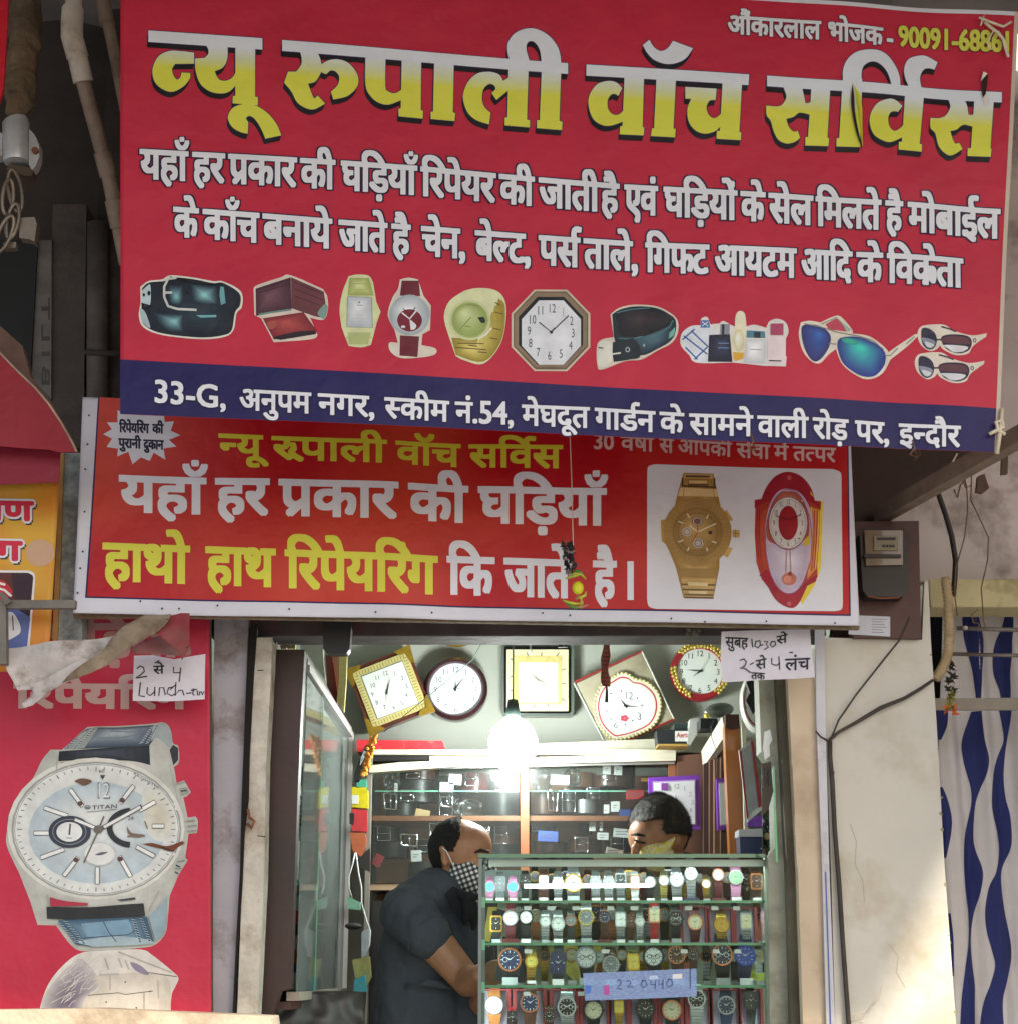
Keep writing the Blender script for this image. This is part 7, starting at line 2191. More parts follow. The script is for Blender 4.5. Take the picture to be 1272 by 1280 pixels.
# hanging packs between the left cabinet and the belt cabinet
def pack(pts_, c, lb_, Y=5.12, th=0.03, cat='packet', nm='hanging_pack', **k):
    g_ = MB(); g_.slab(pts_, Y, th, mat('pack_' + c, c, 0.35, var=0.15, scale=50, **k))
    return tag(g_.build(nm, bevel=0.002), lb_, cat)
root = pack([(443, 968), (449, 950), (457, 932), (464, 930), (463, 940), (455, 962), (449, 978), (442, 978)], '19181c', 'black folded umbrella pouch with a white label under the tilted gold clock', cat='pouch', nm='black_pouch')
g = MB(); g.slab([(451, 948), (455, 938), (458, 940), (454, 951), (450, 957)], 5.117, 0.002, mat('blue_white_label', 'b9cbd8', 0.5)); g.build('label', root)
g = MB()
for i in range(60):
    t_ = i / 60
    c_ = P(467 - 12 * t_ + random.uniform(-4, 4), 920 + 50 * t_, 5.1 + random.uniform(-.01, .01))
    g.ellipsoid(c_, (0.006, 0.005, 0.006), mat('marigold_orange', 'd88a28', 0.6, var=0.25, scale=90), 6, 4)
tag(g.build('marigold_string', smooth=True), 'string of orange marigold flowers beside the black pouch', 'garland')
pack([(446, 976), (458, 974), (458, 984), (446, 985)], '4aa88a', 'narrow green striped packet above the yellow packet')
root = pack([(440, 984), (457, 984), (460, 988), (460, 1011), (440, 1009)], 'd8c81c', 'bright yellow packet with a white label, hanging by the left cabinet')
g = MB(); g.slab([(440, 994), (448, 994), (448, 1005), (440, 1005)], 5.117, 0.002, TAGW); g.build('label', root)
root = pack([(440, 1011), (459, 1013), (459, 1040), (440, 1039)], 'c8343c', 'red packet below the yellow one')
g = MB(); g.slab([(437, 1016), (443, 1017), (442, 1032), (437, 1030)], 5.115, 0.002, mat('tiny_black_patch', '1d1a1c', .5)); g.build('label', root)
pack([(437, 1041), (456, 1041), (458, 1052), (452, 1072), (441, 1064)], 'b8623c', 'orange patterned packet below the red one')
pack([(447, 1075), (462, 1060), (462, 1090), (452, 1085)], '1c1a1b', 'black packet in the lower left corner by the belt cabinet')
g = MB(); g.tube([P(a, b, 5.08) for a, b in [(444, 1066), (441, 1080), (436, 1096), (436, 1110), (440, 1122)]], 0.0024, TAGW, 6)
g.tube([P(a, b, 5.07) for a, b in [(445, 1066), (448, 1090), (452, 1110), (452, 1130), (458, 1150), (463, 1164), (462, 1180), (457, 1196)]], 0.0024, TAGW, 6)
tag(g.build('electric_cable', smooth=True), 'white electric cord hanging in two strands beside the left cabinet', 'cord')
g = MB(); g.ellipsoid(P(442, 1158, 5.1), (0.026, 0.02, 0.010), mat('dark_cap', '2c2a2a', 0.7), 16, 8); tag(g.build('round_hat', smooth=True), 'dark round cap between the left cabinet and the man', 'cap')
pack([(434, 1120), (450, 1128), (450, 1138), (435, 1136)], '7fb89c', 'small green packet above the dark cap')
pack([(443, 1225), (456, 1219), (458, 1240), (442, 1240)], '38a8b8', 'turquoise packet low beside the man')
pack([(440, 1200), (462, 1196), (464, 1222), (458, 1235), (444, 1222)], '9c9c5c', 'yellow green bag low beside the man', Y=5.16)
pack([(452, 1165), (462, 1160), (458, 1195), (452, 1198)], 'b8c4c8', 'pale folded paper beside the man', Y=5.06)
g = MB()
vs, fs = [], []
n_ = 26
for j in range(14):
    for i in range(n_):
        u_, v_ = i / (n_ - 1), j / 13
        p_ = P(345 + 112 * u_, 1240 + 60 * v_, 4.35 + 0.1 * u_)
        p_.y += 0.022 * noise.noise(Vector((u_ * 5, v_ * 3, 0.3))) - 0.02 * math.sin(v_ * 3)
        vs.append(p_)
for j in range(13):
    for i in range(n_ - 1):
        a = j * n_ + i
        fs.append((a, a + 1, a + n_ + 1, a + n_))
g.add(vs, fs, mat('dark_plastic_sheet', '2b2926', 0.5, var=0.3))
o = g.build('dark_cover', smooth=True)
o.modifiers.new('solid', 'SOLIDIFY').thickness = 0.003
tag(o, 'crumpled dark plastic cover over the goods under the left cabinet', 'cover')

# ribbon strap with tassel in front
root = thing('hanging_ribbon', 'faded red twisted ribbon with a black tip hanging in front of the heart clock', 'ribbon', P(757, 795, 4.3))
RB = mat('faded_red_ribbon', '8a4a40', 0.8, var=0.15)
vs, fs = [], []
for i in range(15):
    t_ = i / 14
    a_ = t_ * 7
    y_ = 792 + 66 * t_
    c_ = P(756.5 + 1.0 * math.sin(a_), y_, 4.3)
    wv_ = 0.0125
    d_ = Vector((math.cos(math.sin(a_) * 0.9), math.sin(math.sin(a_) * 0.9), 0.12 * math.cos(a_ * 2)))
    vs += [c_ - d_ * wv_, c_ + d_ * wv_]
for i in range(14):
    fs.append((2 * i, 2 * i + 1, 2 * i + 3, 2 * i + 2))
g = MB(); g.add(vs, fs, RB); o = g.build('ribbon', root); o.modifiers.new('s', 'SOLIDIFY').thickness = 0.001
g = MB(); g.tube([P(757.5, 856, 4.3), P(758, 866, 4.3), P(757.5, 878, 4.3)], 0.004, HAND, 8, rs=[.0018, .0035, .0045]); g.build('black_tip', root)

# ------------------------------------------------------------------ the bulb on its wire
root = thing('light_bulb', 'bare glowing white bulb hanging in the middle of the shop', 'bulb', P(642, 930, 5.05))
bc = P(641, 925, 5.0)
em = bpy.data.materials.new('bulb_glow'); em.use_nodes = True
nt_ = em.node_tree; nt_.nodes.clear()
oo = nt_.nodes.new('ShaderNodeOutputMaterial'); ee = nt_.nodes.new('ShaderNodeEmission')
ee.inputs[0].default_value = (0.95, 1.0, 0.96, 1); ee.inputs[1].default_value = 82
nt_.links.new(ee.outputs[0], oo.inputs[0])
g = MB()
prof = [(0.0, -0.095), (0.034, -0.088), (0.058, -0.066), (0.070, -0.034), (0.072, 0.0), (0.062, 0.030), (0.042, 0.052), (0.022, 0.066)]  # globe enlarged to stand for part of the bulb's glare
vs, fs = [], []
for r, z in prof:
    for i in range(20):
        t_ = 2 * math.pi * i / 20
        vs.append((bc.x + r * math.cos(t_), bc.y + r * math.sin(t_), bc.z + z))
for j in range(len(prof) - 1):
    for i in range(20):
        fs.append((j * 20 + i, j * 20 + (i + 1) % 20, (j + 1) * 20 + (i + 1) % 20, (j + 1) * 20 + i))
g.add(vs, fs, em); g.build('glass_globe', root, True)
g = MB(); g.tube([bc + Vector((0, 0, 0.064)), bc + Vector((0, 0, 0.085)), bc + Vector((0, 0, 0.12))], 0.02, mat('holder_dark', '23302c', 0.4), 14, rs=[.023, .021, .014]); g.build('holder', root, True)
g = MB(); g.tube([bc + Vector((0, 0, 0.12)), bc + Vector((0.002, 0, 0.4)), bc + Vector((0, 0, 0.9))], 0.0025, mat('green_flex', '3f5a50', 0.5), 6); g.build('flex', root)
g = MB(); g.tube([P(662, 797, 4.9), P(663, 812, 4.9), P(664, 818, 4.9)], 0.0025, TAGW, 6)
tag(g.build('white_string', smooth=True), 'short white string above the black framed clock', 'string')
g = MB(); g.tube([P(604, 800, 5.0), P(590, 825, 5.05), P(560, 850, 5.1), P(530, 875, 5.2), P(480, 915, 5.3)], 0.0012, mat('thin_green_wire', '4a6458', 0.5), 5)
tag(g.build('thin_wire', smooth=True), 'thin green wire slanting across the round dark clock', 'wire')
g = MB(); g.tube([P(698, 797, 4.3), P(700, 800, 4.3), P(704, 806, 4.3), P(706, 808, 4.3)], 0.004, HAND, 6); g.slab([(698, 804), (708, 804), (709, 809), (697, 809)], 4.3, 0.01, HAND)
tag(g.build('black_hook'), 'small black hook below the lintel near the middle', 'hook')
g = MB()
for i in range(14):
    g.ellipsoid(P(866 + random.uniform(-7, 7), 789 + random.uniform(-5, 5), 3.98 + random.uniform(-.01, .01)), (0.007, 0.006, 0.008), mat('dried_tuft', '6a6256', 0.9, var=0.4, scale=90), 6, 4)
tag(g.build('dried_tuft'), 'small dried tuft tied under the lintel left of the opening hours note', 'tuft')

# ================================================================== THE DISPLAY CASE
Yf = 4.10
case = thing('display_case', 'glass display counter with four rows of watches under a green edged top', 'display case', (0.28, Yf, 0.45))
xa, xb = P(600, 1150, Yf).x, P(972, 1150, Yf).x
zt = P(780, 1070, Yf).z
zsh = [P(780, y_, Yf + .012).z for y_ in (1128.5, 1181.5, 1234.5, 1290)]
Yb = 4.44
g = MB(); g.box((xa - 0.004, Yf - 0.006, zt - 0.004), (xb + 0.01, Yb + 0.02, zt + 0.003), glassmat('top_glass', 'bfe0d0', 0.12, 0.05)); g.build('top_glass', case)
g = MB(); g.box((xa - 0.005, Yf - 0.009, zt - 0.005), (xb + 0.011, Yf - 0.007, zt + 0.004), GE); g.build('top_edge', case)
g = MB(); g.box((xa, Yf, 0.75), (xb, Yf + 0.004, zt - 0.008), GL); g.build('front_glass', case)
g = MB(); g.box((xa - 0.002, Yf + 0.001, 0.75), (xa - 0.0003, Yb, zt - 0.008), GL); g.build('side_glass', case)
g = MB(); g.box((xa - 0.004, Yf - 0.003, 0.45), (xa + 0.004, Yf - 0.0005, zt - 0.006), mat('corner_strip', '6f7a78', 0.35, metal=0.6)); g.build('corner_strip', case)
g = MB(); g.box((xa, Yf, 0.45), (xb, Yb, 0.748), mat('counter_base', '5a4a40', 0.6)); g.build('base', case)
BKP = mat('case_back', 'bcc0ae', 0.5, var=0.10, scale=12)
g = MB(); g.box((P(622, 1150, Yb).x, Yb, 0.75), (xb + .03, Yb + 0.008, zt - 0.03), BKP); g.build('back_panel', case)
for i, z_ in enumerate(zsh):
    g = MB(); g.box((xa + 0.003, Yf + 0.012, z_), (xb, Yb - 0.01, z_ + 0.004), GL); g.build('glass_shelf', case)
    g = MB(); g.box((xa + 0.003, Yf + 0.009, z_ - 0.001), (xb, Yf + 0.0115, z_ + 0.005), mat('shelf_rim_green', '4f9c7c', 0.15, var=0.15, coat=1.0)); g.build('shelf_rim', case)
    g = MB(); g.box((xa + 0.004, Yf + 0.006, z_ - 0.012), (xa + 0.012, Yf + 0.02, z_ + 0.012), GE2); g.build('shelf_clip', case)
# glowing tube standing for a tube's reflection in the front glass
em2 = bpy.data.materials.new('tube_glow'); em2.use_nodes = True
nt_ = em2.node_tree; nt_.nodes.clear()
oo = nt_.nodes.new('ShaderNodeOutputMaterial'); ee = nt_.nodes.new('ShaderNodeEmission')
ee.inputs[0].default_value = (0.9, 1.0, 0.97, 1); ee.inputs[1].default_value = 7
nt_.links.new(ee.outputs[0], oo.inputs[0])
g = MB(); g.tube([P(655, 1108, Yf + .02), P(735, 1107.5, Yf + .02), P(811, 1107, Yf + .02)], 0.0045, em2, 12)
o = g.build('reflection_tube', smooth=True)
tag(o, 'thin glowing tube standing for a lamp reflection in the display case glass', 'lamp')
em4 = em2.copy(); em4.name = 'corner_glow'
em4.node_tree.nodes['Emission'].inputs[1].default_value = 26
em3 = em2.copy(); em3.name = 'strip_glow'
em3.node_tree.nodes['Emission'].inputs[1].default_value = 11
g = MB(); g.box((xa + 0.03, Yf + 0.022, zt - 0.020), (xb - 0.02, Yf + 0.045, zt - 0.012), em3)  # added strip, hidden by its channel, brightens the case
g.box((xa + 0.02, Yf + 0.018, zt - 0.024), (xb - 0.01, Yf + 0.0215, zt - 0.008), ALU)
o = g.build('added_lamp_strip'); tag(o, 'added hidden lamp strip in an aluminium channel under the front edge of the counter top', 'lamp')

xj = P(968, 1150, Yf).x
for x_, nm_ in ((xa + 0.006, 'left'), (xj, 'right')):  # added corner lamps, kept out of view, brighten the lower rows
    s_ = 1 if nm_ == 'left' else -1
    g = MB(); g.box((x_, Yf + 0.012, 0.95), (x_ + s_ * .004, Yf + 0.03, zt - 0.03), em4); g.build('lamp_diffuser', tag(MB().box((x_ - s_ * .004, Yf + 0.0075, 0.94), (x_ + s_ * .006, Yf + 0.0115, zt - 0.025), mat('corner_strip')).build('added_corner_lamp'), 'added upright fill lamp in an aluminium channel inside the %s front corner of the display case' % nm_, 'lamp'))


CL = dict(navy='1d2748', black='18181b', white='d9dcdc', cream='cfc7a8', gold='b8923c', rose='b87858', silver='b4b8bc', grey='6f757a', blue='2a44a0', brown='4a2a1e', tan='a86428', red='a82c34', maroon='541c24', green='9cc8a0', pink='c88ab0', teal='58b0b0', steel='9ca2a8', palegold='c9b85c', darkgrey='34383c')
METAL = {'gold', 'rose', 'silver', 'steel', 'palegold'}


def cm(n_, kind):
    met = 0.8 if (kind != 'dial' and n_ in METAL) else (0.3 if n_ in METAL else 0.0)
    return mat('%s_%s' % (n_, kind), CL[n_], 0.28 if kind != 'strap' or n_ in METAL else 0.5, metal=met, var=0.12, scale=150, coat=0.2)


CNAME = dict(rose='rose gold', palegold='pale gold', darkgrey='dark grey', steel='steel')
ORD = ['first', 'second', 'third', 'fourth', 'fifth', 'sixth', 'seventh', 'eighth', 'ninth', 'tenth', 'eleventh', 'twelfth', 'thirteenth', 'fourteenth', 'fifteenth', 'sixteenth', 'seventeenth', 'eighteenth']
ROWN = ['top row', 'second row', 'third row', 'bottom row']


def watch(row, idx, cx, cy, d, dial, casec, strap, shp='o', stand='clear', box=None, sub=0, tilt=0.0, up=None, rear=False):
    zb = zsh[row] + 0.0045
    Y = (4.20 if row < 3 else 4.17) + (0.13 if rear else 0)
    c = P(cx, cy, Y)
    R = d / 2 * Y / FOC * 1.12 * (1.0 if not rear else 0.95)
    nm = CNAME.get(dial, dial); sn = CNAME.get(strap, strap); cn = CNAME.get(casec, casec)
    lab = '%s %s dial watch, %s strap, %s from left, case %s%s' % ('square' if shp == 's' else 'round', nm, sn, ORD[idx], ROWN[row], ' rear line' if rear else '')
    root_ = thing('wristwatch', lab, 'watch', (c.x, Y, zb), 'watches in the display case')
    top = up if up is not None else R * 1.9
    rot = Matrix.Rotation(tilt, 3, 'Y')
    fx = lambda v: (c.x + (rot @ Vector((v[0], 0, v[1]))).x, c.z + (rot @ Vector((v[0], 0, v[1]))).z)
    w1, w2 = R * 0.70, R * 0.52
    # straps bend backwards away from the dial
    sm = cm(strap, 'strap')
    for s_, L_ in ((1, top), (-1, max(R * 1.5, (c.z - zb) * 0.92))):
        vs, fs = [], []
        N_ = 6
        for i in range(N_ + 1):
            t_ = i / N_
            z_ = s_ * (R * 0.75 + (L_ - R * 0.75) * t_)
            w_ = w1 + (w2 - w1) * t_
            yb_ = Y + 0.002 + 0.020 * t_ * t_ if s_ > 0 else Y + 0.002 + 0.012 * t_ * t_
            a, b = fx((-w_, z_)), fx((w_, z_))
            vs += [(a[0], yb_, a[1]), (b[0], yb_, b[1]), (b[0], yb_ + .003, b[1]), (a[0], yb_ + .003, a[1])]
        for i in range(N_):
            k_ = i * 4
            for q_ in range(4):
                fs.append((k_ + q_, k_ + (q_ + 1) % 4, k_ + 4 + (q_ + 1) % 4, k_ + 4 + q_))
        g_ = MB(); g_.add(vs, fs, sm)
        if strap in METAL:
            for i in range(1, N_):
                k_ = i * 4
                a, b = Vector(vs[k_]), Vector(vs[k_ + 1])
                g_.box((a.x, a.y - .0006, min(a.z, b.z) - .0004), (b.x, a.y - .0001, max(a.z, b.z) + .0004), cm('darkgrey', 'strap'))
        g_.build('strap', root_)
    g_ = MB()
    if shp == 'o':
        g_.ring((c.x, c.z), [(R * .98, Y + .004), (R, Y - .001), (R * .94, Y - .0045), (R * .84, Y - .0045), (R * .8, Y - .003)], cm(casec, 'case'), 28)
        g_.box((c.x + R * .96, Y - .001, c.z - .0012), (c.x + R * 1.12, Y + .002, c.z + .0012), cm(casec, 'case'))
        autosmooth(g_.build('case', root_), 50)
        g_ = MB(); g_.disc((c.x, c.z), R * .82, Y - .0028, Y + .003, cm(dial, 'dial'), 28); g_.build('dial', root_)
    else:
        sq = lambda k, kk=1.15: [fx((a * R * k * .86, b * R * k * kk)) for a, b in ((-.8, -1), (.8, -1), (1, -.8), (1, .8), (.8, 1), (-.8, 1), (-1, .8), (-1, -.8))]
        g_.prism(sq(1), Y - .004, Y + .004, cm(casec, 'case')); g_.build('case', root_, bevel=.0008)
        g_ = MB(); g_.prism(sq(.8), Y - .0050, Y, cm(dial, 'dial')); g_.build('dial', root_)
    lc = cm('white', 'mark') if dial in ('navy', 'black', 'blue', 'darkgrey', 'brown', 'maroon', 'grey') else cm('black', 'mark')
    g_ = MB()
    Ym = Y - .0034 if shp == 'o' else Y - .0056
    for i in range(12):
        t_ = rad(30 * i)
        a, b = R * .74, R * (.62 if i % 3 else .54)
        ux, uz = math.cos(t_), math.sin(t_)
        n_x, n_z = -uz * R * .028, ux * R * .028
        if shp != 'o' and i % 3:
            continue
        g_.add([(c.x + ux * a + n_x, Ym, c.z + uz * a + n_z), (c.x + ux * a - n_x, Ym, c.z + uz * a - n_z), (c.x + ux * b - n_x, Ym, c.z + uz * b - n_z), (c.x + ux * b + n_x, Ym, c.z + uz * b + n_z)], [(0, 1, 2, 3)], lc)
    for a, ln, wd in ((rad(145), .42, .05), (rad(38), .6, .035)):
        ux, uz = math.cos(a), math.sin(a)
        g_.add([(c.x + ux * R * ln, Ym - .0006, c.z + uz * R * ln), (c.x - uz * R * wd, Ym - .0006, c.z + ux * R * wd), (c.x + uz * R * wd, Ym - .0006, c.z - ux * R * wd)], [(0, 1, 2)], lc)
    g_.build('hands_and_marks', root_)
    for i in range(sub):
        a_ = (rad(180), rad(0), rad(-90))[i]
        q_ = (c.x + math.cos(a_) * R * .38, c.z + math.sin(a_) * R * .38)
        g_ = MB(); g_.ring(q_, [(R * .22, Ym - .0002), (R * .16, Ym - .0004)], cm('silver' if dial in ('navy', 'black', 'blue') else 'darkgrey', 'case'), 16); g_.build('subdial', root_)
    if box:
        hw, hh = R * 1.75, R * 2.35
        bm_ = mat('%s_box_frame' % box, '8e343c', 0.6, var=0.12)
        b0, b1 = zb, max(c.z + R * 2.0, zb + 0.08)
        b1 = min(b1, (zsh[row - 1] - .004))
        g_ = MB()
        g_.box((c.x - hw, Y + .012, b0), (c.x - hw + R * .42, Y + .03, b1), bm_); g_.box((c.x + hw - R * .42, Y + .012, b0), (c.x + hw, Y + .03, b1), bm_)
        g_.box((c.x - hw + R * .42, Y + .012, b1 - R * .2), (c.x + hw - R * .42, Y + .03, b1), bm_)
        g_.build('box_frame', root_, bevel=.0008)
        g_ = MB(); g_.box((c.x - hw + R * .42, Y + .026, b0), (c.x + hw - R * .42, Y + .034, b1 - R * .2), mat('lilac_cushion', 'b4aec2', 0.7, var=0.1)); g_.build('cushion', root_)
    else:
        g_ = MB()
        if stand == 'clear':
            g_.box((c.x - R * .55, Y + .004, zb), (c.x + R * .55, Y + .034, zb + .003), GL)
            g_.box((c.x - R * .62, Y - .006, zb), (c.x + R * .62, Y - .004, zb + R * .62), TAGW if idx % 3 else mat('grey_tag', '9ca4a6', 0.5))
            g_.build('tag_stand', root_)
        else:
            sm_ = cm(stand, 'stand')
            g_.box((c.x - R * 1.1, Y - .006, zb), (c.x + R * 1.1, Y + .03, zb + R * .6), sm_, .001)
            g_.box((c.x - R * .6, Y + .016, zb + R * .6), (c.x + R * .6, Y + .028, c.z), sm_, .001)
            g_.build('stand', root_)
    return root_


W1 = [(612, 1109, 13, 'teal', 'pink', 'pink', 'o'), (625, 1105, 14, 'grey', 'grey', 'grey', 's'), (641, 1109, 13, 'teal', 'pink', 'pink', 'o'), (656, 1102, 13, 'black', 'black', 'black', 's'), (679, 1103, 15, 'white', 'brown', 'brown', 's'),
      (697, 1104, 14, 'white', 'silver', 'silver', 'o'), (716, 1104, 21, 'white', 'gold', 'silver', 'o'), (744, 1103, 14, 'silver', 'silver', 'silver', 'o'), (760, 1103, 14, 'silver', 'silver', 'silver', 'o'), (775, 1101, 14, 'darkgrey', 'steel', 'steel', 's'),
      (793, 1103, 13, 'white', 'tan', 'white', 's'), (812, 1103, 13, 'white', 'silver', 'black', 'o'), (829, 1101, 12, 'white', 'silver', 'palegold', 'o'), (845, 1100, 17, 'white', 'silver', 'silver', 'o'), (863, 1093, 15, 'white', 'silver', 'silver', 'o', 'navy'),
      (882, 1105, 11, 'white', 'gold', 'gold', 'o'), (897, 1094, 14, 'white', 'rose', 'maroon', 'o', 'maroon'), (919, 1097, 17, 'green', 'silver', 'pink', 'o'), (945, 1102, 15, 'brown', 'tan', 'brown', 's')]
for i, a in enumerate(W1):
    watch(0, i if i < 18 else 17, *a[:7], stand=(a[7] if len(a) > 7 else 'clear'))
W2 = [(620, 1155, 15, 'black', 'gold', 'black', 's'), (638, 1148, 17, 'white', 'silver', 'maroon', 'o', 'maroon'), (657, 1147, 16, 'white', 'black', 'black', 'o'), (681, 1152, 13, 'white', 'silver', 'silver', 'o'), (697, 1155, 16, 'white', 'silver', 'silver', 'o'),
      (713, 1151, 13, 'grey', 'rose', 'darkgrey', 'o'), (732, 1147, 18, 'grey', 'palegold', 'silver', 'o'), (755, 1147, 14, 'navy', 'brown', 'brown', 'o', 'maroon'), (775, 1150, 14, 'white', 'steel', 'steel', 's'), (788, 1152, 11, 'brown', 'brown', 'brown', 's'),
      (799, 1152, 11, 'white', 'silver', 'silver', 'o'), (817, 1144, 15, 'cream', 'rose', 'red', 's'), (844, 1149, 17, 'black', 'black', 'black', 'o')]
for i, a in enumerate(W2):
    watch(1, i, *a[:7], stand=(a[7] if len(a) > 7 else 'clear'), sub=(2 if i == 12 else 0))
watch(1, 13, 868, 1153, 18, 'cream', 'rose', 'maroon', box='maroon')
watch(1, 14, 901, 1156, 17, 'gold', 'gold', 'gold', box='maroon')
watch(1, 15, 932, 1152, 15, 'cream', 'steel', 'steel', 's', box='maroon')
watch(1, 16, 955, 1147, 10, 'pink', 'pink', 'pink', 's')
W3 = [(637, 1200, 26, 'navy', 'rose', 'black', 'o'), (664, 1202, 15, 'palegold', 'gold', 'gold', 'o'), (697, 1204, 20, 'navy', 'navy', 'darkgrey', 's'), (732, 1197, 24, 'silver', 'grey', 'black', 'o'), (763, 1206, 19, 'grey', 'steel', 'brown', 'o'),
      (791, 1203, 15, 'palegold', 'gold', 'palegold', 's'), (816, 1196, 23, 'white', 'black', 'black', 'o'), (845, 1194, 20, 'brown', 'rose', 'brown', 'o'), (866, 1194, 13, 'black', 'brown', 'brown', 'o'), (902, 1194, 24, 'navy', 'rose', 'black', 'o'), (931, 1195, 23, 'blue', 'blue', 'navy', 'o')]
for i, a in enumerate(W3):
    watch(2, i, *a[:7], sub={0: 1, 3: 2, 6: 3, 9: 2}.get(i, 0), tilt=rad(random.uniform(-6, 6)))
W4 = [(618, 1257, 20, 'white', 'silver', 'tan', 'o', 'maroon'), (640, 1272, 12, 'black', 'black', 'red', 's', None), (662, 1254, 21, 'navy', 'rose', 'brown', 'o', 'maroon'), (686, 1271, 14, 'black', 'brown', 'brown', 'o', None), (708, 1259, 21, 'black', 'silver', 'silver', 'o', 'maroon'), (741, 1263, 22, 'cream', 'black', 'black', 'o', 'maroon'),
      (773, 1259, 12, 'palegold', 'gold', 'gold', 's', 'maroon'), (806, 1262, 21, 'black', 'black', 'black', 'o', 'maroon'), (839, 1263, 22, 'cream', 'rose', 'black', 'o', 'maroon'), (870, 1249, 20, 'black', 'silver', 'silver', 'o', 'maroon'), (907, 1257, 20, 'navy', 'steel', 'navy', 'o', 'maroon'), (938, 1251, 16, 'darkgrey', 'darkgrey', 'black', 's', 'maroon')]
for i, a in enumerate(W4):
    watch(3, i, *a[:7], box=a[7], sub=(2 if i in (4, 9) else 0))
# a second line of watches standing behind the first
random.seed(31)
CC = ['white', 'black', 'navy', 'cream', 'gold', 'silver', 'grey', 'brown', 'maroon']
SC_ = ['black', 'brown', 'silver', 'gold', 'steel', 'maroon', 'darkgrey', 'rose', 'navy']
for row, y_, xs in ((0, 1098, (668, 690, 706, 734, 786, 804, 836, 856, 874, 908, 932)), (1, 1143, (648, 669, 690, 722, 744, 765, 808, 830, 856, 884, 918, 946)),
                    (2, 1195, (651, 680, 714, 748, 777, 803, 830, 856, 882, 918, 948)), (3, 1248, (628, 651, 674, 697, 724, 757, 790, 822, 855, 889, 922))):
    for i, x_ in enumerate(xs):
        watch(row, i, x_, y_ + random.uniform(-2, 2), random.uniform(12, 16), random.choice(CC), random.choice(['silver', 'gold', 'black', 'rose', 'steel']), random.choice(SC_), random.choice('ooos'), rear=True)
# background cards and packets inside the case
for pts_, c, Y_, lb_, cat in (
        ([(604, 1176), (610, 1134), (622, 1134), (612, 1178)], 'b49a38', 4.26, 'leaning gold bangle card at the left end of the second row', 'card'),
        ([(613, 1178), (622, 1136), (632, 1139), (624, 1178)], '1a1a1c', 4.24, 'leaning black box at the left end of the second row', 'box'),
        ([(686, 1182), (688, 1231), (700, 1231), (704, 1214), (716, 1226), (738, 1228), (752, 1190), (750, 1182)], 'c8b860', 4.33, 'yellow card behind the navy square watch in the third row', 'card'),
        ([(626, 1183), (656, 1183), (656, 1229), (618, 1226)], '22222a', 4.32, 'black box behind the rose gold watch in the third row', 'box'),
        ([(878, 1184), (886, 1184), (890, 1200), (886, 1226), (878, 1226)], '5a5a50', 4.34, 'grey packet behind the third row near the right end', 'packet'),
        ([(632, 1150), (632, 1135), (700, 1134), (700, 1150)], '8a6a80', 4.40, 'mauve card at the back of the second row', 'card'),
        ([(700, 1136), (790, 1134), (790, 1172), (700, 1172)], '8d8a72', 4.41, 'dull yellow card at the back of the second row', 'card'),
        ([(606, 1090), (612, 1088), (650, 1088), (664, 1092), (664, 1122), (606, 1122)], 'c9d8d8', 4.38, 'white card at the back left of the top row', 'card'),
        ([(668, 1093), (772, 1090), (772, 1103), (668, 1104)], 'a88468', 4.36, 'brown board at the back of the top row', 'board'),
        ([(914, 1082), (934, 1082), (934, 1120), (914, 1120)], '8d5a44', 4.39, 'brown envelope at the back right of the top row', 'envelope'),
        ([(903, 1082), (913, 1082), (913, 1098), (903, 1098)], 'b890b0', 4.40, 'pink card beside the brown envelope in the top row', 'card'),
        ([(620, 1238), (700, 1238), (700, 1290), (606, 1290)], '5a2c34', 4.30, 'maroon cloth at the back left of the bottom row', 'cloth'),
        ([(936, 1205), (946, 1218), (958, 1215), (958, 1226), (936, 1226)], 'a4b03c', 4.22, 'lime green scrap at the right end of the third row', 'scrap'),
        ([(944, 1190), (960, 1186), (960, 1226), (944, 1226)], '4a4a38', 4.36, 'olive cloth in the back right corner of the third row', 'cloth')):
    g = MB(); g.slab(pts_, Y_, 0.006, mat('case_item_' + c, c, 0.5, var=0.12, scale=40))
    tag(g.build('display_card'), lb_, cat)
random.seed(9)
for j in range(3):
    for i in range(9):
        x_ = 655 + i * 33 + random.uniform(-6, 6)
        y_ = (1133, 1187, 1240)[j]
        if j and random.random() < .4: continue
        g = MB(); g.slab([(x_, y_), (x_ + random.uniform(7, 12), y_), (x_ + 9, y_ + 5), (x_, y_ + 5)], 4.125, 0.001, TAGW)
        tag(g.build('price_label'), 'white price label hanging from the glass rim above the %s, %s from the left' % (ROWN[j + 1], ORD[i]), 'label')
# blue translucent sticker with a number
fm = bpy.data.materials.new('blue_film'); fm.use_nodes = True
nt_ = fm.node_tree; nt_.nodes.clear()
oo = nt_.nodes.new('ShaderNodeOutputMaterial'); tr = nt_.nodes.new('ShaderNodeBsdfTransparent'); tr.inputs[0].default_value = (0.72, 0.82, 0.98, 1)
df = nt_.nodes.new('ShaderNodeBsdfDiffuse'); df.inputs[0].default_value = (0.50, 0.64, 0.95, 1)
mx = nt_.nodes.new('ShaderNodeMixShader'); mx.inputs[0].default_value = 0.55
nz = nt_.nodes.new('ShaderNodeTexNoise'); nz.inputs['Scale'].default_value = 30
mr = nt_.nodes.new('ShaderNodeMapRange'); mr.inputs[1].default_value = .3; mr.inputs[2].default_value = .7; mr.inputs[3].default_value = .28; mr.inputs[4].default_value = .55
nt_.links.new(nz.outputs['Fac'], mr.inputs[0]); nt_.links.new(mr.outputs[0], mx.inputs[0])
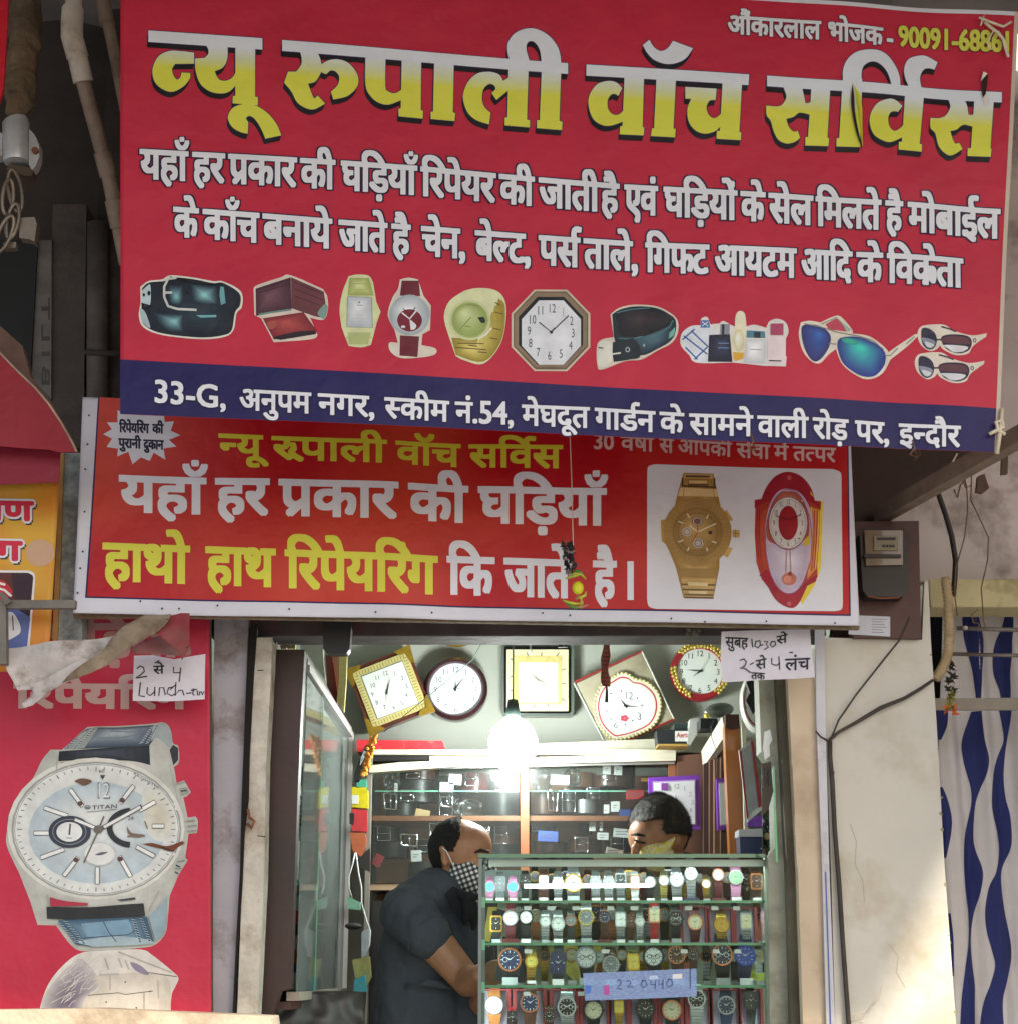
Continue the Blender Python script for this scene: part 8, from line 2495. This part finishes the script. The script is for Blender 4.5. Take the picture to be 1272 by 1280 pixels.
nt_.links.new(tr.outputs[0], mx.inputs[1]); nt_.links.new(df.outputs[0], mx.inputs[2]); nt_.links.new(mx.outputs[0], oo.inputs[0])
root = thing('number_sticker', 'translucent blue sticker with a handwritten number on the front of the display case', 'sticker', P(800, 1230, Yf - .002))
g = MB(); g.slab([(728, 1217), (870, 1211), (870, 1246), (800, 1249), (731, 1251)], Yf - .002, 0.0005, fm); g.build('film', root)
SF = Surf(Yf - .002)
pr = Print(SF, 0.0004)
BI = mat('blue_biro', '27397c', 0.6)
pr.put(strokes([[(771, 1227), (774, 1225), (776, 1228), (774, 1232), (770, 1236), (776, 1237)], [(782, 1227), (786, 1226), (788, 1229), (784, 1234), (790, 1234)], [(803, 1226), (800, 1231), (804, 1235), (808, 1231), (806, 1226), (802, 1226)],
                [(813, 1226), (813, 1231), (818, 1231)], [(819, 1226), (818, 1237)], [(823, 1226), (823, 1231), (828, 1230)], [(828, 1225), (828, 1236)], [(836, 1224), (832, 1230), (835, 1235), (840, 1231), (839, 1225), (835, 1224)]], 1.3), BI)
pr.put(poly([(840, 1218), (852, 1217.5), (852, 1223.5), (840, 1224)]), TAGW)
pr.put(poly([(811, 1220), (822, 1219.5), (822, 1224), (811, 1225)]), ink('b8c8e6'))
pr.put(poly([(754, 1232), (761, 1232), (761, 1244), (754, 1244)]), ink('b0509c'))
pr.put(poly([(731, 1232), (739, 1232), (737, 1242), (731, 1243)]), ink('4a7ac8'))
pr.put(strokes([[(862, 1211), (862, 1236)]], 1.2), BI)
pr.build('handwriting', root)


# ================================================================== PEOPLE
def rigid(mb, name, m, voxel, parent=None, smooth_it=8):
    """closed solids fused into one continuous skin by a voxel remesh"""
    o = mb.build(name, parent)
    o.data.materials.clear()
    o.data.materials.append(m)
    r_ = o.modifiers.new('fuse', 'REMESH')
    r_.mode = 'VOXEL'
    r_.voxel_size = voxel
    r_.use_smooth_shade = True
    s_ = o.modifiers.new('soften', 'SMOOTH')
    s_.factor = 0.5
    s_.iterations = smooth_it
    return o


def limb(mb, pts, rs, n=14):
    m = mat('plain')
    mb.tube(pts, 0.01, m, n, rs=rs)
    for p_, r_ in zip(pts, rs):
        mb.ellipsoid(p_, (r_, r_, r_), m, 12, 8)


def ball(mb, p_, r_, rot=None):
    mb.ellipsoid(p_, r_, mat('plain'), 18, 12, rot)


SKIN = mat('brown_skin', 'a07456', 0.45, var=0.08, scale=30, bump=0.05, bscale=200, spec=0.5)
SKIN.node_tree.nodes['Principled BSDF'].inputs['Subsurface Weight'].default_value = 0.08
SKIN.node_tree.nodes['Principled BSDF'].inputs['Subsurface Scale'].default_value = 0.01
HAIR = mat('short_black_hair', '15120f', 0.8, var=0.4, scale=250, bump=0.6, bscale=300)
HAIRG = mat('greying_hair', '1f1b18', 0.6, var=0.5, scale=180, bump=0.5, bscale=200, dirt='4c463e', dscale=40, damt=0.4)
SH = mat('charcoal_shirt', '3d444c', 0.85, var=0.12, scale=9, bump=1.0, bscale=13)
SHD = mat('black_undershirt', '15161a', 0.9)
TRS = mat('dark_trousers', '23252c', 0.85)


def hand(mb, wrist, fdir, side, curl=0.9, s=1.0):
    """palm, four bent fingers and a thumb in world space"""
    f = fdir.normalized()
    u = side.normalized()
    n_ = f.cross(u).normalized()
    pc = wrist + f * 0.045 * s
    R_ = Matrix((u, f, n_)).transposed()
    ball(mb, pc, (0.038 * s, 0.048 * s, 0.016 * s), R_)
    for i, (o_, L_) in enumerate(((-0.027, .072), (-0.009, .080), (0.009, .075), (0.026, .060))):
        p0 = wrist + f * 0.080 * s + u * o_ * s
        a = curl * (0.5 + 0.08 * i)
        p1 = p0 + (f * math.cos(a * .5) - n_ * math.sin(a * .5)) * L_ * .45 * s
        p2 = p1 + (f * math.cos(a * 1.3) - n_ * math.sin(a * 1.3)) * L_ * .32 * s
        p3 = p2 + (f * math.cos(a * 2) - n_ * math.sin(a * 2)) * L_ * .25 * s
        limb(mb, [p0, p1, p2, p3], [.0095 * s, .0088 * s, .008 * s, .0068 * s], 8)
    t0 = wrist + f * 0.02 * s - u * 0.03 * s
    t1 = t0 + (f * .7 - u * .6).normalized() * .035 * s - n_ * .008 * s
    t2 = t1 + (f * .9 - u * .15 - n_ * .5).normalized() * .03 * s
    limb(mb, [t0, t1, t2], [.013 * s, .011 * s, .009 * s], 8)


# --- bald man in the checked mask
Ym_ = 4.78
pp = lambda a, b, dy=0.0: P(a, b, Ym_ + dy)
mb = MB()
ball(mb, pp(576, 1062), (0.083, 0.077, 0.083))                  # cranium
ball(mb, pp(592, 1060, -.01), (0.052, 0.06, 0.066))             # forehead
ball(mb, pp(586, 1088, -.008), (0.056, 0.058, 0.075))           # face
ball(mb, pp(606, 1068, -.01), (0.020, 0.050, 0.010))            # brow
ball(mb, pp(594, 1083, -.048), (0.022, 0.018, 0.022))           # near cheekbone
limb(mb, [pp(607, 1070, -.02), pp(615, 1084, -.022), pp(616, 1090, -.022)], [.009, .012, .013], 8)   # nose
ball(mb, pp(600, 1104, -.01), (0.034, 0.036, 0.028))            # chin
ball(mb, pp(555.5, 1068, -.068), (0.010, 0.010, 0.026), Matrix.Rotation(rad(12), 3, 'Y'))            # ear
ball(mb, pp(552.5, 1062, -.070), (0.009, 0.012, 0.012))
ball(mb, pp(556.5, 1079, -.068), (0.008, 0.008, 0.010))
limb(mb, [pp(568, 1095, 0.0), pp(556, 1112, .01), pp(540, 1140, .02)], [.056, .058, .066])
# near arm
sh_, el_, wr_ = pp(514, 1148, -.10), pp(585, 1227, -.16), pp(601, 1217, -.33)
limb(mb, [pp(522, 1140, -.05), sh_, pp(550, 1186, -.14), el_], [.048, .050, .050, .040])
limb(mb, [el_, pp(592, 1226, -.22), pp(598, 1222, -.28), wr_], [.041, .040, .032, .025])
hand(mb, wr_, Vector((0.9, -0.25, 0.05)), Vector((0.0, -0.4, 0.9)), 0.9, 0.95)
# far arm
limb(mb, [pp(560, 1135, .12), pp(592, 1200, .16), pp(600, 1262, .0)], [.055, .048, .040])
limb(mb, [pp(600, 1262, .0), pp(606, 1244, -.12), pp(612, 1228, -.24)], [.040, .034, .026])
hand(mb, pp(612, 1228, -.24), Vector((0.5, -0.7, 0.1)), Vector((0.6, 0.3, 0.4)), 1.0, 0.9)
# hidden core of the body, legs and feet
limb(mb, [pp(542, 1155, .02), pp(534, 1230, .03), pp(532, 1330, .03)], [.07, .10, .11])
for dx in (-0.09, 0.09):
    h_ = pp(530, 1330, .03) + Vector((dx, 0, 0)); k_ = Vector((h_.x + .02, h_.y - .06, 0.90)); a_ = Vector((h_.x, h_.y + .04, 0.53))
    limb(mb, [h_, k_, a_], [.085, .06, .04])
    limb(mb, [a_ - Vector((0, 0, .03)), a_ + Vector((0.02, -.15, -.045))], [.035, .03])
man = rigid(mb, 'person', SKIN, 0.0045, None, 6)
tag(man, 'balding man in a charcoal short sleeved shirt and checked mask, bending over the counter', 'person')
# shirt
mb = MB()
limb(mb, [pp(540, 1132, .02), pp(533, 1180, .02), pp(530, 1240, .03), pp(530, 1340, .03)], [.100, .132, .137, .142], 20)
limb(mb, [pp(526, 1130, -.05), pp(514, 1140, -.09)], [.078, .070])
limb(mb, [pp(548, 1132, .10), pp(566, 1150, .14)], [.085, .07])
limb(mb, [pp(553, 1120, -.02), pp(540, 1128, .0)], [.075, .09])
limb(mb, [pp(508, 1140, -.095), pp(523, 1156, -.130), pp(534, 1168, -.148)], [.076, .069, .066], 16)   # sleeve
limb(mb, [pp(556, 1150, .13), pp(580, 1185, .16)], [.07, .062], 16)
limb(mb, [pp(575, 1140, -.02), pp(588, 1180, -.02), pp(592, 1250, 0), pp(588, 1330, 0)], [.05, .06, .07, .07], 16)
for f_ in (((512, 1108, -.09), (540, 1128, -.135), (560, 1160, -.12)), ((500, 1176, -.10), (520, 1190, -.135), (552, 1205, -.13)), ((505, 1235, -.11), (535, 1228, -.145), (566, 1236, -.12))):
    limb(mb, [pp(*q_) for q_ in f_], [.006, .012, .008], 8)
shirt = rigid(mb, 'shirt', SH, 0.007, man, 12)
tx = bpy.data.textures.new('folds', 'CLOUDS'); tx.noise_scale = 0.075
dm = shirt.modifiers.new('folds', 'DISPLACE'); dm.texture = tx; dm.strength = 0.026; dm.mid_level = 0.5
# sleeve hem
g = MB()
ax = (pp(536, 1174, -.155) - pp(524, 1160, -.135)).normalized()
e1 = ax.cross(Vector((0, 1, 0))).normalized(); e2 = ax.cross(e1)
hem = [pp(535.5, 1169.5, -.150) + (e1 * math.cos(t_) + e2 * math.sin(t_)) * 0.066 for t_ in [2 * math.pi * i / 24 for i in range(24)]]
g.tube(hem, 0.0035, SH, 8, closed=True); g.build('sleeve_hem', shirt, True)
# collar
g = MB()
cp_ = [pp(540, 1096, .06), pp(536, 1100, -.02), pp(543, 1106, -.07), pp(556, 1118, -.092), pp(566, 1134, -.095)]
ct_ = [pp(548, 1086, .05), pp(545, 1089, -.02), pp(551, 1096, -.062), pp(561, 1104, -.082), pp(572, 1118, -.085)]
vs = []
for a, b in zip(cp_, ct_):
    vs += [a + Vector((0, -.004, 0)), b + Vector((0, -.004, 0)), b + Vector((0, .004, 0)), a + Vector((0, .004, 0))]
fs = []
for i in range(4):
    k_ = i * 4
    for q_ in range(4):
        fs.append((k_ + q_, k_ + (q_ + 1) % 4, k_ + 4 + (q_ + 1) % 4, k_ + 4 + q_))
fs += [(0, 1, 2, 3), (19, 18, 17, 16)]
g.add(vs, fs, SH); autosmooth(g.build('collar', shirt, bevel=.002))
g = MB(); g.slab([(556, 1118), (566, 1108), (582, 1116), (586, 1140), (580, 1158), (568, 1140)], Ym_ - .105, 0.06, SHD); g.build('undershirt', man, bevel=.004)
mb = MB()
for a in (((576, 1118, -.11), (586, 1122, -.12), (594, 1120, -.11)), ((582, 1122, -.115), (584, 1138, -.115), (581, 1150, -.11)), ((588, 1122, -.11), (594, 1140, -.11), (592, 1160, -.11))):
    limb(mb, [pp(*q_) for q_ in a], [.012, .015, .009], 8)
rigid(mb, 'knotted_cloth', SHD, 0.005, man, 3)
# hair shell: back and sides of the skull only
def shell(name, c, r, keep, m, parent, k=1.0, seg=200, rings=130, th=0.004, nz_=0.002, strands=None):
    vs, idx, fs = [], {}, []
    for j in range(rings + 1):
        ph = math.pi * j / rings
        for i in range(seg):
            t_ = 2 * math.pi * i / seg
            u_ = Vector((math.sin(ph) * math.cos(t_), math.sin(ph) * math.sin(t_), math.cos(ph)))
            p_ = Vector((c.x + u_.x * r[0] * k, c.y + u_.y * r[1] * k, c.z + u_.z * r[2] * k))
            p_ += u_ * noise.noise(p_ * 90) * nz_
            vs.append(p_)
    for j in range(rings):
        for i in range(seg):
            q_ = (j * seg + i, (j + 1) * seg + i, (j + 1) * seg + (i + 1) % seg, j * seg + (i + 1) % seg)
            mid = (vs[q_[0]] + vs[q_[2]]) / 2
            mid = mid + noise.noise_vector(mid * 260) * 0.004
            if keep((mid.x - c.x) / r[0], (mid.y - c.y) / r[1], (mid.z - c.z) / r[2]):
                fs.append(q_)
    used = sorted({a for f in fs for a in f})
    mp = {a: i for i, a in enumerate(used)}
    o_ = mesh_obj(name, [vs[a] for a in used], [tuple(mp[a] for a in f) for f in fs], m, parent, smooth=True)
    md = o_.modifiers.new('solid', 'SOLIDIFY'); md.thickness = th; md.offset = 0
    if strands:
        n_s, L_s, comb = strands
        hv, hf = [], []
        cf = random.Random(5)
        for q in range(n_s):
            f_ = fs[cf.randrange(len(fs))]
            p_ = vs[f_[0]].lerp(vs[f_[2]], cf.random())
            nn = (p_ - c).normalized()
            t_ = (Vector(comb) - nn * nn.dot(Vector(comb))).normalized() + noise.noise_vector(p_ * 30) * 0.5 + Vector((cf.uniform(-.3, .3), cf.uniform(-.3, .3), cf.uniform(-.3, .3)))
            s_ = nn.cross(t_).normalized() * 0.0005
            b0 = p_ + nn * th * .4
            m1_ = b0 + (t_ * .8 + nn * .35).normalized() * L_s * .5
            m2_ = m1_ + (t_ + nn * .05).normalized() * L_s * .5
            k0 = len(hv)
            hv += [b0 - s_, b0 + s_, m1_ + s_ * .8, m1_ - s_ * .8, m2_]
            hf += [(k0, k0 + 1, k0 + 2, k0 + 3), (k0 + 3, k0 + 2, k0 + 4)]
        hs_ = mesh_obj('hair_strands', hv, hf, m, o_)
        hs_['kind'] = 'stuff'
    return o_
shell('hair', pp(574, 1061), (0.083, 0.079, 0.083), lambda x, y, z: x < 0.05 - 0.5 * max(0, 0.35 - z) and z > -0.75 and not (z < -0.15 and x > -0.58 and y < 0) , HAIR, man, 1.035, strands=(5000, 0.006, (-.4, 0, -1)))
# eyebrow, closed eye: thick and dark to stand for the socket's shade
g = MB(); g.tube([pp(593, 1066, -.070), pp(601, 1063, -.069), pp(611, 1065, -.058)], 0.0045, HAIR, 8, rs=[.0018, .0048, .0035]); g.build('eyebrow', man, True)
g = MB(); g.tube([pp(598, 1073, -.062), pp(604, 1074.5, -.060), pp(610, 1073, -.052)], 0.004, mat('eyelid_line', '2a1a14', 0.6), 8, rs=[.0015, .0052, .003]); g.build('eyelid', man, True)
# checked mask
ck = bpy.data.materials.new('checked_cloth'); ck.use_nodes = True
t = ck.node_tree; bs = t.nodes['Principled BSDF']; bs.inputs['Roughness'].default_value = 0.85
geo = t.nodes.new('ShaderNodeNewGeometry'); mp_ = t.nodes.new('ShaderNodeMapping'); mp_.inputs['Rotation'].default_value = (0, rad(20), 0)
t.links.new(geo.outputs['Position'], mp_.inputs['Vector'])
sp = t.nodes.new('ShaderNodeSeparateXYZ'); t.links.new(mp_.outputs[0], sp.inputs[0])
outs = []
for ax_ in ('X', 'Z'):
    a_ = t.nodes.new('ShaderNodeMath'); a_.operation = 'MULTIPLY'; a_.inputs[1].default_value = 1 / 0.0135
    t.links.new(sp.outputs[ax_], a_.inputs[0])
    b_ = t.nodes.new('ShaderNodeMath'); b_.operation = 'FRACT'; t.links.new(a_.outputs[0], b_.inputs[0])
    c_ = t.nodes.new('ShaderNodeMath'); c_.operation = 'GREATER_THAN'; c_.inputs[1].default_value = 0.5; t.links.new(b_.outputs[0], c_.inputs[0])
    outs.append(c_)
sm_ = t.nodes.new('ShaderNodeMath'); sm_.operation = 'ADD'; t.links.new(outs[0].outputs[0], sm_.inputs[0]); t.links.new(outs[1].outputs[0], sm_.inputs[1])
dv = t.nodes.new('ShaderNodeMath'); dv.operation = 'MULTIPLY'; dv.inputs[1].default_value = 0.5; t.links.new(sm_.outputs[0], dv.inputs[0])
cr = t.nodes.new('ShaderNodeValToRGB'); cr.color_ramp.interpolation = 'CONSTANT'
cr.color_ramp.elements[0].color = (0.02, 0.022, 0.025, 1)
cr.color_ramp.elements[1].position = 0.9; cr.color_ramp.elements[1].color = (0.75, 0.76, 0.74, 1)
el = cr.color_ramp.elements.new(0.3); el.color = (0.14, 0.15, 0.15, 1)
t.links.new(dv.outputs[0], cr.inputs[0]); t.links.new(cr.outputs[0], bs.inputs['Base Color'])
mb = MB()
ball(mb, pp(585, 1094, -.012), (0.061, 0.064, 0.060))
ball(mb, pp(604, 1090, -.014), (0.040, 0.050, 0.034))
ball(mb, pp(598, 1106, -.012), (0.044, 0.048, 0.036))
limb(mb, [pp(570, 1092, -.05), pp(568, 1082, -.055)], [.02, .014], 8)
rigid(mb, 'face_mask', ck, 0.005, man, 4)
g = MB(); g.tube([pp(553, 1060, -.082), pp(558, 1064, -.084), pp(563, 1074, -.078), pp(567, 1084, -.070)], 0.0018, TAGW, 6); g.build('mask_loop', man, True)
# trousers and shoes (behind the counter)
mb = MB()
for dx in (-0.09, 0.09):
    h_ = pp(530, 1340, .03) + Vector((dx, 0, 0)); k_ = Vector((h_.x + .02, h_.y - .06, 0.90)); a_ = Vector((h_.x, h_.y + .04, 0.56))
    limb(mb, [h_, k_, a_], [.10, .075, .06])
rigid(mb, 'trousers', TRS, 0.01, man, 3)
mb = MB()
for dx in (-0.09, 0.09):
    h_ = pp(530, 1340, .03)
    ball(mb, Vector((h_.x + dx + .01, h_.y - .03, 0.495)), (.05, .13, .045))
rigid(mb, 'shoes', SHD, 0.01, man, 3)

# --- second man, head bowed behind the counter
Y2 = 4.92
p2 = lambda a, b, dy=0.0: P(a, b, Y2 + dy)
mb = MB()
ball(mb, p2(824, 1038), (0.083, 0.085, 0.090))
ball(mb, p2(808, 1046, -.03), (0.055, 0.055, 0.065))
ball(mb, p2(812, 1066, -.02), (0.056, 0.062, 0.070))
ball(mb, p2(799, 1048, -.055), (0.024, 0.024, 0.012))
limb(mb, [p2(797, 1052, -.075), p2(793, 1060, -.085), p2(794, 1065, -.085)], [.009, .012, .013], 8)
ball(mb, p2(847, 1048, -.055), (0.010, 0.014, 0.026))
ball(mb, p2(848, 1042, -.056), (0.008, 0.013, 0.012))
limb(mb, [p2(832, 1075, .02), p2(845, 1110, .05)], [.056, .065])
for s_ in (-1, 1):
    a_ = p2(850, 1135, .05) + Vector((s_ * .19, 0, 0))
    b_ = a_ + Vector((s_ * .04, -.08, -.27)); c_ = b_ + Vector((-s_ * .12, -.12, .03))
    limb(mb, [a_, b_], [.055, .042]); limb(mb, [b_, c_], [.041, .027])
    hand(mb, c_, Vector((-s_ * .6, -.6, 0.1)), Vector((0, -.2, .9 * s_)), .8, .95)
limb(mb, [p2(848, 1130, .05), p2(848, 1330, .06)], [.1, .11])
for dx in (-.09, .09):
    h_ = p2(848, 1330, .06) + Vector((dx, 0, 0))
    limb(mb, [h_, Vector((h_.x, h_.y - .05, .9)), Vector((h_.x, h_.y + .03, .53))], [.085, .06, .04])
    limb(mb, [Vector((h_.x, h_.y + .03, .50)), Vector((h_.x, h_.y - .12, .485))], [.035, .03])
man2 = rigid(mb, 'person', SKIN, 0.0045, None, 6)
tag(man2, 'man with greying black hair, head bowed low behind the counter, yellow and white mask', 'person')
shell('hair', p2(824, 1036), (0.083, 0.085, 0.092), lambda x, y, z: not ((x < 0.03 and z < 0.22 + 0.08 * x and y < 0.3) or (x >= 0.03 and y < 0.1 and z < -0.22 + 0.5 * max(0, 0.15 - x)) or z < -0.6), HAIRG, man2, 1.045, th=.006, nz_=.0025, strands=(6000, 0.018, (-1, -.3, -.25)))
mk = mat('patterned_mask', 'd4d2c0', 0.8, var=0.05)
t = mk.node_tree; bs = t.nodes['Principled BSDF']
vz = t.nodes.new('ShaderNodeTexWave'); vz.inputs['Scale'].default_value = 30; vz.inputs['Distortion'].default_value = 12; vz.inputs['Detail Scale'].default_value = 2
gg = [n for n in t.nodes if n.type == 'NEW_GEOMETRY'][0]
t.links.new(gg.outputs['Position'], vz.inputs['Vector'])
cr = t.nodes.new('ShaderNodeValToRGB'); cr.color_ramp.elements[0].position = .45; cr.color_ramp.elements[1].position = .55
cr.color_ramp.elements[0].color = (.72, .62, .05, 1); cr.color_ramp.elements[1].color = (.7, .7, .6, 1)
t.links.new(vz.outputs['Fac'], cr.inputs[0]); t.links.new(cr.outputs[0], bs.inputs['Base Color'])
mb = MB()
ball(mb, p2(816, 1070, -.028), (0.062, 0.066, 0.050))
limb(mb, [p2(822, 1066, -.075), p2(836, 1055, -.078), p2(843, 1046, -.070)], [.022, .012, .004], 8)
rigid(mb, 'face_mask', mk, 0.005, man2, 3)
g = MB(); g.tube([p2(788, 1044, -.080), p2(796, 1043, -.087), p2(806, 1045, -.089)], 0.004, HAIR, 8, rs=[.002, .0045, .002]); g.build('eyebrow', man2, True)
g = MB(); g.tube([p2(792, 1050, -.085), p2(799, 1053, -.088), p2(806, 1054, -.086)], 0.003, mat('eye_line_black', '151313', 0.3), 6); g.build('eye_line', man2, True)  # plain dark line across the eyes
mb = MB()
limb(mb, [p2(846, 1120, .06), p2(848, 1200, .06), p2(848, 1340, .06)], [.13, .15, .15], 18)
for s_ in (-1, 1):
    a_ = p2(850, 1135, .05) + Vector((s_ * .18, 0, 0))
    limb(mb, [p2(850, 1128, .06) + Vector((s_ * .08, 0, 0)), a_, a_ + Vector((s_ * .03, -.06, -.18))], [.09, .078, .066])
rigid(mb, 'shirt', mat('brown_shirt', '5a4234', 0.85, bump=0.2, bscale=14), 0.008, man2, 4)
mb = MB()
for dx in (-.09, .09):
    h_ = p2(848, 1340, .06) + Vector((dx, 0, 0))
    limb(mb, [h_, Vector((h_.x, h_.y - .05, .9)), Vector((h_.x, h_.y + .03, .54))], [.10, .075, .06])
rigid(mb, 'trousers', TRS, 0.01, man2, 3)
